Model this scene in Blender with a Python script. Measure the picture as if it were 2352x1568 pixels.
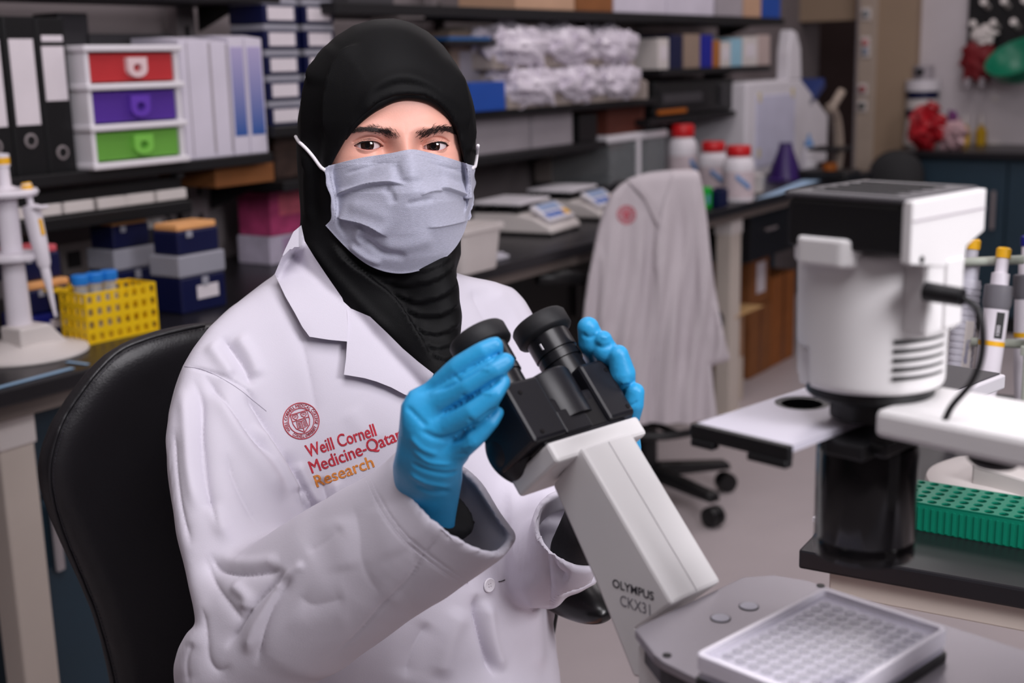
import bpy, bmesh, math, random
import numpy as np
from mathutils import Vector, Matrix
from mathutils.bvhtree import BVHTree
for _o in list(bpy.data.objects): bpy.data.objects.remove(_o)
S = bpy.context.scene
C = S.collection
PI = math.pi
random.seed(4)
RNG = np.random.default_rng(4)

# ------------------------------------------------------------------ camera
FPX, CX, CY = 2940., 1176., 784.
_p, _r = math.radians(12.3), math.radians(1.4)
CAM = np.array([0., 0., 1.32])
FW = np.array([0, math.cos(_p), -math.sin(_p)])
_h = np.array([1., 0, 0]); _u0 = np.array([0, math.sin(_p), math.cos(_p)])
RT = math.cos(_r)*_h - math.sin(_r)*_u0
UP = math.sin(_r)*_h + math.cos(_r)*_u0
cam = bpy.data.cameras.new('camera'); cam.sensor_width = 36; cam.lens = 45.0
cam.clip_start = .02; cam.clip_end = 60
cam.dof.use_dof = True; cam.dof.focus_distance = 1.13; cam.dof.aperture_fstop = 5.6
cam_o = bpy.data.objects.new('camera', cam); C.objects.link(cam_o)
_m = Matrix(((RT[0], UP[0], -FW[0], CAM[0]), (RT[1], UP[1], -FW[1], CAM[1]), (RT[2], UP[2], -FW[2], CAM[2]), (0, 0, 0, 1)))
cam_o.matrix_world = _m
S.camera = cam_o
# ------------------------------------------------------------------ light
vs = S.view_settings
vs.view_transform = 'Standard'; vs.look = 'None'; vs.gamma = 1; vs.use_curve_mapping = False
vs.exposure = 0.0
wd = bpy.data.worlds.new('room_world'); S.world = wd; wd.use_nodes = True
wd.node_tree.nodes['Background'].inputs[0].default_value = (.9, .85, .95, 1)
wd.node_tree.nodes['Background'].inputs[1].default_value = .04
def area(name, loc, target, size, power, col, size_y=None):
    L = bpy.data.lights.new(name, 'AREA'); L.energy = power; L.color = col; L.size = size
    if size_y: L.shape = 'RECTANGLE'; L.size_y = size_y
    o = bpy.data.objects.new(name, L); C.objects.link(o); o.location = loc
    d = Vector(target)-Vector(loc); o.rotation_euler = d.to_track_quat('-Z', 'Y').to_euler()
    return o
# the photographer's softbox right of the camera, and the large overhead light in front of the sitter
area('softbox_key', (1.6, -.55, 2.15), (-.05, 1.1, 1.1), .8, 46, (.985, .955, 1.))
area('overhead_softbox', (.22, .22, 2.6), (.0, 1.0, .95), 1.0, 23, (.985, .955, 1.))
# ceiling luminaires of the laboratory, plus an unseen one added to lighten the corridor
U_ = np.array([math.sin(math.radians(34)), math.cos(math.radians(34)), 0.])
V_ = np.array([-math.cos(math.radians(34)), math.sin(math.radians(34)), 0.])
for _i, (_uu, _vv, _w) in enumerate([(2.1, 1.5, 9), (3.7, 1.3, 11), (5.4, 1.2, 11), (3.6, -.6, 10), (5.4, -.6, 10), (-1.2, 1.6, 4), (.8, 1.75, 5), (7.3, 2.4, 4)]):
    _q = U_*_uu+V_*_vv
    area('ceiling_luminaire', (_q[0], _q[1], 2.74), (_q[0], _q[1], 0), .6, _w, (1., .93, .95), 1.2)

# ------------------------------------------------------------------ pixel helpers (2352 x 1568 frame)
def ray(x, y): return FW + RT*((x-CX)/FPX) - UP*((y-CY)/FPX)
def PX(x, y, d): return CAM + ray(x, y)*d
def on_z(x, y, z):
    q = ray(x, y); return CAM + q*((z-CAM[2])/q[2])
def on_v(x, y, v):
    q = ray(x, y); return CAM + q*((v-CAM@V_)/(q@V_))
def on_u(x, y, u):
    q = ray(x, y); return CAM + q*((u-CAM@U_)/(q@U_))
def to_px(v):
    v = np.asarray(v, float)-CAM; d = v@FW
    return np.stack([CX+FPX*(v@RT)/d, CY-FPX*(v@UP)/d, d], -1)
BR = math.radians(56)           # bench heading: local x runs along the bench, local y towards the wall

# ------------------------------------------------------------------ materials
def lin(c):
    c = np.array(c, float)/255.
    return tuple(np.where(c <= .04045, c/12.92, ((c+.055)/1.055)**2.4))
MATS = {}
def mat(name, col, rough=.5, metal=0., var=.06, scale=8., bump=0., bscale=120., spec=.5, trans=0., alpha=1., ior=1.45, coat=0., sheen=0., sss=0., stretch=None, emit=0):
    if name in MATS: return MATS[name]
    m = bpy.data.materials.new(name); m.use_nodes = True; nt = m.node_tree; n = nt.nodes; b = n['Principled BSDF']
    c = lin(col)
    tc = n.new('ShaderNodeTexCoord')
    nz = n.new('ShaderNodeTexNoise'); nz.inputs['Scale'].default_value = scale; nz.inputs['Detail'].default_value = 4
    src = tc.outputs['Object']
    if stretch:
        mp = n.new('ShaderNodeMapping'); mp.inputs['Scale'].default_value = stretch
        nt.links.new(src, mp.inputs[0]); src = mp.outputs[0]
    nt.links.new(src, nz.inputs['Vector'])
    rp = n.new('ShaderNodeValToRGB')
    rp.color_ramp.elements[0].position = .3; rp.color_ramp.elements[1].position = .7
    rp.color_ramp.elements[0].color = tuple(max(0, x*(1-var)) for x in c)+(1,)
    rp.color_ramp.elements[1].color = tuple(min(1, x*(1+var)) for x in c)+(1,)
    nt.links.new(nz.outputs[0], rp.inputs[0]); nt.links.new(rp.outputs[0], b.inputs['Base Color'])
    b.inputs['Roughness'].default_value = rough; b.inputs['Metallic'].default_value = metal
    b.inputs['Specular IOR Level'].default_value = spec; b.inputs['IOR'].default_value = ior
    b.inputs['Transmission Weight'].default_value = trans; b.inputs['Alpha'].default_value = alpha
    b.inputs['Coat Weight'].default_value = coat
    if sheen: b.inputs['Sheen Weight'].default_value = sheen
    if sss:
        b.inputs['Subsurface Weight'].default_value = sss; b.inputs['Subsurface Radius'].default_value = (.012, .004, .002)
        b.inputs['Subsurface Scale'].default_value = .5
    if emit:
        b.inputs['Emission Color'].default_value = c+(1,); b.inputs['Emission Strength'].default_value = emit
    if bump:
        n2 = n.new('ShaderNodeTexNoise'); n2.inputs['Scale'].default_value = bscale; n2.inputs['Detail'].default_value = 3
        nt.links.new(tc.outputs['Object'], n2.inputs['Vector'])
        bp = n.new('ShaderNodeBump'); bp.inputs['Strength'].default_value = bump; bp.inputs['Distance'].default_value = .001
        nt.links.new(n2.outputs[0], bp.inputs['Height']); nt.links.new(bp.outputs[0], b.inputs['Normal'])
    MATS[name] = m; return m
def glass(name, col=(235, 240, 245), rough=.05, alpha=.25):
    return mat(name, col, rough, alpha=alpha, var=.01)

# ------------------------------------------------------------------ scene graph helpers
def tag(o, label=None, cat=None, group=None, kind=None):
    if label: o['label'] = label
    if cat: o['category'] = cat
    if group: o['group'] = group
    if kind: o['kind'] = kind
    return o
def thing(name, label, cat, loc=(0, 0, 0), rotz=0., group=None, kind=None):
    o = bpy.data.objects.new(name, None); C.objects.link(o); o.empty_display_size = .05
    o.matrix_world = Matrix.Translation(Vector(loc)) @ Matrix.Rotation(rotz, 4, 'Z')
    return tag(o, label, cat, group, kind)
def world_of(o):
    return o.matrix_basis if o.parent is None else world_of(o.parent) @ o.matrix_parent_inverse @ o.matrix_basis
def obj(name, geo, m, parent=None, smooth=False, world=False, loc=None, rot=None, angle=None):
    """geo = bmesh, or (verts, faces). world=True: vertices are world coordinates."""
    me = bpy.data.meshes.new(name)
    if isinstance(geo, bmesh.types.BMesh):
        geo.normal_update(); geo.to_mesh(me); geo.free()
    else:
        vv, ff = geo
        if isinstance(ff, np.ndarray) and ff.ndim == 2:      # fast path
            vv = np.asarray(vv, np.float32); nf, kf = ff.shape
            me.vertices.add(len(vv)); me.vertices.foreach_set('co', vv.ravel())
            me.loops.add(nf*kf); me.loops.foreach_set('vertex_index', ff.astype(np.int32).ravel())
            me.polygons.add(nf); me.polygons.foreach_set('loop_start', (np.arange(nf)*kf).astype(np.int32))
            me.update(calc_edges=True)
        else: me.from_pydata([tuple(map(float, q)) for q in vv], [], [tuple(map(int, q)) for q in ff])
    if smooth is True: me.polygons.foreach_set('use_smooth', [True]*len(me.polygons))
    if world and parent is not None: me.transform(world_of(parent).inverted())
    ms = m if isinstance(m, (list, tuple)) else [m]
    for q in ms: me.materials.append(q)
    me.update()
    if smooth == 'auto':
        me.polygons.foreach_set('use_smooth', [True]*len(me.polygons))
        me.set_sharp_from_angle(angle=angle or math.radians(38))
    o = bpy.data.objects.new(name, me); C.objects.link(o)
    if parent is not None: o.parent = parent
    if loc is not None: o.location = loc
    if rot is not None: o.rotation_euler = rot
    return o
def dup(root, loc, rotz, label=None, group=None, scale=None):
    r = root.copy(); C.objects.link(r)
    r.matrix_world = Matrix.Translation(Vector(loc)) @ Matrix.Rotation(rotz, 4, 'Z')
    if scale: r.scale = scale
    if label: r['label'] = label
    if group: r['group'] = group
    for ch in list(root.children):
        c = ch.copy(); C.objects.link(c); c.parent = r
        for g in ch.children:
            d = g.copy(); C.objects.link(d); d.parent = c
    return r
def struct(name, geo, m, label=None, smooth=False, **k):
    o = obj(name, geo, m, smooth=smooth, **k); o['kind'] = 'structure'
    if label: o['label'] = label
    return o

# ------------------------------------------------------------------ shapes
def B(): return bmesh.new()
def box(bm, c, s, bev=0., rz=0., seg=2, M=None):
    r = bmesh.ops.create_cube(bm, size=1.)
    vs_ = r['verts']; bmesh.ops.scale(bm, vec=s, verts=vs_)
    if bev:
        es = list({e for v in vs_ for e in v.link_edges})
        rr = bmesh.ops.bevel(bm, geom=es, offset=min(bev, min(s)*.45), segments=seg, profile=.5, affect='EDGES')
        vs_ = list({v for f in rr['faces'] for v in f.verts} | {v for v in vs_ if v.is_valid})
    T = Matrix.Translation(Vector(c)) @ Matrix.Rotation(rz, 4, 'Z')
    if M is not None: T = M @ T
    bmesh.ops.transform(bm, matrix=T, verts=vs_)
    return bm
def box1(c, s, bev=0., **k): return box(B(), c, s, bev, **k)
def bspan(x0, x1, y0, y1, z0, z1, bev=0., bm=None):
    return box(bm or B(), ((x0+x1)/2, (y0+y1)/2, (z0+z1)/2), (abs(x1-x0), abs(y1-y0), abs(z1-z0)), bev)
def lathe(prof, seg=28, bm=None, axis=None, origin=(0, 0, 0), cap=True):
    """prof = [(radius, height)...] revolved about z (or axis from origin)"""
    bm = bm or B(); rings = []
    if axis is None: M = Matrix.Translation(Vector(origin))
    else: M = Matrix.Translation(Vector(origin)) @ Vector(axis).to_track_quat('Z', 'Y').to_matrix().to_4x4()
    for r, z in prof:
        rings.append([bm.verts.new(M @ Vector((r*math.cos(2*PI*i/seg), r*math.sin(2*PI*i/seg), z))) for i in range(seg)])
    for a, b in zip(rings[:-1], rings[1:]):
        for i in range(seg): bm.faces.new((a[i], a[(i+1) % seg], b[(i+1) % seg], b[i]))
    if cap:
        if prof[0][0] > 1e-6: bm.faces.new(rings[0][::-1])
        if prof[-1][0] > 1e-6: bm.faces.new(rings[-1])
    bmesh.ops.remove_doubles(bm, verts=[v for r_ in rings for v in r_], dist=1e-7)
    return bm
def tube(pts, rad, seg=10, bm=None, closed=False):
    bm = bm or B(); P = [Vector(p) for p in pts]; n = len(P)
    rad = [rad]*n if np.isscalar(rad) else rad
    rings = []; nrm = None
    for i, p in enumerate(P):
        t = (P[(i+1) % n]-P[i-1]) if closed else (P[min(i+1, n-1)]-P[max(i-1, 0)])
        t.normalize()
        if nrm is None:
            nrm = t.orthogonal().normalized()
        else:
            nrm = (nrm - t*nrm.dot(t)).normalized()
        b = t.cross(nrm)
        rings.append([bm.verts.new(p+(nrm*math.cos(2*PI*k/seg)+b*math.sin(2*PI*k/seg))*rad[i]) for k in range(seg)])
    for i in range(n if closed else n-1):
        a, b = rings[i], rings[(i+1) % n]
        for k in range(seg): bm.faces.new((a[k], a[(k+1) % seg], b[(k+1) % seg], b[k]))
    if not closed:
        bm.faces.new(rings[0][::-1]); bm.faces.new(rings[-1])
    return bm
def spline(pts, n=12):
    """Catmull-Rom through pts"""
    P = np.array(pts, float); out = []
    Q = np.vstack([2*P[0]-P[1], P, 2*P[-1]-P[-2]])
    for i in range(1, len(Q)-2):
        for t in np.linspace(0, 1, n, endpoint=False):
            a, b, c, d = Q[i-1:i+3]
            out.append(.5*((2*b)+(-a+c)*t+(2*a-5*b+4*c-d)*t*t+(-a+3*b-3*c+d)*t**3))
    out.append(P[-1]); return np.array(out)
def prism(poly, h, axis='z', bev=0., bm=None, M=None, seg=2):
    """poly of 2D points, extruded by h. axis z: (x,y)->z ; y: (x,z)->y ; x: (y,z)->x"""
    bm2 = B()
    mk = {'z': lambda a, b: (a, b, 0), 'y': lambda a, b: (a, 0, b), 'x': lambda a, b: (0, a, b)}[axis]
    f = bm2.faces.new([bm2.verts.new(mk(*q)) for q in poly])
    d = {'z': (0, 0, h), 'y': (0, h, 0), 'x': (h, 0, 0)}[axis]
    r = bmesh.ops.extrude_face_region(bm2, geom=[f])
    bmesh.ops.translate(bm2, vec=d, verts=[v for v in r['geom'] if isinstance(v, bmesh.types.BMVert)])
    bmesh.ops.recalc_face_normals(bm2, faces=bm2.faces[:])
    if bev: bmesh.ops.bevel(bm2, geom=bm2.edges[:], offset=bev, segments=seg, profile=.5, affect='EDGES')
    if M is not None: bmesh.ops.transform(bm2, matrix=M, verts=bm2.verts[:])
    if bm is None: return bm2
    merge(bm, bm2); return bm
def merge(bm, other):
    me = bpy.data.meshes.new('tmp'); other.to_mesh(me); other.free(); bm.from_mesh(me); bpy.data.meshes.remove(me); return bm
def grid_mesh(P, closed_u=False, flip=False):
    """P (n,m,3) -> verts, faces"""
    n, m = P.shape[:2]; f = []
    idx = np.arange(n*m).reshape(n, m)
    for i in range(n-1):
        for j in range(m if closed_u else m-1):
            q = (idx[i, j], idx[i, (j+1) % m], idx[i+1, (j+1) % m], idx[i+1, j])
            f.append(q[::-1] if flip else q)
    return P.reshape(-1, 3), f
def circle(n, r, cx=0, cy=0, ph=0):
    return [(cx+r*math.cos(2*PI*i/n+ph), cy+r*math.sin(2*PI*i/n+ph)) for i in range(n)]
_font_cache = {}
def text_mesh(s, size=1., extrude=0., bold=0.):
    cu = bpy.data.curves.new('tmp_text', 'FONT'); cu.body = s; cu.size = size; cu.extrude = extrude; cu.resolution_u = 4; cu.offset = bold
    o = bpy.data.objects.new('tmp_text', cu); C.objects.link(o)
    bpy.context.view_layer.update()
    dg = bpy.context.evaluated_depsgraph_get()
    me = bpy.data.meshes.new_from_object(o.evaluated_get(dg))
    vv = np.array([v.co[:] for v in me.vertices]); ff = [tuple(p.vertices) for p in me.polygons]
    bpy.data.objects.remove(o); bpy.data.curves.remove(cu); bpy.data.meshes.remove(me)
    return vv, ff

# ------------------------------------------------------------------ signed distance modelling
def surface_nets(f, lo, h):
    ins = f < 0
    nx, ny, nz = f.shape
    cnt = np.zeros((nx-1, ny-1, nz-1), np.int8)
    acc = np.zeros((nx-1, ny-1, nz-1, 3), np.float32)
    def sl(o, ax=None):
        return tuple(slice(o[k], f.shape[k]-1+o[k]) for k in range(3))
    for ax in range(3):
        others = [k for k in range(3) if k != ax]
        for p in (0, 1):
            for q in (0, 1):
                o0 = [0, 0, 0]; o0[others[0]] = p; o0[others[1]] = q
                o1 = list(o0); o1[ax] = 1
                a = f[sl(o0)]; b = f[sl(o1)]
                cr = (a < 0) != (b < 0)
                t = np.where(cr, a/np.where(np.abs(a-b) < 1e-12, 1, a-b), 0)
                cnt += cr
                for k in range(3):
                    acc[..., k] += np.where(cr, (t if k == ax else o0[k]), 0)
    act = cnt > 0
    idx = -np.ones(act.shape, np.int64); ids = np.argwhere(act); idx[act] = np.arange(len(ids))
    V = (ids + acc[act]/cnt[act][:, None])*h + np.asarray(lo)
    F = []
    for ax in range(3):
        o1 = [0, 0, 0]; o1[ax] = 1
        sa = tuple(slice(0, f.shape[k]-o1[k]) for k in range(3)); sb = tuple(slice(o1[k], f.shape[k]) for k in range(3))
        A = ins[sa]; Bm = ins[sb]
        e = np.argwhere(A != Bm)
        b, c = [k for k in range(3) if k != ax]
        ok = (e[:, b] > 0) & (e[:, c] > 0) & (e[:, b] < f.shape[b]-1) & (e[:, c] < f.shape[c]-1)
        e = e[ok]; flip = A[tuple(e.T)]
        def at(db, dc):
            k = e.copy(); k[:, b] += db; k[:, c] += dc; return idx[tuple(k.T)]
        q = np.stack([at(-1, -1), at(0, -1), at(0, 0), at(-1, 0)], 1)
        if ax == 1: flip = ~flip
        q[~flip] = q[~flip][:, ::-1]
        F.append(q)
    return V, np.vstack(F)
def sdf_mesh(fn, lo, hi, h, smooth=1, c=4, pad=1.6):
    """coarse pass every c voxels, then a fine pass only near the surface"""
    lo = np.asarray(lo, float); nb = np.ceil((np.asarray(hi)-lo)/(h*c)).astype(int)+1
    ctr = [lo[k]+(np.arange(nb[k])+.5)*h*c for k in range(3)]
    G = np.stack(np.meshgrid(*ctr, indexing='ij'), -1).reshape(-1, 3)
    fc = np.concatenate([fn(q) for q in np.array_split(G, max(1, len(G)//200000))]).reshape(nb)
    near = np.abs(fc) < h*c*.9*pad
    f = np.repeat(np.repeat(np.repeat(fc, c, 0), c, 1), c, 2).astype(np.float32)
    blk = np.argwhere(near); off = np.stack(np.meshgrid(*[np.arange(c)]*3, indexing='ij'), -1).reshape(-1, 3)
    for bb in np.array_split(blk, max(1, len(blk)//4000)):
        I = (bb[:, None, :]*c+off[None]).reshape(-1, 3)
        f[tuple(I.T)] = fn(lo+I*h)
    V, F = surface_nets(f, lo, h)
    return relax(V, F, smooth), F
def relax(V, F, it=1, w=.5):
    if it == 0: return V
    F = np.asarray(F); n = len(V)
    a = np.concatenate([F[:, k] for k in range(4)]); b = np.concatenate([F[:, (k+1) % 4] for k in range(4)])
    d = np.bincount(a, minlength=n)+np.bincount(b, minlength=n)
    for _ in range(it):
        s = np.stack([np.bincount(a, V[b, k], n)+np.bincount(b, V[a, k], n) for k in range(3)], 1)
        V = V*(1-w)+w*s/np.maximum(d, 1)[:, None]
    return V
def subdivide(V, F):
    F = np.asarray(F); n = len(V)
    e = np.sort(np.concatenate([F[:, [k, (k+1) % 4]] for k in range(4)]), 1); key = e[:, 0].astype(np.int64)*n+e[:, 1]
    uq, inv = np.unique(key, return_inverse=True); mid = .5*(V[uq//n]+V[uq % n]); fc = V[F].mean(1); nf = len(F)
    ei = n+inv.reshape(4, nf); ci = n+len(uq)+np.arange(nf)
    return np.vstack([V, mid, fc]), np.concatenate([np.stack([F[:, k], ei[k], ci, ei[k-1]], 1) for k in range(4)])
def normals(V, F):
    F = np.asarray(F); nn = np.cross(V[F[:, 2]]-V[F[:, 0]], V[F[:, 3]]-V[F[:, 1]]); I = F[:, :4].T.ravel(); N = np.stack([np.bincount(I, np.tile(nn[:, c], 4), len(V)) for c in range(3)], 1)
    return N/np.maximum(np.linalg.norm(N, axis=1), 1e-12)[:, None]
def d_cone(P, a, b, ra, rb):
    a = np.asarray(a, float); b = np.asarray(b, float); ab = b-a
    t = np.clip((P-a)@ab/(ab@ab), 0, 1)
    return np.linalg.norm(P-a-t[:, None]*ab, axis=1)-(ra+(rb-ra)*t)
def d_chain(P, pts, rad):
    d = None
    for i in range(len(pts)-1):
        q = d_cone(P, pts[i], pts[i+1], rad[i], rad[i+1]); d = q if d is None else np.minimum(d, q)
    return d
def d_ell(P, c, r, R=None):
    q = P-np.asarray(c)
    if R is not None: q = q@R
    r = np.asarray(r, float); k0 = np.linalg.norm(q/r, axis=1); k1 = np.linalg.norm(q/(r*r), axis=1)
    return k0*(k0-1)/np.maximum(k1, 1e-9)
def smin(a, b, k):
    h = np.clip(.5+.5*(b-a)/k, 0, 1); return b+(a-b)*h-k*h*(1-h)
def smax(a, b, k): return -smin(-a, -b, k)
def d_box(P, c, hs, R=None, r=0.):
    q = P-np.asarray(c)
    if R is not None: q = q@R
    q = np.abs(q)-(np.asarray(hs)-r)
    return np.linalg.norm(np.maximum(q, 0), axis=1)+np.minimum(q.max(1), 0)-r
def poly_sdf(poly, step=4, pad=160):
    """signed distance image (pixels) of a pixel polygon, sampled bilinearly"""
    P = np.array(poly, float); lo = P.min(0)-pad; hi = P.max(0)+pad
    nx, ny = np.ceil((hi-lo)/step).astype(int)+1
    X, Y = np.meshgrid(lo[0]+np.arange(nx)*step, lo[1]+np.arange(ny)*step, indexing='ij')
    Q = np.stack([X.ravel(), Y.ravel()], 1); d = np.full(len(Q), 1e9); s = np.ones(len(Q))
    for i in range(len(P)):
        a, b = P[i], P[i-1]; e = b-a; w = Q-a
        t = np.clip(w@e/(e@e), 0, 1); d = np.minimum(d, ((w-t[:, None]*e)**2).sum(1))
        c1 = Q[:, 1] >= a[1]; c2 = Q[:, 1] < b[1]; c3 = e[0]*w[:, 1] > e[1]*w[:, 0]
        flip = (c1 & c2 & c3) | (~c1 & ~c2 & ~c3); s = np.where(flip, -s, s)
    img = (s*np.sqrt(d)).reshape(nx, ny)
    def f(pts3):
        q = to_px(pts3); x = np.clip((q[:, 0]-lo[0])/step, 0, nx-1.001); y = np.clip((q[:, 1]-lo[1])/step, 0, ny-1.001)
        i = x.astype(int); j = y.astype(int); fx = x-i; fy = y-j
        v = img[i, j]*(1-fx)*(1-fy)+img[i+1, j]*fx*(1-fy)+img[i, j+1]*(1-fx)*fy+img[i+1, j+1]*fx*fy
        return v*q[:, 2]/FPX
    return f
# ================================================================== the setting
WALL_V = 2.64; END_U = 6.75; ZB = .81; ZFAR = .86
def bl(u, v, z): return U_*u+V_*v+np.array([0, 0, z])
def front(pl, pr, pt, pb, v, z0=None):
    a = on_v(pl, pb, v); b = on_v(pr, pb, v); t = on_v((pl+pr)/2, pt, v)
    zb = (a[2]+b[2])/2 if z0 is None else z0
    return a@U_, b@U_, zb, t[2]
def bgeo(u0, u1, v0, v1, z0, z1, bev=0.):
    bm = bspan(u0, u1, v0, v1, z0, z1, bev)
    bmesh.ops.transform(bm, matrix=Matrix.Rotation(BR, 4, 'Z'), verts=bm.verts[:]); return bm
m_floor = mat('vinyl_floor', (188, 178, 180), .38, var=.05, scale=3, bump=.06, bscale=60)
m_wall = mat('painted_wall', (132, 123, 125), .7, var=.03, scale=2, bump=.05, bscale=200)
m_wallw = mat('pale_wall', (205, 198, 202), .7, var=.03, scale=2)
m_tan = mat('tan_wall', (160, 138, 116), .7, var=.05, scale=3)
m_black = mat('black_laminate', (26, 25, 29), .35, var=.1, scale=10)
m_shelf = mat('black_shelf_board', (17, 16, 19), .5, var=.1)
m_post = mat('grey_steel_upright', (140, 132, 134), .45, var=.03, metal=.2)
m_cream = mat('cream_steel', (205, 194, 184), .5, var=.03)
m_teal = mat('teal_cabinet', (34, 56, 70), .5, var=.06)
m_white = mat('white_plastic', (226, 222, 228), .4, var=.02)
m_offw = mat('off_white_plastic', (215, 208, 205), .45, var=.03)
m_navy = mat('navy_plastic', (14, 20, 62), .35, var=.08)
m_card = mat('brown_cardboard', (136, 84, 44), .8, var=.1, scale=14)
m_chrome = mat('brushed_steel', (190, 190, 192), .25, metal=1., var=.04)
m_dark_h = mat('dark_handle', (60, 58, 60), .4)
m_blackp = mat('black_plastic', (20, 20, 22), .4, var=.08)
m_rub = mat('black_rubber', (22, 22, 25), .6, var=.08, bump=.1, bscale=300)

struct('floor', bspan(-6, 9, -4, 11, -.1, 0.), m_floor, 'light grey vinyl laboratory floor')
struct('ceiling', bspan(-6, 9, -4, 11, 2.8, 2.9), mat('ceiling_board', (205, 200, 200), .8), 'white board ceiling of the laboratory')
struct('wall_back', bgeo(-3, END_U+.3, WALL_V, WALL_V+.12, 0, 2.8), m_wall, 'grey painted wall behind the long bench')
# end wall with the dark doorway
dv0 = (on_u(1968, 45, END_U))@V_; dz = on_u(1900, 48, END_U)[2]
struct('wall_end', bgeo(END_U, END_U+.12, -3.5, dv0, 0, 2.8), m_wallw, 'pale end wall with dark peg rack')
struct('wall_end_lintel', bgeo(END_U, END_U+.12, dv0, WALL_V, dz, 2.8), m_tan, 'tan wall strip above the dark doorway')
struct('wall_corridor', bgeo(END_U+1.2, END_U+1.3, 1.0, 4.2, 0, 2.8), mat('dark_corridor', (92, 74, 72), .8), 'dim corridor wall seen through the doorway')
pv1 = on_u(2098, 200, END_U-.09)@V_; pv0 = on_u(1972, 200, END_U-.09)@V_
struct('trim_1', bgeo(END_U-.09, END_U+.02, pv1, pv0, 0, 2.8, .004), m_tan, 'tan pilaster beside the doorway')
sv1 = on_u(2010, 200, END_U-.1)@V_
struct('trim_2', bgeo(END_U-.105, END_U-.085, sv1, pv0+.005, 0, 2.8, .003), mat('tan_trim_edge', (176, 160, 146), .6), 'paler metal door trim with switches')
for i, (x, y, col, lab) in enumerate([(1990, 32, (120, 125, 130), 'grey'), (1988, 98, (190, 110, 110), 'pink'), (1988, 118, (120, 130, 150), 'blue grey'), (1982, 205, (150, 40, 45), 'red'), (1981, 243, (40, 50, 48), 'black')]):
    q = on_u(x, y, END_U-.107)
    o = thing('wall_switch', lab+' round switch button on the door trim', 'switch', q, BR)
    obj('switch_plate', box1((-.004, 0, 0), (.008, .05, .06), .002), m_offw, o)
    obj('button', lathe([(.017, 0), (.017, .008), (.012, .012), (0, .013)], 16, axis=(-1, 0, 0), origin=(-.008, 0, 0)), mat('button_'+lab.replace(' ', '_'), col, .4), o, smooth='auto')
# right/near walls out of view close the room
struct('wall_near', bspan(-6, 9, -4.1, -4, 0, 2.8), m_wallw); struct('wall_side', bspan(8.9, 9, -4, 11, 0, 2.8), m_wallw)

# ------------------------------------------------------------------ long bench: worktop, apron, legs, cabinets
FV = 1.85
o = bench = thing('laboratory_bench', 'long black-topped laboratory bench on cream legs along the grey wall', 'bench', bl(2.6, FV, 0), BR)
obj('top_slab', bspan(-2.6, 3.05, 0, WALL_V-FV-.005, ZB-.03, ZB, .004), m_black, o)
obj('apron_rail', bspan(-2.6, 3.05, .03, .05, ZB-.062, ZB-.031), mat('grey_beige_rail', (112, 102, 97), .5), o)
def bench_leg(px, py, w=.07, dep=.06):
    x = on_v(px, py, FV+.055)@U_-2.6
    l = obj('leg', bspan(x-w/2, x+w/2, .055, .055+dep, .012, ZB-.032, .004), m_cream, bench)
    obj('foot', bspan(x-w/2-.01, x+w/2+.01, .045, .6, 0, .02, .004), m_cream, l)
    obj('bracket', bspan(x-w/2-.003, x+w/2+.003, .051, .12, ZB-.12, ZB-.064, .003), m_offw, l)
bench_leg(48, 1100); bench_leg(1690, 640, .09, .06)
# blue edge tape on the left end of the bench
for k, (a, b) in enumerate([((0, 892), (172, 846)), ((150, 832), (198, 838))]):
    A = on_z(*a, ZB+.001); Bp = on_z(*b, ZB+.001)
    d = (Bp-A)/np.linalg.norm(Bp-A); n = np.array([-d[1], d[0], 0]); L = np.linalg.norm(Bp-A)
    lab = ['long pale blue tape strip along the bench edge at the left', 'short pale blue tape strip beside the white pipette stand'][k]
    w_ = [.012, .008][k]
    pts = [A-d*.3*(k == 0), Bp, Bp+n*w_, A-d*.3*(k == 0)+n*w_]
    bm = B(); f = bm.faces.new([bm.verts.new(p) for p in pts]); r = bmesh.ops.extrude_face_region(bm, geom=[f])
    bmesh.ops.translate(bm, vec=(0, 0, .0012), verts=[q for q in r['geom'] if isinstance(q, bmesh.types.BMVert)])
    bmesh.ops.recalc_face_normals(bm, faces=bm.faces[:])
    tag(obj('bench_tape', bm, mat('pale_blue_tape', (140, 175, 205), .45)), lab, 'tape')
k0, k1 = on_v(1040, 640, FV+.12)@U_, on_v(1640, 640, FV+.12)@U_
o = thing('under_bench_shade_block', 'black cabinet shape added for the shade under the bench behind the sitting person', 'cabinet', bl(k0, FV+.42, 0), BR)  # added black block with doors, stands in for the deep shade under the bench
obj('carcass', bspan(0, k1-k0, .02, .34, .06, ZB-.07, .003), m_shelf, o); obj('plinth', bspan(.02, k1-k0-.02, .06, .32, 0, .06), m_blackp, o)
for k in range(3):
    w_ = (k1-k0)/3; d = obj('door', bspan(k*w_+.003, (k+1)*w_-.003, 0, .02, .07, ZB-.09, .003), m_shelf, o); obj('handle', bspan(k*w_+.03, k*w_+.045, -.02, -.001, .45, .58, .004), m_dark_h, d)
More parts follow.
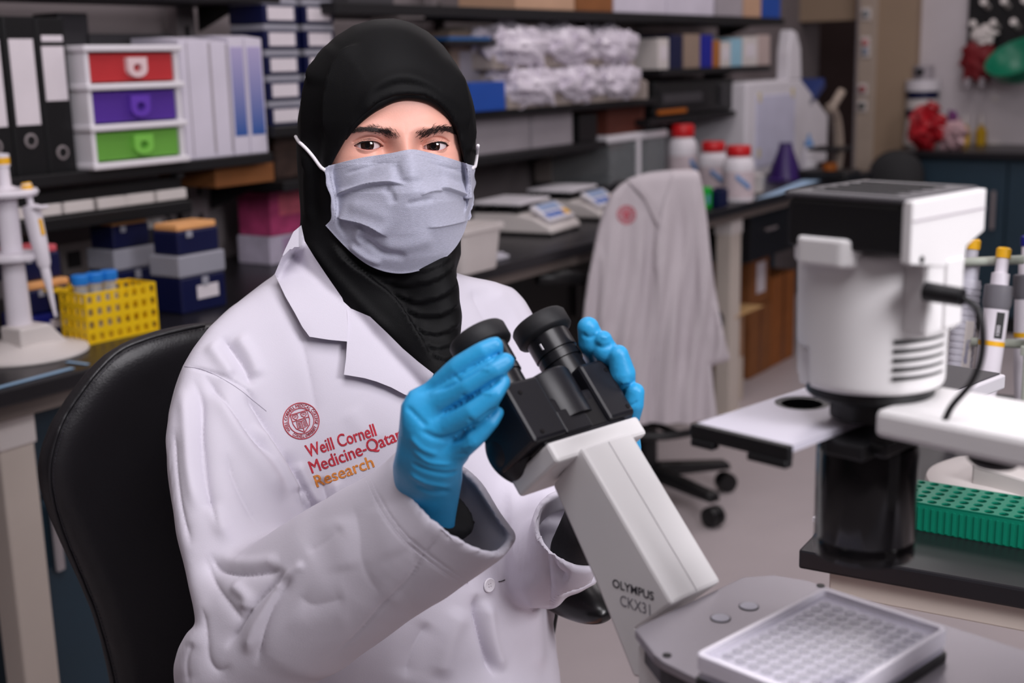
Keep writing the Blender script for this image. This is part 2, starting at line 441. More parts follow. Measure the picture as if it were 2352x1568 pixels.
# teal cabinet under the left end
cu0 = on_v(60, 1200, FV+.16)@U_
o = thing('base_cabinet', 'teal base cabinet under the left end of the bench', 'cabinet', bl(cu0+.45, FV+.16, 0), BR)
obj('carcass', bspan(-.44, .44, .02, .55, .06, ZB-.09, .003), m_teal, o)
obj('plinth', bspan(-.42, .42, .05, .5, 0, .06), m_shelf, o)
for s in (-1, 1):
    d = obj('door', bspan(-.436 if s < 0 else .003, -.003 if s < 0 else .436, 0, .02, .07, ZB-.27, .003), m_teal, o)
    obj('handle', bspan(-.41, -.39, -.022, -.004, .4, .53, .004) if s < 0 else bspan(.03, .05, -.022, -.004, .4, .53, .004), m_chrome, d)
d = obj('drawer', bspan(-.436, .436, 0, .02, ZB-.26, ZB-.1, .003), m_teal, o); obj('handle', bspan(-.06, .06, -.022, -.004, ZB-.19, ZB-.175, .004), m_chrome, d)
q0, q1 = on_v(1722, 540, FV+.08)@U_, 5.62
o = thing('bench_drawer_unit', 'black drawer unit hanging under the bench above the cardboard boxes', 'drawer unit', bl(q0, FV+.08, ZB-.26), BR)
obj('carcass', bspan(0, q1-q0, .02, .5, 0, .228, .003), m_blackp, o)
for k in range(3):
    w = (q1-q0)/3
    d = obj('drawer', bspan(k*w+.004, (k+1)*w-.004, 0, .02, .006, .222, .003), m_black, o); obj('pull', bspan(k*w+w/2-.05, k*w+w/2+.05, -.015, -.001, .11, .122, .003), m_post, d)
o = tag(obj('back_panel', bgeo(on_v(1722, 600, 2.45)@U_, 6.0, 2.45, 2.47, .02, ZB-.27), m_teal), 'dark teal panel at the back of the bench bay', 'panel')
# ------------------------------------------------------------------ shelving
def upright(px, py, z0, z1, v=2.56):
    q = on_v(px, py, v)@U_
    o = thing('shelf_upright', None, 'upright', bl(q, v, z0), BR)
    obj('channel', bspan(-.03, .03, 0, .04, 0, z1-z0, .003), m_post, o)
    for k in range(int((z1-z0)/.08)):
        obj('slot', bspan(-.006, .006, -.0015, .0, .03+k*.08, .06+k*.08), m_blackp, o)
    return o
for px, py, lab in [(462, 500, 'grey steel shelf upright left of the pink cartons'), (1010, 60, 'grey steel shelf upright rising behind the headscarf'), (1468, 280, 'grey steel shelf upright between bag shelf and dark instrument'), (-60, 500, 'grey steel shelf upright at the far left behind the binders')]:
    tag(upright(px, py, ZB, 2.0), lab)
SA, SB, SC, SD, SE, SF = 1.118, 1.042, 1.178, 1.482, 1.280, 1.10
def shelf(name, lab, u0, u1, z, v=2.25, th=.024, v1=2.556):
    o = thing(name, lab, 'shelf', bl((u0+u1)/2, v, z-th), BR)
    w = (u1-u0)/2
    obj('board', bspan(-w, w, 0, v1-v, 0, th, .002), m_shelf, o)
    for s in (-1, 1): obj('bracket', prism([(v1-v-.16, 0), (v1-v, 0), (v1-v, -.06)], .006, 'x', M=Matrix.Translation((s*(w-.04), 0, 0))), m_blackp, o)
    return o
uA1 = on_v(628, 365, 2.25)@U_
shelf('binder_shelf', 'black shelf carrying the binders and the small drawer tower', .5, uA1, SA)
uC1 = on_v(1512, 240, 2.25)@U_
shelf('wall_shelf', 'low black shelf with grey boxes above the balances', uA1+.03, on_v(1395, 330, 2.25)@U_, SB)
shelf('bag_shelf', 'black shelf carrying tip boxes and bins of plastic bags', uA1+.01, uC1, SC)
shelf('top_shelf', 'long black upper shelf crowded with cartons', on_v(770, 30, 2.25)@U_, on_v(1802, 45, 2.25)@U_, SD, th=.03)
shelf('carton_shelf', 'black shelf with small cartons above the dark instrument', uC1+.02, on_v(1770, 150, 2.25)@U_, SE)
shelf('instrument_shelf', 'black shelf under the dark instrument', on_v(1492, 300, 2.25)@U_, on_v(1690, 300, 2.25)@U_, SF)
uS1 = on_v(400, 100, 2.25)@U_
shelf('binder_top_shelf', 'black shelf above the binders at the upper left', .5, uS1+.4, 1.50, v=2.3)
# under-shelf power rail
u0, u1, z0, z1 = front(-60, 443, 452, 470, 2.25, None)
o = thing('power_rail', 'black power rail with pale sockets under the binder shelf', 'power rail', bl((u0+u1)/2, 2.252, SA-.117), BR)
hw = (u1-u0)/2
obj('housing', bspan(-hw, hw, 0, .06, 0, .028, .003), m_blackp, o)
obj('back_strip', bspan(-hw, hw, .03, .06, .028, .08, .002), m_blackp, o)
for k in range(6):
    x = -hw+.04+k*(2*hw-.06)/6
    obj('socket', bspan(x, x+.1, .012, .03, .031, .055, .003), m_offw, o)
for s in (-1, 1): obj('hanger', bspan(s*hw*.9-.01, s*hw*.9+.01, -.0,.02,.08,.09), m_blackp, o)
# cable below it
pts = spline([on_v(365, 440, 2.5), on_v(375, 480, 2.52), on_v(398, 520, 2.54), on_v(403, 565, 2.56), on_v(396, 610, 2.58)], 8)
tag(obj('power_cable', tube(pts, .0035, 8), m_blackp, smooth=True), 'black cable hanging down the wall behind the navy tip boxes', 'cable')
# ================================================================== things on the shelves and the bench
def shelf_thing(name, lab, cat, pl, pr, pt, v, z0, dep, group=None):
    """an Empty at the front-left bottom of a thing; returns it with its width and height"""
    py = to_px(bl(on_v((pl+pr)/2, pt+60, v)@U_, v, z0))[1]
    u0, u1, _, z1 = front(pl, pr, pt, py, v, z0)
    o = thing(name, lab, cat, bl(u0, v, z0), BR, group)
    return o, u1-u0, z1-z0
def carton(name, lab, pl, pr, pt, v, z0, dep, m, cat='carton', group=None, label_m=None, lid=None, tape=None, hmax=9.):
    o, w, h = shelf_thing(name, lab, cat, pl, pr, pt, v, z0, dep, group)
    h = min(h, hmax)
    lh = h if lid is None else h-.02
    obj('body', bspan(0, w, 0, dep, 0, lh, .0025), m, o)
    if lid is not None: obj('lid', bspan(-.003, w+.003, -.003, dep+.003, h-.028, h, .003), lid, o)
    if label_m is not None: obj('label_sticker', bspan(w*.2, w*.8, -.0015, .0, h*.3, h*.75), label_m, o)
    if tape is not None: obj('packing_tape', bspan(w*.4, w*.6, -.001, dep*.9, lh-.02, lh+.001), tape, o)
    return o
m_paper = mat('white_paper_label', (222, 214, 220), .7)
m_bblue = mat('bright_blue_card', (25, 75, 165), .5)
m_gray = mat('grey_card', (165, 158, 164), .7)
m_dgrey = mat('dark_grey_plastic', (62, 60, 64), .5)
m_ltblue = mat('light_blue_print', (110, 150, 200), .5)
m_pinkp = mat('pink_print', (190, 70, 120), .5, var=.25, scale=25)
m_orange = mat('orange_tip_tray', (232, 168, 108), .5)
m_redt = mat('red_tip_tray', (205, 88, 98), .5)
m_frost = mat('frosted_plastic', (170, 170, 182), .3, alpha=.75)
m_yellow = mat('yellow_plastic', (240, 196, 20), .4)
m_cyan = mat('blue_screw_cap', (30, 125, 215), .4)

# lever arch binders
def binder(pl, pr, pt, lab, lt, lb, hole_y, second=None):
    o, w, h = shelf_thing('lever_arch_binder', lab, 'binder', pl, pr, pt, 2.28, SA, .27, 'black lever arch binders on the shelf')
    for k, x in enumerate((0, w-.004)): obj('cover', bspan(x, x+.004, 0, .27, .002, h, .001), m_blackp, o)
    obj('spine', bspan(.003, w-.003, -.002, .004, 0, h, .001), m_blackp, o)
    obj('pages', bspan(.006, w-.006, .012, .25, .006, h-.015), m_paper, o)
    obj('spine_label', bspan(w*.12, w*.88, -.0035, -.0021, h*lb, h*lt), m_paper, o)
    if second: obj('name_strip', bspan(w*.15, w*.88, -.0035, -.0021, h*second, h*(second+.04)), m_paper, o)
    bm = lathe([(.013, 0), (.015, .0015), (.015, .003), (.010, .004), (.010, .0005)], 20, axis=(0, -1, 0), origin=(w*.5, -.0015, h*hole_y))
    obj('finger_ring', bm, m_post, o, smooth='auto')
    obj('finger_hole', lathe([(.0098, 0), (.0098, .0012)], 20, axis=(0, -1, 0), origin=(w*.5, -.0019, h*hole_y)), m_shelf, o)
binder(-48, 38, 38, 'black lever arch binder cut by the left edge of the picture', .86, .32, .20)
binder(40, 112, 38, 'black lever arch binder with one tall pale spine label', .86, .32, .22)
binder(113, 178, 42, 'black lever arch binder with a short label beside the drawer tower', .82, .47, .13, .85)

# drawer tower
o, w, h = shelf_thing('drawer_tower', 'white tower of three small drawers, red, purple and green', 'drawer unit', 217, 430, 104, 2.24, SA, .25)
dp = .26
dtw = [('red', (205, 62, 66)), ('purple', (92, 58, 160)), ('green', (112, 176, 74))]
fr = .012
f = obj('frame', bspan(0, fr, 0, dp, 0, h, .004), m_white, o)
obj('frame_side', bspan(w-fr, w, 0, dp, 0, h, .004), m_white, o)
obj('frame_back', bspan(fr, w-fr, dp-.006, dp, .006, h-.01), m_white, o)
rows = [0, .31*h, .64*h, h-.013]
for k, z in enumerate(rows): obj('frame_deck' if k < 3 else 'frame_top', bspan(-.006, w+.006, -.008, dp, z, z+.014, .004), m_white, o)
for k, (cn, cc) in enumerate(dtw[::-1]):
    z0, z1 = rows[k]+.017, rows[k+1]-.004
    mm = mat('translucent_'+cn, cc, .3, alpha=.82); md = mat('solid_'+cn, tuple(min(255, int(c*1.12)) for c in cc) if cn != 'red' else (232, 205, 208), .35)
    d = obj('drawer', bspan(fr+.003, w-fr-.003, .006, .012, z0, z1, .002), mm, o)
    d['label'] = cn+' translucent drawer'
    obj('tray', merge(merge(bspan(fr+.004, fr+.007, .012, dp-.02, z0, z1-.012), bspan(w-fr-.007, w-fr-.004, .012, dp-.02, z0, z1-.012)), bspan(fr+.004, w-fr-.004, .012, dp-.02, z0, z0+.003)), mm, d)
    # U-shaped loop handle
    cx_, cz_ = w*.52, (z0+z1)/2; hh = (z1-z0)*.36; hw_ = .026
    out = [(-hw_, hh), (-hw_, -hh*.2)] + [(hw_*math.cos(t), -hh*.2+hh*.8*math.sin(t)) for t in np.linspace(PI, 2*PI, 10)] + [(hw_, hh)]
    inn = [(hw_*.45*math.cos(t), hh*-.05+hh*.42*math.sin(t)) for t in np.linspace(0, 2*PI, 18, endpoint=False)]
    n = 40
    def resample(P, n):
        P = np.array(P+[P[0]]); L = np.r_[0, np.cumsum(np.linalg.norm(np.diff(P, axis=0), axis=1))]; t = np.linspace(0, L[-1], n, endpoint=False)
        return np.stack([np.interp(t, L, P[:, 0]), np.interp(t, L, P[:, 1])], 1)
    A = resample(out, 72); th_ = np.arctan2(A[:, 1]+hh*.05, A[:, 0]); I = np.stack([hw_*.45*np.cos(th_), -hh*.05+hh*.42*np.sin(th_)], 1)
    rings = [np.stack([cx_+Q[:, 0], np.full(72, y), cz_+Q[:, 1]], 1) for Q, y in ((A, .007), (A, -.006), (I, -.006), (I, .007))]
    G = np.stack(rings+[rings[0]], 0)
    obj('loop_handle', grid_mesh(G, True), md, d)
# magazine files and printed journals
m_mag = mat('white_file_card', (214, 208, 222), .6)
def mag(pl, pr, pt, lab, lean=0., dep=.16, blue=False, v=2.27):
    o, w, h = shelf_thing('magazine_file', lab, 'file', pl, pr, pt, v, SA, dep, 'white files beside the drawer tower')
    bm = prism([(0, 0), (dep, 0), (dep, h), (dep*.35, h), (0, h*.97)], w, 'x', bev=.0015)
    obj('file_case', bm, m_mag, o)
    if blue:
        mm = bpy.data.materials.get('blue_gradient_print')
        if not mm:
            mm = mat('blue_gradient_print', (80, 110, 180), .5); nt = mm.node_tree
            tc = nt.nodes.new('ShaderNodeTexCoord'); sx = nt.nodes.new('ShaderNodeSeparateXYZ'); rp = nt.nodes.new('ShaderNodeValToRGB')
            nt.links.new(tc.outputs['Generated'], sx.inputs[0]); nt.links.new(sx.outputs[2], rp.inputs[0])
            rp.color_ramp.elements[0].color = lin((45, 88, 160))+(1,); rp.color_ramp.elements[1].color = lin((178, 168, 206))+(1,)
            nt.links.new(rp.outputs[0], nt.nodes['Principled BSDF'].inputs['Base Color'])
        obj('printed_spine', bspan(w*.1, w*.9, -.0012, -.0001, h*.16, h*.9), mm, o)
    else:
        obj('spine_edge', bspan(w*.9, w, -.001, .0, 0.01, h*.95), m_gray, o)
mag(430, 448, 84, 'narrow white file touching the drawer tower')
mag(449, 500, 84, 'widest plain white file right of the drawer tower')
mag(501, 538, 88, 'plain white file left of the blue printed ones')
mag(541, 576, 80, 'white file with blue gradient spine, the left one', blue=True)
mag(578, 616, 80, 'white file with blue gradient spine at the shelf end', blue=True)
# dim grey things behind the binders, and on the shelf above
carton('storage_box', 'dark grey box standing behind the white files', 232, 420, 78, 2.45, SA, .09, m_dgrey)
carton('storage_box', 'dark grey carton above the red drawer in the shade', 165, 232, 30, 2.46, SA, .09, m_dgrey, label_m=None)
# tip box stacks on the bag shelf
def tip_box(o, w, d, z, h, mt, lid=True, label=True, body=None):
    bo = obj('base_tray', bspan(0, w, 0, d, z, z+h*.62, .004), body or m_navy, o)
    if lid: obj('hinged_lid', bspan(.002, w-.002, .002, d-.002, z+h*.62, z+h*.97, .004), m_frost, o)
    if mt is not None: obj('tip_tray', bspan(.006, w-.006, .006, d-.006, z+h*.6, z+h*.72, .002), mt, o)
    if label: obj('label_sticker', bspan(w*.25, w*.8, -.0012, .0, z+h*.12, z+h*.52), m_paper, o)
for si, (pl, pr, tops, lab) in enumerate([(612, 690, [20, 78, 126, 176, 224, 272], 'in the stack left of the headscarf'), (704, 772, [12, 62, 112, 162, 212, 262], 'in the stack behind the headscarf')]):
    v = 2.3
    for k in range(len(tops)-1, 0, -1):
        z0 = on_v((pl+pr)/2, tops[k], v)[2]; z1 = on_v((pl+pr)/2, tops[k-1], v)[2]
        z0 = SC+(len(tops)-1-k)*.0625; z1 = z0+.0615
        nm = ['lowest', 'second from bottom', 'middle', 'second from top', 'topmost'][len(tops)-1-k]
        ul = on_v(pl, 150, v)@U_; ur = on_v(pr, 150, v)@U_
        o = thing('tip_box', nm+' navy labelled tip box '+lab, 'tip box', bl(ul, v, z0), BR, 'stacked navy tip boxes')
        w = ur-ul
        obj('base_tray', bspan(0, w, 0, .12, 0, .045, .003), m_navy, o)
        obj('hinged_lid', bspan(.001, w-.001, .001, .119, .045, .061, .003), m_frost, o)
        obj('label_sticker', bspan(w*.12, w*.88, -.0012, .0, .008, .04), m_paper, o)
# things on the low shelf
carton('flat_carton', 'flat brown carton on the low shelf left of the headscarf', 496, 632, 372, 2.3, SB, .2, m_card)
carton('storage_box', 'brown and black tin box on the low shelf beside the headscarf', 636, 690, 282, 2.34, SB, .15, mat('dark_tin', (66, 50, 44), .5, var=.4, scale=30))
carton('archive_box', 'wide grey card box on the low shelf right of the headscarf', 1092, 1218, 262, 2.3, SB, .22, m_gray, hmax=.109)
carton('archive_box', 'second grey card box on the low shelf next to the dark gap', 1222, 1316, 258, 2.3, SB, .22, m_gray, hmax=.108)
carton('instrument_case', 'black case standing at the end of the low shelf', 1330, 1372, 262, 2.3, SB, .2, m_blackp, hmax=.107)
carton('brown_case', 'dark red brown box below the end of the bag shelf', 1396, 1480, 238, 2.31, 1.045, .2, mat('red_brown_card', (96, 46, 34), .7), hmax=.104)
# bins of plastic bags
m_bag = mat('clear_plastic_bag', (224, 216, 228), .22, alpha=.9, var=.1, scale=40)
m_bin = mat('beige_bin', (170, 158, 150), .6)
def crumple(o, name, w, d, h, x, y, z, sd, m, n=16):
    r = np.random.default_rng(sd)
    th = np.linspace(0, 2*PI, n, endpoint=False); ph = np.linspace(.02, PI*.98, 10)
    T, Ph = np.meshgrid(th, ph); R = 1+r.normal(0, .16, T.shape); R[0] = R[0, 0]; R[-1] = R[-1, 0]
    G = np.stack([x+w/2*R*np.sin(Ph)*np.cos(T), y+d/2*R*np.sin(Ph)*np.sin(T), z+h/2*R*np.cos(Ph)], -1)
    return obj(name, grid_mesh(G, True), m, o)
def bin_row(pl, pr, pt, pb, n, tier, v, zb):
    ul, ur = on_v(pl, pb, v)@U_, on_v(pr, pb, v)@U_
    w = (ur-ul)/n
    for k in range(n):
        nm = ['leftmost', 'second', 'third', 'rightmost'][k if k < n-1 else 3]
        o = thing('bag_bin', f'{nm} beige bin of clear plastic bags in the {tier} row', 'bin', bl(ul+k*w, v, zb), BR, 'open bins holding plastic bags')
        pr_ = [(0, 0), (.2, 0), (.2, .13), (.1, .13), (.0, .04)]
        for x_ in (.002, w-.006): obj('bin_side', prism(pr_, .004, 'x', M=Matrix.Translation((x_, 0, 0))), m_bin, o)
        obj('bin_front', bspan(.006, w-.006, 0, .004, 0, .04), m_bin, o); obj('bin_floor', bspan(.006, w-.006, .004, .2, 0, .004), m_bin, o)
        for j in range(4):
            obj_ = crumple(o, 'plastic_bag', w*.72, .11, .105+.02*(j % 2), w*(.33+.34*(j % 2)), .012+.06*(j//2), .064+.014*(j//2), 7*k+j+31*len(tier), m_bag)
bin_row(1165, 1462, 155, 238, 3, 'lower', 2.24, SC+.001)
bin_row(1132, 1458, 75, 150, 3, 'upper', 2.26, SC+.122)
# side panel of the bin rack
o = thing('bin_rack_side', 'beige curved end panel of the bag bin rack', 'rack panel', bl(on_v(1474, 235, 2.22)@U_, 2.2, SC+.001), BR)
obj('panel', prism([(0, 0), (.3, 0), (.3, .29), (.14, .29), (.12, .12), (0, .06)], .008, 'x', bev=.001), m_bin, o)
carton('beige_carton', 'beige carton left of the bag bins behind the headscarf', 1040, 1128, 72, 2.34, SC, .18, mat('beige_card', (150, 130, 115), .7), label_m=m_gray)
carton('glove_carton', 'bright blue carton on the bag shelf beside the headscarf', 1078, 1162, 188, 2.235, SC, .09, m_bblue, label_m=None)
o = tag(obj('flat_folder', bgeo(on_v(1030, 36, 2.27)@U_, on_v(1126, 40, 2.27)@U_, 2.27, 2.5, SD-.095, SD-.085), mat('blue_folder', (30, 90, 150), .5)), 'thin blue folder lying under the top shelf', 'folder')
o2 = shelf('folder_shelf', 'short black shelf under the thin blue folder', on_v(1010, 36, 2.27)@U_, on_v(1128, 42, 2.27)@U_, SD-.096, th=.012)
carton('grey_carton', 'small grey carton hanging below the folder shelf', 1240, 1288, 42, 2.4, SC+.3, .1, m_dgrey)
# on the top shelf
for a in [(800, 905, -60, m_dgrey, 'dark grey carton on the top shelf above the headscarf'), (1185, 1320, -70, mat('tan_card', (196, 158, 130), .7), 'tan carton on the top shelf above the bags'),
          (1324, 1408, -60, m_card, 'brown carton on the top shelf between tan and white ones'), (1412, 1530, -60, m_mag, 'white carton on the top shelf, nearest the brown one'),
          (1533, 1640, -70, m_mag, 'white carton on the top shelf with a blue stripe'), (1646, 1706, -60, m_gray, 'pale grey carton on the top shelf near its right end'),
          (1709, 1748, -50, mat('tan_card', (196, 158, 130), .7), 'narrow tan carton near the right end of the top shelf'), (1751, 1792, -40, m_bblue, 'blue carton at the right end of the top shelf')]:
    carton('shelf_carton', a[4], a[0], a[1], a[2], 2.26, SD, .22, a[3], tape=m_ltblue if 'stripe' in a[4] else None)
carton('small_box', 'small white box on the top shelf edge above the headscarf', 915, 975, 42, 2.27, SD-.12+.12, .1, m_offw)
# carton shelf (right)
for a in [(1512, 1536, 88, m_offw, 'pale narrow box at the left end of the carton shelf'), (1540, 1568, 80, m_navy, 'navy box second on the carton shelf'), (1572, 1608, 78, mat('beige_card', (150, 130, 115), .7), 'beige box on the carton shelf left of the blue one'),
          (1611, 1636, 80, mat('vivid_blue', (22, 30, 150), .4), 'vivid blue box on the carton shelf'), (1638, 1654, 92, mat('orange_card', (170, 105, 45), .6), 'orange brown box on the carton shelf'),
          (1656, 1678, 96, m_offw, 'small white box right of the orange one on the carton shelf'), (1680, 1704, 88, mat('sky_card', (150, 195, 215), .5), 'white and sky blue box on the carton shelf'),
          (1707, 1740, 84, m_offw, 'off-white box with grey print on the carton shelf'), (1740, 1768, 80, mat('pinkish_card', (190, 170, 165), .6), 'wide pinkish box at the right end of the carton shelf')]:
    carton('reagent_box', a[4], a[0], a[1], a[2], 2.27, SE, .16, a[3], group='small boxes on the carton shelf', label_m=m_paper if a[3] is m_offw else None)
# dark instrument on the instrument shelf
o, w, h = shelf_thing('dark_instrument', 'black bench instrument standing in the shade under the carton shelf', 'instrument', 1505, 1684, 182, 2.28, SF, .24)
h = min(h, SE-.03-SF)
obj('housing', bspan(0, w, 0, .24, 0, h, .01), m_blackp, o); obj('front_bezel', bspan(.02, w*.62, -.006, .001, .03, h-.03, .004), m_shelf, o)
obj('door_window', bspan(.05, w*.55, -.009, -.005, .05, h-.05, .003), m_dgrey, o); obj('orange_strip', bspan(.01, w*.35, -.01, -.001, .012, .028), mat('orange_band', (170, 92, 20), .5), o)
for k in range(3): obj('knob', lathe([(.014, 0), (.012, .012), (0, .013)], 14, axis=(0, -1, 0), origin=(w*.82, -.001, h*(.3+.2*k))), m_dgrey, o, smooth='auto')

# ------------------------------------------------------------------ bench top, left
def on_bench(name, lab, cat, px, py, group=None, rot=0.):
    return thing(name, lab, cat, on_z(px, py, ZB), BR+rot, group)
# navy tip boxes
def big_tip(pl, pb, pr, lab, tray, z=ZB, h=.115, lidtop=False, label=False, body=None, dep=.085, group='navy tip boxes on the bench'):
    A = on_z(pl, pb, z); v = A@V_; ul = A@U_; w = on_v(pr, pb, v)@U_-ul
    o = thing('tip_box', lab, 'tip box', bl(ul, v, z+.0005), BR, group)
    hb = h*.62
    obj('base_tray', bspan(0, w, 0, dep, 0, hb, .004), body or m_navy, o)
    if tray is not None: obj('tip_tray', bspan(.004, w-.004, .004, dep-.004, hb, hb+.012, .003), tray, o)
    if lidtop: obj('hinged_lid', bspan(-.002, w+.002, -.002, dep+.002, hb+.001, h, .004), m_frost, o)
    obj('clasp', bspan(w*.46, w*.6, -.004, .0, hb*.7, hb*.95, .002), m_frost, o)
    if label: obj('label_sticker', bspan(w*.35, w*.82, -.0012, .0, hb*.35, hb*.72), m_paper, o)
    return o, v, ul, w
_, v, ul, w = big_tip(420, 724, 524, 'lower navy tip box with clear collar and white label', None, h=.125, lidtop=True, label=True, dep=.09)
def stack_on(v, ul, w, z, lab, tray, h=.1, dv=.005, dep=.078, lidtop=False, **k):
    o = thing('tip_box', lab, 'tip box', bl(ul+.006, v+dv, z+.0005), BR, 'navy tip boxes on the bench')
    hb = h*.68; w -= .012
    obj('base_tray', bspan(0, w, 0, dep, 0, hb, .004), k.get('body', m_navy), o)
    if tray is not None: obj('tip_tray', bspan(.003, w-.003, .003, dep-.003, hb, hb+.014, .003), tray, o)
    obj('clasp', bspan(w*.2, w*.34, -.004, .0, hb*.7, hb*.98, .002), m_frost, o)
    if k.get('label'): obj('label_sticker', bspan(w*.3, w*.75, -.0012, .0, hb*.3, hb*.7), m_paper, o)
    return o
stack_on(v, ul, w, ZB+.1255, 'upper navy tip box with orange tips, right stack', m_orange, h=.075)
_, v, ul, w = big_tip(272, 704, 366, 'lower navy tip box with clear collar behind the yellow rack', None, h=.125, lidtop=True, dep=.09)
stack_on(v, ul, w, ZB+.1255, 'upper navy tip box with orange tips above the yellow rack', m_orange, h=.075)
_, v, ul, w = big_tip(80, 782, 192, 'royal blue tip box base with a small white label', None, h=.075, label=True, dep=.1, body=mat('royal_blue_plastic', (18, 26, 105), .35))
stack_on(v, ul, w, ZB+.0475, 'navy tip box with orange tips behind the leaning pipette', m_orange, h=.07, dv=.012)
stack_on(v+.02, ul-.006, w, ZB+.1105, 'navy tip box with red tips behind the leaning pipette', m_redt, h=.075, dv=.012)
# yellow rack with three tubes
A = on_z(205, 792, ZB); Bq = on_z(366, 757, ZB)
L = np.linalg.norm(Bq-A); yaw = math.atan2(*(Bq-A)[[1, 0]])
o = thing('tube_rack', 'yellow plastic tube rack with a grid of square holes', 'tube rack', A, yaw)
H, D, T = .098, .085, .0035
def holed_panel(w, h, nx, nz, fill=.55):
    """grid panel in x,z with square openings"""
    bm = B(); xs = [0]; zs = [0]
    px_, pz_ = w/nx, h/nz
    for i in range(nx): xs += [px_*(i+.5-fill/2), px_*(i+.5+fill/2)]
    for i in range(nz): zs += [pz_*(i+.5-fill/2), pz_*(i+.5+fill/2)]
    xs.append(w); zs.append(h)
    V = [[bm.verts.new((x, 0, z)) for z in zs] for x in xs]
    for i in range(len(xs)-1):
        for j in range(len(zs)-1):
            if i % 2 == 1 and j % 2 == 1: continue
            bm.faces.new((V[i][j], V[i+1][j], V[i+1][j+1], V[i][j+1]))
    r = bmesh.ops.extrude_face_region(bm, geom=bm.faces[:])
    bmesh.ops.translate(bm, vec=(0, T, 0), verts=[q for q in r['geom'] if isinstance(q, bmesh.types.BMVert)])
    bmesh.ops.recalc_face_normals(bm, faces=bm.faces[:]); return bm
obj('front_panel', holed_panel(L, H, 8, 4), m_yellow, o)
b = obj('back_panel', holed_panel(L, H, 8, 4), m_yellow, o, loc=(0, D-T, 0))
for x, nm in ((T, 'left'), (L, 'right')):
    e = obj('end_panel', holed_panel(D-2*T, H, 4, 4), m_yellow, o, loc=(x, T, 0), rot=(0, 0, PI/2))
bm = holed_panel(L-2*T, D-2*T, 5, 2, .72); bmesh.ops.transform(bm, matrix=Matrix.Rotation(-PI/2, 4, 'X'), verts=bm.verts[:])
obj('top_grid', bm, m_yellow, o, loc=(T, D-T, H-T))
obj('floor_panel', bspan(T, L-T, T, D-T, .003, .006), m_yellow, o)
for k in range(3):
    x = L*(.17+.2*k); p = A+np.array([math.cos(yaw), math.sin(yaw), 0])*x+np.array([-math.sin(yaw), math.cos(yaw), 0])*.052
    t = thing('conical_tube', ['left', 'middle', 'right'][k]+' clear conical tube with blue cap in the yellow rack', 'tube', p+np.array([0, 0, .0065]), yaw, 'blue-capped tubes in the yellow rack')
    obj('tube_body', lathe([(.003, 0), (.0135, .016), (.0135, .1), (.0135, .104)], 20), mat('clear_tube', (205, 212, 222), .15, alpha=.45), t, smooth='auto')
    obj('screw_cap', lathe([(.0165, .102), (.0172, .104), (.0172, .119), (.0155, .121), (0, .121)], 28), m_cyan, t, smooth='auto')
# pink and white cartons at the wall
m_lav = mat('lavender_card', (205, 195, 215), .6, var=.15, scale=20)
o, w, h = shelf_thing('tip_carton', 'white and lavender carton standing on the bench against the wall', 'carton', 622, 720, 536, 2.40, ZB, .12)
obj('body', bspan(0, w, 0, .12, 0, h, .003), m_lav, o); obj('printed_panel', bspan(w*.3, w, -.001, .0, .02, h*.9), mat('pastel_print', (190, 160, 195), .5, var=.4, scale=18), o)
hz = h
o = thing('tip_carton', 'bright pink carton stacked on the lavender carton', 'carton', bl(on_v(622, 500, 2.40)@U_, 2.40, ZB+hz+.0005), BR)
h2 = on_v(660, 438, 2.40)[2]-(ZB+hz)
obj('body', bspan(0, w, 0, .12, 0, h2, .003), m_pinkp, o); obj('printed_panel', bspan(w*.2, w, -.001, .0, h2*.45, h2*.95), mat('salmon_print', (225, 110, 130), .5, var=.3, scale=22), o)
# wall socket and hook things behind the boxes
for px, py, lab in [(320, 545, 'white socket plate on the wall behind the navy boxes'), (190, 590, 'grey socket plate with plug low on the wall at the left')]:
    o = thing('wall_socket', lab, 'socket', on_v(px, py, WALL_V-.001), BR)
    obj('plate', bspan(-.07, .07, -.012, 0, -.04, .04, .003), m_offw, o)
    for s in (-1, 1): obj('outlet', bspan(s*.035-.02, s*.035+.02, -.014, -.012, -.02, .02, .002), m_dgrey, o)
# pipette carousel stand with pipettes
m_pw = mat('pipette_white', (228, 222, 230), .35)
def pipette(parent_loc, tilt, az, lab, band, length=.25, group='single channel pipettes', hook=True):
    """hangs with its tip down; origin at the tip"""
    o = bpy.data.objects.new('pipette', None); C.objects.link(o); o.empty_display_size = .04
    ax = Vector((math.sin(tilt)*math.cos(az), math.sin(tilt)*math.sin(az), math.cos(tilt)))
    o.matrix_world = Matrix.Translation(Vector(parent_loc)) @ ax.to_track_quat('Z', 'Y').to_matrix().to_4x4()
    tag(o, lab, 'pipette', group)
    k = length/.25
    obj('tip_cone', lathe([(.0025, 0), (.004, .02*k), (.006, .055*k), (.0085, .075*k), (.0085, .09*k)], 18), m_pw, o, smooth='auto')
    obj('handle', lathe([(.0085, .09*k), (.0125, .1*k), (.015, .14*k), (.016, .19*k), (.0165, .205*k), (.011, .208*k)], 20), m_pw, o, smooth='auto')
    obj('finger_hook', bspan(-.012, .012, .01, .034, .196*k, .203*k, .003), m_pw, o)
    obj('volume_window', bspan(-.004, .004, .0145, .0168, .15*k, .18*k, .001), band, o)
    obj('plunger', lathe([(.006, .207*k), (.006, .225*k), (.010, .226*k), (.010, .245*k), (.006, .247*k), (0, .247*k)], 18), m_pw, o, smooth='auto')
    obj('plunger_button', lathe([(.0102, .232*k), (.0102, .243*k), (.008, .2485*k), (0, .2485*k)], 18), band, o, smooth='auto')
    return o
m_yb = mat('yellow_band', (240, 180, 30), .4)
m_bb = mat('blue_band', (30, 40, 140), .4)
base = on_z(52, 812, ZB)
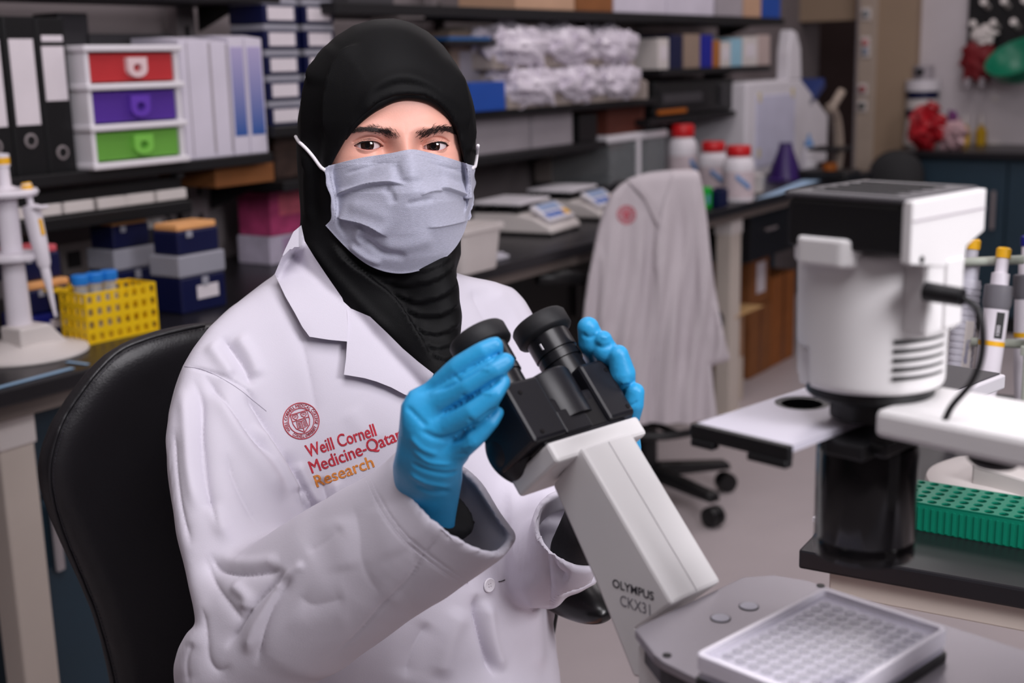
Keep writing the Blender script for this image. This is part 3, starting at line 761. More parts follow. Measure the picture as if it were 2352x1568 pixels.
o = thing('pipette_stand', 'white pipette carousel stand on the bench at the left edge', 'pipette stand', base, BR)
obj('base', lathe([(.118, 0), (.12, .003), (.118, .008), (.06, .022), (.03, .03), (0, .03)], 40), m_offw, o, smooth='auto')
obj('wedge', prism([(-.035, 0), (.07, 0), (.03, .045), (-.035, .045)], .06, 'y', bev=.004, M=Matrix.Translation((0, -.05, .012))), m_offw, o)
obj('column', lathe([(.024, .02), (.021, .15), (.0195, .2), (.0195, .31), (.015, .312)], 24), m_pw, o, smooth='auto')
obj('lower_ring', lathe([(.02, .176), (.05, .178), (.052, .184), (.05, .19), (.02, .192)], 28), m_pw, o, smooth='auto')
obj('carousel_head', lathe([(.02, .292), (.055, .294), (.058, .3), (.055, .306), (.02, .308)], 32), m_pw, o, smooth='auto')
for k, (dx, z) in enumerate([(.02, .31)]):
    obj('post_top', lathe([(.012, .308), (.011, .345), (.0135, .348), (.0135, .37), (0, .372)], 20), m_pw, o, smooth='auto')
    obj('post_button', lathe([(.0138, .352), (.0138, .364)], 20), m_yb, o)
tp = on_v(128, 727, base@V_-.075)
pipette(tp, math.radians(10), math.radians(150), 'white pipette leaning on the stand, tip near the yellow rack', m_yb, .25)
pipette(base+np.array([-.06, -.05, .055]), math.radians(4), math.radians(60), 'white pipette with blue band behind the stand column', m_bb, .25)

# ------------------------------------------------------------------ bench top, middle
# white tub
c = on_z(1095, 622, ZB)+V_*.06
o = thing('white_tub', 'white rectangular plastic tub beside the person at the bench edge', 'tub', c, BR)
def tub(w, d, h, t=.004):
    def ring(w_, d_, z, r=.02, n=6):
        P = []
        for sx, sy, a0 in ((1, 1, 0), (-1, 1, 90), (-1, -1, 180), (1, -1, 270)):
            for k in range(n):
                a = math.radians(a0+90*k/(n-1)); P.append((sx*(w_-r)+r*math.cos(a), sy*(d_-r)+r*math.sin(a), z))
        return P
    rings = [ring(.001, .001, 0, .0005), ring(w*.88, d*.88, 0), ring(w*.9, d*.9, .004), ring(w, d, h-.012), ring(w+.008, d+.008, h-.012), ring(w+.008, d+.008, h), ring(w-t, d-t, h), ring(w*.88-t, d*.88-t, .008), ring(.001, .001, .008, .0005)]
    return grid_mesh(np.array(rings), True)
obj('tub_shell', tub(.085, .085, .115), m_offw, o, smooth='auto')
o2 = thing('shallow_dish', 'small pale grey dish beside the white tub', 'dish', c+U_*.16+V_*.04, BR)
obj('dish_plate', bspan(-.05, .05, -.06, .06, .0, .012, .005), mat('pale_grey_plastic', (190, 188, 198), .4), o2); obj('dish_rim', bspan(-.04, .04, -.05, .05, .012, .018, .004), mat('pale_grey_plastic', (190, 188, 198), .4), o2)
# balances
def balance(px, py, lab, rot=0.):
    o = on_bench('bench_balance', lab, 'balance', px, py, 'laboratory balances on the bench', rot)
    prof = [(-.14, 0), (.13, 0), (.13, .055), (.0, .06), (-.08, .045), (-.135, .018)]
    obj('housing', prism(prof, .21, 'y', bev=.006, M=Matrix.Translation((0, .105, .008)) @ Matrix.Rotation(PI, 4, 'Z')), m_offw, o)
    for sx in (-.1, .13):
        for sy in (-.08, .08): obj('foot', lathe([(.012, 0), (.012, .009)], 12, origin=(sx, sy, 0)), m_blackp, o)
    obj('dark_deck', bspan(-.125, .03, -.108, .108, .066, .076, .003), m_blackp, o)
    obj('pan_support', lathe([(.03, .076), (.03, .09)], 16, origin=(-.05, 0, 0)), m_blackp, o)
    for k in range(3): obj('pan_clip', bspan(-.12+k*.06, -.105+k*.06, -.111, -.09, .076, .09, .002), m_blackp, o)
    obj('weighing_pan', bspan(-.13, .035, -.105, .105, .088, .098, .006), m_white, o)
    t = Matrix.Translation((.092, 0, .062)) @ Matrix.Rotation(math.radians(32), 4, 'Y')
    obj('keypad', box1((0, 0, 0), (.08, .17, .012), .003, M=t), m_white, o)
    obj('display', box1((-.02, .0, .006), (.03, .13, .004), .001, M=t), mat('lcd_blue_grey', (150, 170, 205), .3), o)
    for k in range(4): obj('key', box1((.016, -.06+k*.04, .006), (.024, .03, .004), .001, M=t), mat('blue_key', (60, 105, 185), .4) if k < 3 else m_yb, o)
    return o
balance(1208, 530, 'front laboratory balance with white pan beside the tub', math.radians(-84))
balance(1322, 496, 'rear laboratory balance behind the hanging coat', math.radians(-84))
# analytical balance with glass draft shield
A = on_z(1400, 470, ZB); v = A@V_
u0, u1, _, z1 = front(1404, 1530, 302, 470, v, ZB)
o = thing('analytical_balance', 'glass-sided analytical balance with a white top behind the coat', 'balance', bl((u0+u1)/2, min(v+.13, WALL_V-.22), ZB), BR)
hw = (u1-u0)/2; h = z1-ZB
m_gl = mat('shield_glass', (150, 155, 158), .08, alpha=.35)
obj('base', bspan(-hw, hw, -.13, .2, 0, .07, .008), m_dgrey, o); obj('base_panel', bspan(-hw*.9, hw*.9, -.135, -.129, .012, .06, .002), m_navy, o)
obj('rear_housing', bspan(-hw, hw, .12, .2, .07, h-.03, .005), mat('beige_housing', (140, 130, 126), .6), o)
for x in (-hw, hw-.004): obj('side_pane', bspan(x, x+.004, -.12, .12, .07, h-.03), m_gl, o)
obj('front_pane', bspan(-hw+.004, hw-.004, -.124, -.12, .07, h-.03), m_gl, o)
obj('post', bspan(-.012, .012, -.13, -.118, .07, h-.02, .002), m_white, o)
obj('top_cover', bspan(-hw-.02, hw+.02, -.13, .2, h-.032, h-.004, .008), m_white, o); obj('top_knob', lathe([(.02, h-.005), (.017, h+.008), (0, h+.01)], 18, origin=(hw*.2, 0, 0)), m_white, o, smooth='auto')
obj('weighing_pan', lathe([(.035, .09), (.035, .094), (0, .094)], 24), m_chrome, o); obj('pan_stem', lathe([(.006, .07), (.006, .09)], 10), m_chrome, o)
obj('red_button', bspan(hw*.3, hw*.7, -.137, -.135, .045, .056), mat('dull_red', (150, 60, 65), .5), o)
# navy small box and grey transparent bag left of it
o = on_bench('ink_box', 'small navy box behind the balances', 'box', 1352, 435); obj('body', bspan(0, .12, 0, .08, 0, .07, .004), m_navy, o); obj('flap', bspan(-.02, .04, 0.01, .07, .07, .095, .004), m_blackp, o)
o = on_bench('beaker', 'clear plastic beaker against the wall beside the mask', 'beaker', 1118, 470); obj('wall', lathe([(.036, 0), (.036, .1), (.039, .104), (.036, .104), (.034, .1), (.034, .004), (0, .004)], 24), mat('clear_beaker', (200, 195, 200), .15, alpha=.4), o, smooth='auto')
# red-capped bottles
m_red = mat('red_cap', (205, 28, 34), .35)
def bottle(px, py, lab, h=.2, r=.052, rot=0.):
    o = on_bench('reagent_bottle', lab, 'bottle', px, py, 'white bottles with red caps', rot)
    obj('bottle_body', lathe([(r*.9, 0), (r, .006), (r, h*.6), (r*.99, h*.66), (r*.86, h*.76), (r*.66, h*.81), (r*.62, h*.83)], 32), m_white, o, smooth='auto')
    obj('bottle_label', lathe([(r*1.006, h*.08), (r*1.006, h*.55)], 32, cap=False), mat('bottle_label', (205, 190, 195), .6, var=.1, scale=30), o, smooth=True)
    bm = B()
    for k in range(7):
        a = math.radians(200+k*7); box(bm, (r*1.012*math.cos(a), r*1.012*math.sin(a), h*(.46-.03*k)), (.009, .009, h*.08), rz=a)
    obj('label_print', bm, m_ltblue, o)
    obj('screw_cap', lathe([(r*.76, h*.82), (r*.78, h*.83), (r*.78, h*.97), (r*.7, h), (0, h)], 36), m_red, o, smooth='auto')
    return o
hb1 = .2
bottle(1637, 447, 'white bottle with red cap left of its twin, showing blue print', hb1, .057)
bottle(1695, 462, 'white bottle with red cap rightmost by the blue sheet', hb1, .057)
b3 = bottle(1567, 440, 'tallest white bottle with red cap right behind the coat', .26, .058, math.radians(40))
# green and navy small things at the bench edge
o = on_bench('green_box', 'bright green small box at the bench edge beside the coat', 'box', 1622, 482); obj('body', bspan(0, .05, 0, .06, 0, .075, .006), mat('bright_green', (20, 170, 50), .4), o); obj('blue_spot', bspan(.006, .025, -.001, .001, .02, .05), m_ltblue, o)
o = on_bench('navy_holder', 'dark navy holder between green box and bottles', 'holder', 1655, 478); obj('body', bspan(0, .065, 0, .05, 0, .062, .004), m_navy, o); obj('notch', bspan(.015, .03, -.001, .03, .062, .07, .001), m_navy, o)
o = on_bench('white_cup', 'small white cup right of the bottles', 'cup', 1735, 440); obj('cup_wall', lathe([(.03, 0), (.036, .06), (.04, .065), (.036, .066), (.033, .06), (.028, .004), (0, .004)], 24), m_offw, o, smooth='auto')
# blue sheet on the bench
P4 = [on_z(*q, ZB+.001) for q in [(1735, 458), (1790, 446), (1905, 408), (1868, 404)]]
bm = B(); f = bm.faces.new([bm.verts.new(p) for p in P4]); r = bmesh.ops.extrude_face_region(bm, geom=[f]); bmesh.ops.translate(bm, vec=(0, 0, .002), verts=[q for q in r['geom'] if isinstance(q, bmesh.types.BMVert)]); bmesh.ops.recalc_face_normals(bm, faces=bm.faces[:])
tag(obj('bench_sheet', bm, mat('pale_blue_sheet', (170, 200, 230), .6)), 'pale blue absorbent sheet lying along the bench edge', 'sheet')
# purple cone bottle, blue-capped wash bottle
o = on_bench('purple_flask', 'dark purple conical flask on the bench before the white instrument', 'flask', 1803, 412)
obj('flask_body', lathe([(.075, 0), (.075, .01), (.03, .13), (.026, .15), (.03, .153), (0, .153)], 28), mat('dark_purple', (58, 34, 100), .35), o, smooth='auto'); obj('flask_foot', bspan(-.13, 0, -.03, .03, 0, .012, .004), mat('dark_purple', (58, 34, 100), .35), o)
o = on_bench('wash_bottle', 'white wash bottle with blue cap beside the purple flask', 'bottle', 1856, 405)
obj('bottle_body', lathe([(.035, 0), (.036, .01), (.034, .09), (.018, .12), (.016, .13)], 24), m_white, o, smooth='auto'); obj('blue_cap', lathe([(.019, .128), (.019, .15), (.008, .155), (.005, .18), (0, .181)], 20), m_ltblue, o, smooth='auto')
# large white instrument with blue screen
A = on_z(1712, 412, ZB); v = A@V_
u0 = A@U_; u1 = on_v(1900, 380, v)@U_; z1 = on_v(1800, 183, v)[2]
o = thing('white_instrument', 'large white instrument with sloped front and blue screen by the doorway', 'instrument', bl(u0, v, ZB), BR)
W = u1-u0; h = min(z1-ZB, SE-.03-ZB)
obj('housing', prism([(0, 0), (W, 0), (W, h*.55), (W*.62, h), (0, h)], min(.4, WALL_V-.02-v), 'y', bev=.012), m_white, o)
obj('side_panel', bspan(W*.1, W*.55, -.004, .001, h*.1, h*.85, .003), mat('pale_lilac', (205, 204, 225), .5), o)
for k, (x, z) in enumerate([(.12, .88), (.5, .9), (.12, .3)]): obj('yellow_tab', bspan(W*x, W*x+.025, -.006, -.003, h*z-.04, h*z), mat('pale_yellow', (215, 200, 150), .5), o)
M_ = Matrix.Translation((W*.84, .1, h*.82)) @ Matrix.Rotation(math.atan2(W*.38, h*.45), 4, 'Y')
obj('screen', box1((0, 0, 0), (.05, .2, h*.55), .008, M=M_), mat('blue_panel', (44, 62, 120), .4), o); obj('screen_glass', box1((.026, 0, 0), (.002, .16, h*.4), .001, M=M_), m_navy, o)
obj('robot_arm', prism([(0, 0), (.16, 0), (.14, h*.35), (.09, h*.52), (.03, h*.55), (0, h*.3)], .06, 'y', bev=.008, M=Matrix.Translation((W*.47, .0, h-.005))), m_white, o)
o = on_bench('beige_microscope', 'beige microscope standing at the far end of the bench', 'microscope', 1905, 412)
m_be = mat('beige_enamel', (150, 136, 124), .5)
obj('foot', bspan(-.08, .1, -.1, .12, 0, .04, .01), m_blackp, o); obj('limb', tube(spline([(.08, 0, .02), (.1, 0, .12), (.06, 0, .24), (-.02, 0, .3)], 8), .022, 12), m_be, o, smooth=True)
obj('stage', bspan(-.08, .08, -.07, .07, .12, .135, .003), m_blackp, o); obj('eyepiece_tube', tube([(-.02, 0, .28), (.06, -.02, .36)], .018, 12), m_be, o, smooth=True); obj('filter_ring', lathe([(.03, .04), (.03, .07)], 20), mat('orange_band', (205, 110, 20), .5), o)
# ------------------------------------------------------------------ under the bench, right part
def floor_box(name, lab, pl, pr, pb, pt, dep, m, v=None, cat='carton', z0=0.):
    A = on_z(pl, pb, z0) if v is None else on_v(pl, pb, v)
    v = A@V_; u0 = A@U_; u1 = on_v(pr, pb, v)@U_; z1 = on_v(pl, pt, v)[2]
    o = thing(name, lab, cat, bl(u0, v, z0), BR); w = u1-u0
    obj('body', bspan(0, w, 0, dep, 0, z1-z0, .003), m, o)
    obj('packing_tape', bspan(w*.45, w*.55, -.001, 0, 0.01, (z1-z0)-.004), mat('brown_tape', (112, 66, 36), .4), o)
    return o, w, z1-z0
o, w, h = floor_box('shipping_carton', 'brown cardboard carton on the floor under the bench, left one', 1720, 1768, 872, 712, .3, m_card)
ov = world_of(o).translation; vv_ = np.array(ov)@V_
floor_box('shipping_carton', 'brown cardboard carton on the floor under the bench, right one', 1770, 1822, 850, 640, .3, mat('orange_cardboard', (150, 88, 40), .8, var=.1, scale=14), v=vv_+.002)
u0 = np.array(ov)@U_; 
o = thing('shipping_carton', 'upper brown cardboard carton with a white delivery slip under the bench', 'carton', bl(u0+.02, vv_+.01, h+.0005), BR)
h3 = min(.2, ZB-.27-h-.01)
obj('body', bspan(0, w*.9, 0, .28, 0, h3, .003), m_card, o); obj('delivery_slip', bspan(w*.3, w*.7, -.0012, 0, h3*.25, h3*.9), m_paper, o)
o, w, h = floor_box('cream_carton', 'cream carton under the bench right behind the hanging coat', 1640, 1706, 952, 850, .26, mat('cream_card', (196, 182, 168), .7))
ov = np.array(world_of(o).translation)
o = thing('open_carton', 'beige open carton stacked on the cream carton behind the coat', 'carton', ov+np.array([0, 0, h+.0005]), BR)
h2 = .2
obj('body', bspan(0, w, 0, .28, 0, h2, .003), mat('light_brown_card', (160, 124, 96), .8), o); obj('flap', box1((w/2, -.03, h2+.006), (w*.96, .1, .004), 0, M=None), mat('flap_card', (196, 156, 104), .8), o)
for k in range(4):
    t = thing('magazine', ['lowest', 'second', 'third', 'topmost'][k]+' magazine of the pile on the beige open carton', 'magazine', ov+np.array([0, 0, h+h2+.0095+k*.0125])+U_*(.02+.01*(k % 2))+V_*.06, BR+.1*(k-1.5), 'magazines piled on the beige carton')
    mc = [(200, 195, 200), (90, 110, 115), (120, 80, 110), (205, 200, 205)][k]
    obj('pages', bspan(0, w*.8, 0, .2, 0.0005, .0105, .001), m_paper, t); obj('cover', bspan(-.001, w*.8+.001, -.001, .201, .0106, .012), mat(f'magazine_cover_{k}', mc, .4), t)
# ------------------------------------------------------------------ end bench by the far wall
q0 = on_z(2040, 345, ZFAR)@U_; vL = on_z(2052, 345, ZFAR)@V_
o = thing('end_bench', 'black-topped bench with dark teal cabinets along the far wall', 'bench', bl(q0, vL, 0), BR)
Ld = 3.2
obj('worktop', bspan(-.02, END_U-q0-.01, -Ld, 0, ZFAR-.03, ZFAR, .004), m_black, o)
obj('carcass', bspan(.03, END_U-q0-.01, -Ld, -.01, .08, ZFAR-.031), m_teal, o); obj('plinth', bspan(.06, END_U-q0-.01, -Ld, -.01, 0, .08), m_shelf, o)
for k in range(6):
    y1 = -.02-k*.52; d = obj('door', bspan(.01, .03, y1-.51, y1, .09, ZFAR-.05, .003), m_teal, o); obj('handle', bspan(-.012, .002, y1-.47, y1-.45, .5, .68, .004), m_post, d)
def far_thing(name, lab, cat, px, py): return thing(name, lab, cat, on_z(px, py, ZFAR), BR)
m_rbag = mat('red_bag', (165, 22, 34), .35, var=.2, scale=20)
o = far_thing('biohazard_bag', 'red plastic waste bag sitting on the far bench', 'bag', 2126, 343); crumple(o, 'bag_body', .2, .17, .18, 0, 0, .1, 3, m_rbag, 20); crumple(o, 'bag_knot', .07, .07, .06, .0, -.02, .2, 5, m_rbag, 10)
o = far_thing('white_bag', 'pinkish white plastic bag beside the red waste bag', 'bag', 2184, 342); crumple(o, 'bag_body', .16, .14, .14, 0, 0, .07, 8, mat('pinkish_bag', (200, 165, 170), .4), 16); crumple(o, 'bag_knot', .05, .05, .06, 0, 0, .15, 9, mat('purple_tie', (110, 50, 110), .5), 10)
o = far_thing('red_jar', 'small dark red jar on the far bench', 'jar', 2196, 334); obj('jar_body', lathe([(.03, 0), (.032, .08), (.02, .1)], 18), m_rbag, o, smooth='auto'); obj('jar_lid', lathe([(.026, .098), (.026, .12), (0, .122)], 18), mat('dull_red', (150, 60, 65), .5), o, smooth='auto')
for px, lab, c in [(2215, 'left', (215, 170, 20)), (2252, 'right', (190, 150, 20))]:
    o = far_thing('yellow_bottle', lab+' small yellow bottle on the far bench', 'bottle', px, 332); mm = mat('yellow_'+lab, c, .4)
    obj('bottle_body', lathe([(.026, 0), (.027, .07), (.012, .085), (.012, .1)], 18), mm, o, smooth='auto'); obj('nozzle', lathe([(.013, .099), (.01, .125), (.004, .15), (0, .15)], 14), m_offw, o, smooth='auto')
o = far_thing('tall_burette', 'tall thin pale stand with a round head on the far bench', 'stand', 2282, 330); obj('foot', lathe([(.045, 0), (.045, .012), (0, .012)], 20), m_offw, o); obj('rod', lathe([(.012, .012), (.012, .2)], 12), m_offw, o); obj('head', lathe([(0, .195), (.02, .2), (.03, .225), (.02, .25), (0, .255)], 18), m_offw, o, smooth='auto')
o = far_thing('dispenser_tower', 'white dispenser with navy bands standing against the end wall', 'dispenser', 2114, 331)
zz = 0
bz = world_of(o).translation.z
hh = on_u(2120, 150, np.array(world_of(o).translation)@U_)[2]-ZFAR
obj('base', lathe([(.085, 0), (.08, hh*.25), (.075, hh*.35)], 28), m_offw, o, smooth='auto')
for k, (f0, f1, mm, r) in enumerate([(.35, .45, m_navy, .08), (.45, .58, m_offw, .08), (.58, .68, m_navy, .08), (.68, .82, m_white, .085), (.82, 1.0, m_gray, .05)]): obj('band' if mm is m_navy else 'section', lathe([(r, hh*f0), (r, hh*f1-.001)], 28), mm, o, smooth='auto')
obj('black_spout', lathe([(.018, 0), (.018, .03)], 14, axis=(-1, 0, 0), origin=(-.05, 0, hh*.92)), m_blackp, o)
# dark peg rack on the end wall
pz0 = on_u(2280, 178, END_U-.02)[2]; pvL = on_u(2222, 90, END_U-.02)@V_
o = thing('drying_rack', 'black peg drying rack on the end wall with white pegs', 'drying rack', bl(END_U-.012, pvL, pz0), BR)
obj('board', bspan(-.02, .01, -.9, 0, 0, .75, .005), m_blackp, o)
for i in range(9):
    for j in range(7):
        if j < 2 and i < 4: continue
        y = -.05-.095*i-(.045 if j % 2 else 0); z = .04+.1*j
        if y < -.88: continue
        obj('peg', lathe([(.014, 0), (.012, .08), (.017, .085), (.017, .1), (0, .104)], 12, axis=(-1, 0, .25), origin=(-.02, y, z)), m_offw, o, smooth='auto')
q = on_u(2243, 150, END_U-.1); o = thing('red_pouch', 'dark red pouch with white cloth hanging on the peg rack', 'pouch', q+np.array([0, 0, -.06]), BR)
crumple(o, 'pouch_body', .08, .16, .2, 0, 0, .08, 12, mat('dark_red_cloth', (120, 20, 28), .6), 16); crumple(o, 'white_cloth', .06, .12, .09, -.01, -.03, .2, 13, m_offw, 12)
for s in (-1, 1): obj('bottom_tab', bspan(-.03, .01, s*.035-.012, s*.035+.012, -.05, 0, .004), m_gray, o)
q = on_u(2345, 150, END_U-.2); o = thing('green_bowl', 'green plastic bowl hanging on the peg rack at the right edge', 'bowl', q, BR)
obj('bowl_shell', lathe([(.0, -.07), (.07, -.06), (.13, -.01), (.15, .05), (.155, .055), (.145, .05), (.12, -.005), (.06, -.05), (0, -.06)], 32, axis=(-.5, .2, .75)), mat('green_plastic', (20, 120, 90), .35), o, smooth='auto')
# dark rounded chair back standing before the far bench
q = on_z(2050, 600, 0); 
cp = on_u(2058, 420, q0-.36)
o = thing('task_chair', 'dark office chair standing before the far bench', 'chair', (cp[0], cp[1], 0), BR+.3)
ztop = on_u(2052, 352, q0-.36)[2]
def rounded(w, h, n=8, r=.1):
    P = []
    for sx, sy, a0 in ((1, 1, 0), (-1, 1, 90), (-1, -1, 180), (1, -1, 270)):
        for k in range(n):
            a = math.radians(a0+90*k/(n-1)); P.append((sx*(w-r)+r*math.cos(a), sy*(h-r)+r*math.sin(a)))
    return P
def chair_base(o, zs, r=.26, ring=False):
    obj('gas_column', lathe([(.03, .1), (.03, .25), (.02, .25), (.02, zs-.02)], 16), m_blackp, o, smooth='auto')
    for k in range(5):
        a = 2*PI*k/5+.3; c_, s_ = math.cos(a), math.sin(a)
        l = obj('base_arm', prism([(.02, .085), (.03, .125), (r, .1), (r+.01, .075)], .045, 'y', bev=.006, M=Matrix.Rotation(a, 4, 'Z') @ Matrix.Translation((0, -.0225, 0))), m_blackp, o)
        w_ = lathe([(.008, -.024), (.029, -.022), (.031, -.012), (.031, -.004), (.012, -.003), (.012, .003), (.031, .004), (.031, .012), (.029, .022), (.008, .024)], 18, axis=(-s_, c_, 0), origin=(c_*r, s_*r, .031))
        obj('caster', w_, m_blackp, l, smooth='auto')
    if ring:
        obj('foot_ring', tube([(.2*math.cos(t), .2*math.sin(t), .27) for t in np.linspace(0, 2*PI, 32, endpoint=False)], .012, 8, closed=True), m_blackp, o, smooth=True)
        for k in range(3):
            a = 2*PI*k/3; obj('ring_spoke', tube([(0, 0, .26), (.2*math.cos(a), .2*math.sin(a), .27)], .01, 8), m_blackp, o, smooth=True)
chair_base(o, .45); obj('seat', prism(rounded(.22, .22), .07, 'z', bev=.02, M=Matrix.Translation((0, 0, .44))), m_rub, o, smooth='auto')
obj('backrest', prism(rounded(.13, (ztop-.5)/2, r=.125), .06, 'x', bev=.02, M=Matrix.Translation((.2, 0, (ztop+.5)/2))), m_rub, o, smooth='auto'); obj('back_stem', tube([(.12, 0, .47), (.26, 0, .5), (.27, 0, .75)], .02, 8), m_blackp, o, smooth=True)
# ================================================================== microscope, its table, and the side table
MO = np.array([.20313, .71551, 0.]); MR = math.radians(-47)
MA = np.array([math.cos(MR), math.sin(MR), 0]); MW = np.array([-math.sin(MR), math.cos(MR), 0])
def sc(s, t, z): return MO+MA*s+MW*t+np.array([0, 0, z])
def sc_loc(X): return (X-MO)@MA, (X-MO)@MW, X[2]
def sc_t(x, y, t):
    q = ray(x, y); k = ((MO-CAM)@MW+t)/(q@MW); return sc_loc(CAM+q*k)
def sc_z(x, y, z): return sc_loc(on_z(x, y, z))
m_scope = mat('microscope_enamel', (224, 222, 222), .42, var=.015, bump=.04, bscale=500)
m_scblk = mat('microscope_black_enamel', (23, 23, 29), .38, var=.06, bump=.03, bscale=600)
m_glossb = mat('gloss_black', (12, 12, 14), .16, var=.04)
m_alu = mat('anodised_stage', (150, 145, 152), .36, metal=.55, var=.03, scale=4, bump=.03, bscale=900)
m_screw = mat('dark_screw', (30, 28, 30), .4, metal=.6)
ZT = .81
# table under the microscope
o = thing('microscope_table', 'grey-topped table carrying the microscope at the lower right', 'table', sc(.2, -.3, 0), MR)
obj('top', bspan(-.36, .6, -.35, .33, ZT-.03, ZT, .004), mat('grey_laminate', (120, 112, 114), .5), o)
for x in (-.32, .55):
    for y in (-.3, .28): obj('leg', bspan(x-.025, x+.025, y-.025, y+.025, 0, ZT-.031, .003), m_cream, o)
# ---- microscope
o = ms = thing('inverted_microscope', 'white and black inverted microscope with tilted binocular column', 'microscope', sc(0, 0, ZT), MR)
dz_ = -ZT
def mo(name, geo, m, smooth=False, parent=None):
    if isinstance(geo, bmesh.types.BMesh): bmesh.ops.translate(geo, vec=(0, 0, dz_), verts=geo.verts[:])
    return obj(name, geo, m, parent or ms, smooth=smooth)
def yprism(poly, y0, y1, bev=.002, seg=2): return prism(poly, y1-y0, 'y', bev=bev, M=Matrix.Translation((0, y0, 0)), seg=seg)
base = mo('base_body', yprism([(-.118, ZT), (.26, ZT), (.26, .957), (-.118, .957)], -.066, .062, .004), m_scope)
column = mo('column', yprism([(-.203, 1.060), (-.121, .969), (-.152, .941), (-.128, .912), (-.156, .904), (-.189, .961), (-.232, 1.026)], -.026, .026, .0025), m_scope)
mo('column_seam', yprism([(-.2005, 1.0585), (-.1212, .9706), (-.1216, .9702), (-.2009, 1.0581)], -.00025, .00025, 0), mat('seam_grey', (206, 204, 205), .5), parent=column)
# bracket block on the column's top
EA = Vector((-.667, 0, .745)); NA = Vector((.745, 0, .667)); TA = Vector((0, 1, 0))
HB = Vector((-.2305, 0, 1.0425))
MH = Matrix.Translation(HB) @ Matrix(((NA.x, 0, EA.x, 0), (0, 1, 0, 0), (NA.z, 0, EA.z, 0), (0, 0, 0, 1)))   # local (N, t, e)
def hd(bm): bmesh.ops.transform(bm, matrix=MH, verts=bm.verts[:]); return bm
bl_ = [(-.027, -.044), (.0262, -.044), (.0262, .045), (.0262, .045), (-.027, .045)]
blk = prism([(-.027, -.046), (.0262, -.046), (.0262, .047), (-.027, .047)], .016, 'z', bev=.0028, M=Matrix.Translation((0, 0, -.009)))
mo('mounting_block', hd(blk), m_scope)
blk = prism([(-.024, -.036), (.0258, -.034), (.0258, .035), (-.024, .036)], .012, 'z', bev=.002, M=Matrix.Translation((0, 0, -.018)))
blk.free()
# binocular head
low = hd(prism([(-.025, -.043), (.020, -.043), (.0215, -.03), (.0215, .036), (.016, .046), (-.025, .046)], .034, 'z', bev=.003, M=Matrix.Translation((0, 0, .006))))
head = mo('binocular_head', low, m_scblk)
# smooth belly of the head hanging towards the user
def belly(P):
    d = d_ell(P, (-.016, -.012, .024), (.030, .045, .034)); d = smax(d, -(P[:, 2]+.0035), .006); d = smax(d, P[:, 0]-.012, .004); return d
Vb, Fb = sdf_mesh(belly, (-.08, -.075, -.02), (.03, .055, .07), .0016)
MHn = np.array(MH)
mo('head_belly', B(), m_scblk) if False else obj('head_belly', ((np.c_[Vb, np.ones(len(Vb))]@MHn.T)[:, :3]+np.array([0, 0, dz_]), Fb), m_scblk, ms, smooth=True)
for s in (-1, 1):
    y0, y1 = (.0215, .056) if s > 0 else (-.055, -.0215)
    h_ = mo('prism_housing', hd(prism([(-.022, y0), (.0255, y0), (.0255, y1-.008*(s > 0)), (.014, y1), (-.022, y1)], .048, 'z', bev=.0028, M=Matrix.Translation((0, 0, .010)))), m_scblk)
    h_['label'] = ('right' if s > 0 else 'left')+' prism housing of the binocular head'
    for e_ in (.016, .048): mo('screw', hd(lathe([(.0018, 0), (.0018, .0006), (0, .0007)], 12, axis=(1, 0, 0), origin=(.0253, s*.044, e_))), m_screw, parent=h_)
mo('hinge_barrel', hd(lathe([(.0225, .022), (.0225, .0585), (.0215, .0605), (.0195, .061), (.0185, .0595), (0, .0595)], 44, origin=(.004, 0, 0))), m_scblk, 'auto')
mo('barrel_face', hd(bspan(-.01, .0235, -.0215, .0045, .010, .0285, .0012)), m_scblk)
mo('scale_slot', hd(bspan(.0, .0222, .0047, .0205, .010, .0315, .0008)), m_shelf)
m_eye = mat('eyepiece_black', (20, 20, 24), .3, var=.05); m_lens = mat('eyepiece_lens', (40, 44, 60), .04, var=.02)
for s in (-1, 1):
    or_ = (.002, s*.0315, 0)
    t_ = mo('eyepiece_tube', hd(lathe([(.0155, .05), (.0155, .0715), (.0145, .072)], 40, origin=or_)), m_eye, 'auto')
    e_ = mo('eyepiece', hd(lathe([(.0155, .0712), (.0168, .0716), (.0168, .077), (.0158, .0775), (.0158, .0795), (.0172, .080), (.0172, .0965), (.0165, .097)], 44, origin=or_)), m_eye, 'auto')
    mo('eyecup', hd(lathe([(.0170, .0945), (.0215, .0965), (.0225, .098), (.0225, .1085), (.0210, .1105), (.0165, .108), (.0135, .1035), (.0135, .101)], 48, origin=or_)), m_rub, 'auto', parent=e_)
    mo('lens', hd(lathe([(.0135, .1015), (.008, .1022), (0, .1025)], 32, origin=or_)), m_lens, 'auto', parent=e_)
    mo('white_mark', hd(box1((.002+.0173*.35, s*.0315-.0173*.93, .086), (.0012, .0012, .005), 0)), m_white, parent=e_)
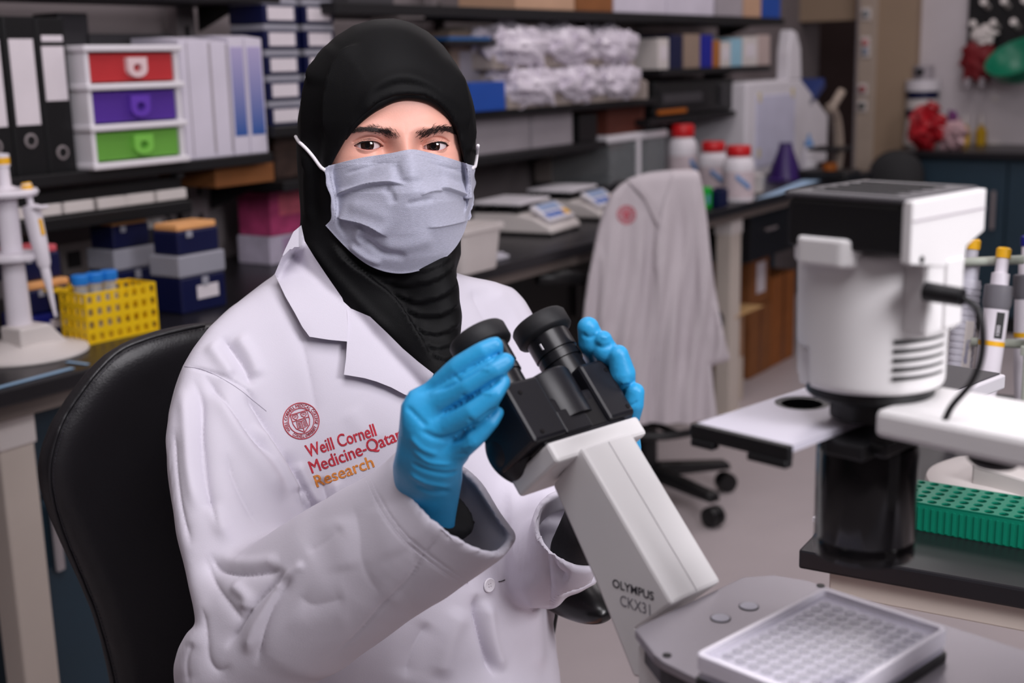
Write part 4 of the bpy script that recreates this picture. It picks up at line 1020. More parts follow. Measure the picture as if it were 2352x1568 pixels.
# lettering on the column's side
m_ink = mat('dark_ink', (45, 44, 52), .5); m_ink2 = mat('grey_outline_ink', (105, 103, 112), .5)
def side_text(s_, pA, pB, hpx, m, name, thin=None):
    A = np.array(sc_t(*pA, -.0262)); Bq = np.array(sc_t(*pB, -.0262))
    v, f = text_mesh(s_, 1., bold=.02 if s_ == 'OLYMPUS' else 0.); w = v[:, 0].max()-v[:, 0].min()
    ex = (Bq-A)[[0, 2]]; L = np.linalg.norm(ex); ex /= L; ez = np.array([-ex[1], ex[0]])
    k = L/w; hk = hpx*.85/FPX/v[:, 1].max()
    P = A[[0, 2]]+ (v[:, :1]-v[:, 0].min())*k*ex + v[:, 1:2]*hk*ez
    W = np.stack([P[:, 0], np.full(len(P), -.02625), P[:, 1]+dz_], 1)
    obj(name, (W, f), m, column)
side_text('OLYMPUS', (1407, 1347), (1502, 1379), 21, m_ink, 'maker_lettering')
side_text('CKX31', (1425, 1390), (1494, 1413), 27, m_ink2, 'model_lettering')
# stage plate
zst = .965
arc = [(-.121, -.060), (-.119, -.066), (-.088, -.084), (-.078, -.0875), (-.05, -.0905)]
stp = [(-.121, .05)]+arc+[(.26, -.098), (.26, .076), (-.085, .076), (-.108, .068)]
stage = mo('stage_plate', prism([(x, y) for x, y in stp], .006, 'z', bev=.0012, M=Matrix.Translation((0, 0, zst-.006))), m_alu)
lip = [(-.119, .03)]+[(x+.003, y+.003) for x, y in arc]+[(-.06, -.075), (-.1, -.03)]
mo('stage_lip', prism(lip, .014, 'z', bev=.001, M=Matrix.Translation((0, 0, zst-.0205))), mat('dark_stage_edge', (62, 60, 66), .4))
for px, py, r in [(1655, 1420, .0062), (1720, 1393, .0062)]:
    s_, t_, _ = sc_z(px, py, zst)
    mo('stage_plug', lathe([(r*.95, zst-.001), (r*.95, zst+.0007), (0, zst+.0007)], 28, origin=(s_, t_, 0)), [m_screw][0] if False else mat('plug_metal', (168, 166, 178), .4), 'auto')
    mo('plug_ring', lathe([(r*1.08, zst+.0001), (r*1.08, zst+.0004), (r*.95, zst+.0004), (r*.95, zst+.0001)], 28, origin=(s_, t_, 0), cap=False), m_screw)
for px, py in [(1532, 1505), (1885, 1345)]:
    s_, t_, _ = sc_z(px, py, zst); mo('stage_screw', lathe([(.0028, zst+.0001), (.0028, zst+.0006), (0, zst+.0007)], 16, origin=(s_, t_, 0)), m_screw)
# condenser, slider, lamp housing
cx_, cy_ = .003, 0.
mo('condenser', lathe([(.0225, 1.031), (.0285, 1.0325), (.0290, 1.035), (.0290, 1.042), (.0284, 1.043), (.0290, 1.044), (.0290, 1.096), (.028, 1.1), (0, 1.1)], 56, origin=(cx_, cy_, 0)), m_glossb, 'auto')
mo('condenser_front_lens', lathe([(.0225, 1.0312), (.012, 1.0298), (0, 1.0295)], 32, origin=(cx_, cy_, 0)), m_lens, 'auto')
# slider plate with openings
zs_ = 1.1135
def plate_with_holes(x0, x1, y0, y1, z0, z1, holes):
    bm = B(); n = 40
    outer = [(x0, y0), (x1, y0), (x1, y1), (x0, y1)]
    vo = [bm.verts.new((x, y, z1)) for x, y in outer]; eo = [bm.edges.new((vo[i], vo[(i+1) % 4])) for i in range(4)]
    for hx, hy, hr in holes:
        vh = [bm.verts.new((*q, z1)) for q in circle(n, hr, hx, hy)]; eo += [bm.edges.new((vh[i], vh[(i+1) % n])) for i in range(n)]
    bmesh.ops.triangle_fill(bm, use_beauty=True, edges=eo)
    r = bmesh.ops.extrude_face_region(bm, geom=bm.faces[:]); bmesh.ops.translate(bm, vec=(0, 0, z0-z1), verts=[q for q in r['geom'] if isinstance(q, bmesh.types.BMVert)])
    bmesh.ops.recalc_face_normals(bm, faces=bm.faces[:]); return bm
hs, ht, _ = sc_z(1842, 925, zs_)
s0, t0, _ = sc_z(1622, 964, zs_); s1, t1, _ = sc_z(1800, 1030, zs_)
slm = mo('phase_slider', plate_with_holes(s0, s1, min(t0, t1)+.008, .05, zs_-.004, zs_, [(hs, ht, .0165)]), mat('slider_silver', (205, 202, 214), .35, metal=.2))
ty = min(t0, t1)+.006
mo('slider_grip', bspan(s0-.001, s1+.001, ty-.003, ty+.002, zs_-.0085, zs_+.0005, .001), m_blackp, parent=slm)
mo('slider_foot', bspan(s0, s0+.016, ty-.004, ty+.003, zs_-.0125, zs_-.008, .001), m_blackp, parent=slm); mo('slider_foot', bspan(s1-.026, s1, ty-.004, ty+.003, zs_-.0125, zs_-.008, .001), m_blackp, parent=slm)
mo('slider_hole_ring', lathe([(.0165, zs_-.006), (.0165, zs_-.0005), (.0125, zs_-.0005), (.0125, zs_-.006)], 36, origin=(hs, ht, 0)), m_blackp, parent=slm)
mo('slider_guide', bspan(-.02, .03, -.026, .026, 1.1005, 1.1085, .002), m_blackp)
mo('slider_clamp', bspan(-.004, .022, -.036, -.022, 1.099, 1.109, .002), m_blackp)
mo('filter_carrier', lathe([(.022, 1.116), (.022, 1.128), (.034, 1.129), (.036, 1.131), (.036, 1.136), (.032, 1.138)], 40, origin=(cx_, cy_, 0)), m_blackp, 'auto')
# lamp housing: rounded body with a notch at its foot
def lamp(P):
    q = P-np.array([cx_, cy_, 0]); r = np.linalg.norm(q[:, :2]*np.array([1., .97]), axis=1)
    rad = .0412+.0006*(P[:, 2]-1.17)/.045
    d = smax(r-rad, np.abs(P[:, 2]-1.1765)-.0395, .004)
    notch = d_box(P, (-.027, -.036, 1.143), (.0145, .0145, .0165), r=.002)
    d = smax(d, -notch, .001)
    return d
Vb, Fb = sdf_mesh(lamp, (-.055, -.06, 1.125), (.062, .06, 1.222), .0013)
lampo = obj('lamp_housing', (Vb+np.array([0, 0, dz_]), Fb), m_scope, ms, smooth='auto')
mo('housing_foot', bspan(-.0285, -.010, -.0265, -.010, 1.134, 1.157, .003), m_scope, parent=lampo)
mo('housing_ledge', prism([(-.026, -.036), (-.014, -.0495), (.012, -.0495), (.018, -.045), (.018, -.03), (-.022, -.03)], .0155, 'z', bev=.002, M=Matrix.Translation((0, .0, 1.2085))), m_scope, parent=lampo)
for k in range(5):
    z = 1.1475+k*.0051; pts = [(cx_+.0413*math.cos(a), (cy_+.0413*math.sin(a))/.97, z) for a in np.linspace(math.radians(-42), math.radians(8), 12)]
    mo('vent_slot', tube(pts, np.r_[np.linspace(.0013, .0006, 12)], 6), m_shelf, 'auto', parent=lampo)
# control box on top
mo('control_box', prism([(-.024, -.046), (.0455, -.046), (.0455, .03), (-.024, .03)], .0265, 'z', bev=.002, M=Matrix.Translation((0, 0, 1.2175))), m_blackp)
mo('control_box_lid', prism([(-.0255, -.0475), (.0475, -.0475), (.0475, .0315), (-.0255, .0315)], .0035, 'z', bev=.0015, M=Matrix.Translation((0, 0, 1.2443))), mat('grey_lid', (70, 68, 72), .45))
for k in range(5): mo('lid_rib', bspan(-.015, .036, -.036+k*.012, -.033+k*.012, 1.2479, 1.2486), m_blackp)
wp = [(-.0465, 1.2465), (.031, 1.2465), (.031, 1.2235), (.012, 1.217), (.010, 1.205), (-.0465, 1.214)]
mo('white_end_panel', prism([(y, z) for y, z in wp], .006, 'x', bev=.001, M=Matrix.Translation((.0458, 0, 0))), m_scope)
mo('panel_groove', bspan(.0516, .0521, -.046, .0305, 1.2355, 1.2365), m_gray)
mo('panel_screw', lathe([(.002, 0), (.002, .0008), (0, .001)], 12, axis=(1, 0, 0), origin=(.0517, -.036, 1.2155)), m_blackp)
mo('neck_block', bspan(.036, .051, -.026, .010, 1.172, 1.2165, .003), m_scope)
mo('neck_rib', bspan(.0505, .053, -.010, .008, 1.175, 1.212, .001), m_scope)
# plug and cable
pa, pb = Vector((.050, -.027, 1.1975)), Vector((.0705, -.026, 1.1965))
mo('cable_plug', tube([pa, pb], [.0052, .0048], 12), m_blackp, 'auto')
cpts = spline([pb, (.080, -.027, 1.190), (.0835, -.028, 1.172), (.080, -.029, 1.155), (.070, -.030, 1.140), (.066, -.030, 1.131)], 10)
mo('lamp_cable', tube(cpts, .0019, 8), m_blackp, True)
# arm to the pillar
mo('lamp_arm', yprism([(.028, 1.1155), (.30, 1.1145), (.30, 1.133), (.028, 1.1312)], -.036, .034, .0035), m_scope)
mo('arm_knob', lathe([(.014, 0), (.014, .006), (.011, .009), (0, .0095)], 24, axis=(0, 0, -1), origin=(.085, -.01, 1.1148)), m_blackp, 'auto')
mo('pillar', bspan(.22, .29, -.05, .05, .958, 1.114, .006), m_scope)
# ---- multiwell plate
zp0 = zst+.0006
A0, A1, A2 = [np.array(sc_z(x, y, .985))[:2] for x, y in [(1603, 1490), (1890, 1350), (2178, 1460)]]
o = thing('multiwell_plate', 'clear lidded multiwell plate lying on the microscope stage', 'well plate', sc(*((A0+A2)/2), zp0), MR)
hx, hy = .0428, .0640
H_ = .985-zp0
m_clear = mat('plate_polystyrene', (215, 212, 228), .16, alpha=.55, var=.02); m_lid = mat('plate_lid_clear', (240, 238, 246), .06, alpha=.12, var=.01)
def rr(w, h, r, cut=0): return [(x, y) for x, y in rounded(w, h, 5, r)]
obj('plate_holder', prism(rr(hx+.0015, hy+.0015, .004), .0055, 'z', bev=.0008), m_blackp, o)
obj('plate_skirt', prism(rr(hx, hy, .004), .0105, 'z', bev=.0006, M=Matrix.Translation((0, 0, .0057))), m_clear, o)
obj('well_deck', prism(rr(hx-.002, hy-.002, .003), .0008, 'z', M=Matrix.Translation((0, 0, .0163))), mat('well_deck', (176, 172, 190), .3), o)
wm = None
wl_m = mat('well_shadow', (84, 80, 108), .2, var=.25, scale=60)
for i in range(8):
    for j in range(12):
        p = ((i-3.5)*.009, (j-5.5)*.009, .01735)
        if wm is None:
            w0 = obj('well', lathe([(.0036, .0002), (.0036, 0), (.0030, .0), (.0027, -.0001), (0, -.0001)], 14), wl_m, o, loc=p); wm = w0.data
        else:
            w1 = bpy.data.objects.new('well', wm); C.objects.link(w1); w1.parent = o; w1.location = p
lw = .0014
lid = obj('lid_top', prism(rr(hx+.0008, hy+.0008, .004), .001, 'z', M=Matrix.Translation((0, 0, H_-.001))), m_lid, o)
P_ = np.array(rr(hx+.0008, hy+.0008, .004)); Q_ = np.array(rr(hx-.0022, hy-.0022, .003)); n = len(P_)
G = np.stack([np.c_[P_, np.full(n, H_-.009)], np.c_[P_, np.full(n, H_+.0005)], np.c_[P_*.99, np.full(n, H_+.0012)], np.c_[Q_, np.full(n, H_+.0012)], np.c_[Q_, np.full(n, H_)], np.c_[Q_, np.full(n, H_-.009)], np.c_[P_, np.full(n, H_-.009)]], 0)
obj('lid_rim', grid_mesh(G, True), mat('lid_rim_clear', (236, 232, 242), .12, alpha=.8), o, smooth='auto')
# ---- side table
cor = on_z(1834, 1261, ZT); TY = math.atan2(*(on_z(2352, 1352, ZT)-cor)[[1, 0]])
o = thing('side_table', 'black-topped side table with a cream apron behind the microscope', 'table', cor*np.array([1, 1, 0]), TY)
obj('top', bspan(0, 1.2, 0, .75, ZT-.022, ZT, .003), m_black, o)
obj('apron', bspan(.03, 1.18, .012, .035, ZT-.05, ZT-.0225, .002), m_cream, o); obj('side_apron', bspan(.03, .055, .036, .72, ZT-.05, ZT-.0225, .002), m_cream, o)
for x in (.3, 1.12):
    for y in (.3, .68): obj('leg', bspan(x-.025, x+.025, y-.025, y+.025, 0, ZT-.0505, .003), m_cream, o)
# green tube rack
A = on_z(2080, 1213, ZT); gs, gt, _ = sc_loc(A)
Bq = on_z(2352, 1262, ZT); yaw = math.atan2(*(Bq-A)[[1, 0]])
m_grn = mat('green_rack_plastic', (12, 128, 100), .35)
o = thing('green_tube_rack', 'green microtube rack with rows of holes on the side table', 'tube rack', A-(Bq-A)*.1, yaw)
L, D, h_ = .30, .075, .032
obj('front_wall', bspan(0, L, 0, .002, 0, h_, .0006), m_grn, o); obj('back_wall', bspan(0, L, D-.002, D, 0, h_), m_grn, o)
for x in (0, L-.002): obj('end_wall', bspan(x, x+.002, .002, D-.002, 0, h_), m_grn, o)
nx, ny = 20, 5; hol = [((i+.5)*L/nx, (j+.5)*D/ny, .0052) for i in range(nx) for j in range(ny)]
def deck(L, D, hol, z, t):
    bm = B(); n = 12
    vo = [bm.verts.new((x, y, z)) for x, y in [(0, 0), (L, 0), (L, D), (0, D)]]; eo = [bm.edges.new((vo[i], vo[(i+1) % 4])) for i in range(4)]
    for hx_, hy_, hr in hol:
        vh = [bm.verts.new((*q, z)) for q in circle(n, hr, hx_, hy_)]; eo += [bm.edges.new((vh[i], vh[(i+1) % n])) for i in range(n)]
    bmesh.ops.triangle_fill(bm, use_beauty=True, edges=eo)
    r = bmesh.ops.extrude_face_region(bm, geom=bm.faces[:]); bmesh.ops.translate(bm, vec=(0, 0, -t), verts=[q for q in r['geom'] if isinstance(q, bmesh.types.BMVert)])
    bmesh.ops.recalc_face_normals(bm, faces=bm.faces[:]); return bm
obj('hole_deck', deck(L, D, hol, h_+.0005, .002), m_grn, o)
obj('lower_deck', bspan(.002, L-.002, .002, D-.002, .004, .006), m_grn, o)
ribm = None
for i in range(nx*2):
    p = ((i+.5)*L/(2*nx), -.0006, h_*.45)
    if ribm is None: r0 = obj('rib', box1((0, 0, 0), (.0028, .0012, h_*.78), 0), m_grn, o, loc=p); ribm = r0.data
    else: r1 = bpy.data.objects.new('rib', ribm); C.objects.link(r1); r1.parent = o; r1.location = p
# pipette stand on the side table
bs = on_z(2330, 1122, ZT)
o = thing('pipette_rack', 'pale green pipette stand with white disc foot at the right edge', 'pipette stand', bs, MR)
m_pg = mat('pale_green_plastic', (178, 184, 172), .45)
obj('foot_disc', lathe([(.100, 0), (.102, .004), (.1, .01), (.085, .018), (.03, .026), (0, .026)], 48), m_offw, o, smooth='auto')
obj('foot_wedge', prism([(-.02, 0), (.07, 0), (.05, .03), (-.02, .036)], .05, 'y', bev=.003, M=Matrix.Translation((0, -.07, .008))), m_offw, o)
post = on_z(2368, 1040, ZT); pl_ = Matrix.Rotation(-MR, 4, 'Z') @ Vector(post-bs)
obj('post', prism(rounded(.0135, .0135, 4, .004), .262, 'z', bev=.001, M=Matrix.Translation((pl_.x, pl_.y, .012))), m_pg, o)
obj('collar', prism(rounded(.0165, .0165, 4, .004), .012, 'z', bev=.001, M=Matrix.Translation((pl_.x, pl_.y, .13))), m_pg, o)
v, f = text_mesh('epp', .014); obj('foot_lettering', (np.c_[v[:, 0]+.0, v[:, 1]-.074, np.full(len(v), .0)], f), mat('blue_ink', (60, 80, 150), .5), o, loc=(-.005, 0, .0), rot=None)
o.children[-1].location = (0.0, .0, .045)
# rack arms
def towards(px, py, d): return PX(px, py, d)
dpt = to_px(post)[2]
for k, (pa_, pb_) in enumerate([((2190, 603), (2352, 596)), ((2230, 785), (2352, 790))]):
    A = PX(*pa_, dpt+.02); Bq = PX(*pb_, dpt)
    obj('rack_arm', tube([A, (A+Bq)/2, Bq], .006, 8), m_pg, o, smooth=True, world=True)
def big_pipette(p_tip, p_top, d0, d1, lab, w, ribbed=False, cap=None, collar=None, body=None, lettering=None):
    A = Vector(PX(*p_tip, d0)); Bq = Vector(PX(*p_top, d1)); ax = (Bq-A); L = ax.length
    o = bpy.data.objects.new('pipette', None); C.objects.link(o); o.empty_display_size = .04
    zax = ax.normalized(); yax = (Vector(-FW)-zax*Vector(-FW).dot(zax)).normalized(); xax = yax.cross(zax)
    o.matrix_world = Matrix(((xax.x, yax.x, zax.x, A.x), (xax.y, yax.y, zax.y, A.y), (xax.z, yax.z, zax.z, A.z), (0, 0, 0, 1)))
    tag(o, lab, 'pipette', 'pipettes on the right stand')
    r = w
    obj('tip_cone', lathe([(r*.35, 0), (r*.55, L*.08), (r*.6, L*.15), (r*.8, L*.18)], 20), body, o, smooth='auto')
    if ribbed:
        pr = [(r*.8, L*.18)]
        for k in range(17): z = L*(.2+.034*k); pr += [(r, z), (r, z+L*.022), (r*.93, z+L*.024), (r*.93, z+L*.032)]
        obj('ribbed_handle', lathe(pr+[(r*.9, L*.79)], 28), body, o, smooth='auto', angle=math.radians(25))
        obj('label_plate', bspan(-r*.5, r*.2, r*.9, r*1.02, L*.33, L*.58, .001), m_offw, o)
    else:
        obj('handle', lathe([(r*.8, L*.18), (r*.95, L*.3), (r, L*.5), (r, L*.68)], 28), body, o, smooth='auto')
        obj('display_window', bspan(-r*.4, r*.25, r*.86, r*1.03, L*.53, L*.665, .0006), m_blackp, o)
        v, f = text_mesh('1000', .007); vv = np.stack([-(v[:, 1]-.0025), np.full(len(v), r*1.035), L*.54+v[:, 0]*1.05], 1); obj('window_digits', (vv, f), m_white, o)
        obj('colour_band', lathe([(r*1.01, L*.49), (r*1.01, L*.515)], 28, cap=False), m_yb, o, smooth=True)
        obj('grey_collar', lathe([(r*1.01, L*.68), (r*1.15, L*.71), (r*1.15, L*.8), (r*.95, L*.805)], 28), collar, o, smooth='auto')
    obj('plunger_sleeve', lathe([(r*.72, L*.79), (r*.72, L*.865), (r*.5, L*.87), (r*.5, L*.95)], 24), body, o, smooth='auto')
    obj('plunger_button', lathe([(r*.58, L*.945), (r*.6, L*.965), (r*.6, L*.99), (r*.45, L), (0, L)], 24), cap, o, smooth='auto')
    if lettering:
        v, f = text_mesh(lettering, .0075); vv = np.stack([-(v[:, 1]-.002)-r*.1, np.full(len(v), r*1.045), L*.36+v[:, 0]*1.], 1); obj('side_lettering', (vv, f), mat('blue_ink', (60, 80, 150), .5), o)
m_pgr = mat('pipette_grey', (196, 194, 204), .4); m_pcol = mat('pipette_grey_collar', (112, 110, 116), .45)
big_pipette((2186, 990), (2236, 548), dpt+.05, dpt+.03, 'grey ribbed pipette with yellow button behind the lamp housing', .0168, True, m_yb, None, m_pgr, 'eppendorf')
big_pipette((2248, 1010), (2307, 568), dpt+.0, dpt-.01, 'white pipette with yellow band and black display on the right stand', .0158, False, m_yb, m_pcol, m_pw)
big_pipette((2350, 1000), (2360, 540), dpt+.05, dpt+.04, 'pipette with blue plunger cut by the right edge', .0145, False, mat('royal_blue_button', (24, 30, 120), .35), m_pcol, m_pw)
# low white riser with dark top behind the lamp
zr = .985
A = on_z(2300, 868, zr); Bq = on_z(2305, 850, zr); rs, rt, _ = sc_loc(on_z(2190, 905, zr))
re = sc_loc(on_z(2306, 858, zr))
o = thing('riser_tray', 'white riser with a dark grey top standing behind the lamp housing', 'riser', sc(rs-.16, rt, ZT), MR)
Lr = np.hypot(re[0]-rs, re[1]-rt)
obj('tray_frame', bspan(0, .16, 0, Lr, zr-ZT-.016, zr-ZT-.0005, .002), m_white, o); obj('dark_mat', bspan(.004, .155, .004, Lr-.004, zr-ZT-.0005, zr-ZT+.001), m_dgrey, o)
obj('support_post', bspan(.02, .032, .02, .032, .005, zr-ZT-.0165), m_white, o)
obj('foot', bspan(.0, .05, .0, .05, 0, .005), m_white, o)
# ================================================================== the person
def PXv(*q): return np.array(PX(*q))
E_ = PXv(929, 338, 1.163)                       # between the eyes
_yaw = math.radians(4.9+13)
HF = np.array([math.sin(_yaw), -math.cos(_yaw), 0.]); HX = np.array([math.cos(_yaw), math.sin(_yaw), 0.]); HZ = np.array([0, 0, 1.])
HR = np.stack([HX, HF, HZ], 1)                  # columns: head local x (viewer's right), y (face forward), z
HC = E_-HF*.084
def to_head(P): return (P-HC)@HR
def from_head(Q): return HC+Q@HR.T
person = thing('person', 'seated person in white lab coat, black headscarf and grey face mask', 'person', (HC[0]+.02, HC[1]+.05, .0), 0.)
m_coat = mat('white_coat_cotton', (205, 200, 211), .75, var=.015, scale=6, bump=.12, bscale=900, sheen=.1)
m_hijab = mat('black_crepe', (2, 2, 3.5), .66, var=.1, scale=20, bump=.12, bscale=1200, spec=.22)
m_skin = mat('skin', (228, 168, 150), .45, var=.05, scale=60, bump=.12, bscale=700, sss=.12)
m_glove = mat('blue_nitrile', (48, 160, 216), .42, var=.05, scale=40, bump=.25, bscale=260)
def facing(V, N): return ((V-CAM)*N).sum(1)/np.linalg.norm(V-CAM, axis=1)
def seg_dist(q, line):
    """2D distance, signed side (positive below/right of travel), and parameter 0..1 along a pixel polyline"""
    L = np.array(line, float); best = np.full(len(q), 1e9); side = np.zeros(len(q)); par = np.zeros(len(q))
    ln = np.r_[0, np.cumsum(np.linalg.norm(np.diff(L, axis=0), axis=1))]
    for i in range(len(L)-1):
        a, b = L[i], L[i+1]; e = b-a; w = q-a; t = np.clip(w@e/(e@e), 0, 1); r = w-t[:, None]*e; d = np.hypot(r[:, 0], r[:, 1])
        m = d < best; best[m] = d[m]; par[m] = ((ln[i]+t*(ln[i+1]-ln[i]))/ln[-1])[m]; side[m] = np.sign(e[0]*w[:, 1]-e[1]*w[:, 0])[m]
    return best, side, par
def apply_folds(V, F, folds, sel=None):
    """folds: (pixel polyline, width_px, amplitude_m, kind)  kind r = ridge (+) or groove (-), s = step: raised on the left of travel"""
    N = normals(V, F); q = to_px(V); fr = np.clip(-facing(V, N)*3, 0, 1); fr = fr if sel is None else fr*sel; D = np.zeros(len(V))
    for line, w, amp, kind in folds:
        line = spline(line, 4) if len(line) > 2 else line
        LL = np.asarray(line, float); lo_, hi_ = LL.min(0)-5*w, LL.max(0)+5*w
        ix = np.nonzero((q[:, 0] > lo_[0]) & (q[:, 0] < hi_[0]) & (q[:, 1] > lo_[1]) & (q[:, 1] < hi_[1]) & (fr > 0))[0]
        if not len(ix): continue
        d, sd, t = seg_dist(q[ix, :2], line)
        taper = np.clip(np.minimum(t, 1-t)*5, 0, 1); taper = taper*taper*(3-2*taper)
        if kind == 'r': f = np.exp(-(d/w)**2)
        elif kind == 'c': f = np.exp(-d/w)
        elif kind == 'p': f = np.exp(-(d/w)**2)-.55*np.exp(-((d-1.5*w)/(1.1*w))**2)
        else: f = np.where(sd < 0, np.exp(-d/(w*2.5)), np.exp(-(d/(w*.35))**2)*0+np.clip(1-d/(w*.35), 0, 1))
        D[ix] += amp*f*taper
    return V+N*(D*fr)[:, None]
def bvh(V, F): return BVHTree.FromPolygons(np.asarray(V, float).tolist(), np.asarray(F).tolist())
def cast(tree, x, y, dmin=.3):
    r = Vector(ray(x, y)); h, n, i, d = tree.ray_cast(Vector(CAM)+r*dmin, r)
    return (np.array(h), np.array(n)) if h is not None else (None, None)
def pts_tube(tree, line, rad, lift, n=8, seg=6):
    P = []
    for x, y in spline(line, n):
        h, nn = cast(tree, x, y)
        if h is not None: P.append(h+nn*lift*(1 if nn@(CAM-h) > 0 else -1))
    return tube(P, rad, seg)

# ------------------------------------------------------------------ face (one mesh with the body under the clothes)
def face_y(x, z):
    ax = np.abs(x)
    b = np.clip(1-np.power(ax/.0745, 2.5)-np.power(np.abs(z-.004)/np.where(z > .004, .118, .13), 2.3), 1e-4, 1)
    y = .0865*np.power(b, .44)
    y = y+.0042*np.exp(-((z-.0165-.05*(ax-.03))/.0075)**2)*np.exp(-((ax-.027)/.024)**2)      # brow ridge
    nb = 1/(1+np.exp((z-.010)/.006))
    y = y+nb*(.0075+.16*np.clip(.012-z, 0, .05))*np.exp(-(ax/(.0085+.06*np.clip(.01-z, 0, .05)))**2)   # nose
    y = y-.0018*np.exp(-((z-.012)/.006)**2)*np.exp(-(ax/.008)**2)*0
    y = y-.0085*np.exp(-((ax-.0165)/.0075)**2-((z+.002)/.0115)**2)                               # inner socket
    y = y-.0050*np.exp(-((ax-.032)/.018)**2-((z-.001)/.0100)**2)
    y = y-.0012*np.exp(-((z+.0115-.1*(ax-.03))/.0025)**2)*np.exp(-((ax-.030)/.014)**2)            # under-eye fold
    y = y+.0030*np.exp(-((ax-.040)/.018)**2-((z+.026)/.014)**2)                                  # cheek
    return y
EYES = []
ER = .0122
for s, pxl in ((-1, (849, 335)), (1, (1002, 337))):
    # pixel -> head local on the face surface
    best = None
    for d in np.linspace(1.1, 1.26, 400):
        q = to_head(PXv(*pxl, d))
        g = q[1]-face_y(q[0], q[2])
        if best is None or abs(g) < best[0]: best = (abs(g), q)
    q = best[1]; EYES.append((s, q[0], q[2], float(face_y(q[0], q[2]))-ER+.0012))
def lids(ex):
    """upper and lower lid margin, ex positive towards the temple"""
    t = np.clip((ex+.0128)/.0262, 0, 1)
    up = .0049*np.power(np.sin(PI*np.power(t, .9)), .75)-.0012*(1-t)+.0002
    lo = -.0032*np.power(np.sin(PI*np.power(t, 1.12)), .8)-.0012*(1-t)+.0002
    return up, lo
def face_full(x, z):
    y = face_y(x, z)
    for s, xe, ze, yc in EYES:
        ex = (x-xe)*s; ez = z-ze
        r2 = ex**2+ez**2
        lid = yc+np.sqrt(np.clip((ER+.0016)**2-r2, 0, None))
        w = np.clip(1-(np.hypot(ex/.0165, (ez-.0003)/.0098))**4, 0, 1)
        y = np.where(r2 < (ER+.0016)**2, y*(1-w)+np.maximum(y, lid)*w, y)
        up, lo = lids(ex)
        inside = (ex > -.0128) & (ex < .0134) & (ez < up) & (ez > lo)
        zc = up+.0034+.0010*np.sin(PI*np.clip((ex+.013)/.028, 0, 1))
        y = y-.0026*np.exp(-((ez-zc)/.0009)**2)*np.clip(1-np.abs(ex/.0155)**4, 0, 1)      # lid crease
        y = y+.0005*np.exp(-((ez-up-.0005)/.0006)**2)*np.clip(1-np.abs(ex/.0135)**4, 0, 1)
        y = np.where(inside, yc+np.sqrt(np.clip(ER**2-r2, 0, None))-.0022, y)
    return y
gx = np.linspace(-.0735, .0735, 300); gz = np.linspace(-.058, .066, 300)
X, Z = np.meshgrid(gx, gz); Y = face_full(X, Z)
Vf = from_head(np.stack([X, Y, Z], -1).reshape(-1, 3)); _, Ff = grid_mesh(np.zeros((300, 300, 3)))
_ok = ((X/.072)**2+((Z-.004)/.062)**2 < 1).ravel(); Ff = [f for f in Ff if _ok[list(f)].all()]
def body_sdf(P):
    q = to_head(P)
    d = d_ell(q, (0, -.012, .0), (.073, .088, .112))
    d = smin(d, d_chain(P, [HC+HR@np.array([0, -.03, -.07]), HC+np.array([0, .04, -.17])], [.05, .055]), .03)
    Rs, Ls, ch = PXv(545, 890, 1.25), PXv(1090, 790, 1.39), PXv(850, 1060, 1.32)
    d = smin(d, d_chain(P, [Rs, HC+np.array([0, .05, -.19]), Ls], [.032, .05, .032]), .03)
    hip = np.array([-.10, 1.33, .60])
    d = smin(d, d_chain(P, [ch, (ch+hip)/2, hip], [.075, .075, .085]), .04)
    d = smin(d, d_chain(P, [Rs, PXv(560, 1440, 1.115), PXv(760, 1320, 1.04)], [.036, .036, .03]), .02)
    d = smin(d, d_chain(P, [Ls, PXv(1255, 1240, 1.27)], [.036, .034]), .02)
    for s in (-1, 1):
        h0 = hip+np.array([.07*s, -.02, -.01]); k = np.array([.02+.09*s, 1.0, .56]); f = np.array([.02+.09*s, 1.03, .09])
        d = smin(d, d_chain(P, [h0, k, f], [.08, .06, .045]), .04)
        d = smin(d, d_chain(P, [f-[0, -.02, .045], f+[.02, -.15, -.05]], [.042, .036]), .02)
    return np.maximum(d, -P[:, 2]+.001)
Vb, Fb = sdf_mesh(body_sdf, (-.45, .78, 0), (.2, 1.6, 1.42), .009)
Fb = Fb.tolist(); nb = len(Vb)
body = obj('body', (np.vstack([Vb, Vf]), Fb+[tuple(np.array(f)+nb) for f in Ff]), m_skin, person, smooth=True, world=True)
# eyes
m_sclera = mat('eye_white', (222, 206, 208), .12, var=.03, coat=.6); m_iris = mat('dark_brown_iris', (38, 20, 14), .08, var=.3, scale=900, coat=1.); m_pupil = mat('pupil', (4, 3, 4), .05, coat=1.)
for s, xe, ze, yc in EYES:
    c = from_head(np.array([xe, yc, ze]))
    look = CAM-c+np.array([.02, 0, .0]); look /= np.linalg.norm(look)
    e = obj('eyeball', lathe([(ER*math.sin(t), -ER*math.cos(t)) for t in np.linspace(.001, PI-.50, 24)], 40, axis=look, origin=c, cap=False), m_sclera, person, smooth=True, world=True)
    obj('iris', lathe([(ER*math.sin(t), ER*math.cos(t)+.0001) for t in np.linspace(.52, .19, 8)], 40, axis=look, origin=c, cap=False), m_iris, person, smooth=True, world=True)
    obj('pupil', lathe([(ER*math.sin(t)+1e-5, ER*math.cos(t)+.0001) for t in np.linspace(.20, 0, 6)], 32, axis=look, origin=c, cap=False), m_pupil, person, smooth=True, world=True)
m_hair = mat('dark_brow_hair', (46, 34, 31), .6); m_lash = mat('lash_black', (22, 14, 14), .6); m_pink = mat('lid_margin', (176, 96, 92), .45)
def fpt(x, z, lift=0.): return from_head(np.stack([x, face_full(np.asarray(x), np.asarray(z))+lift, z], -1))
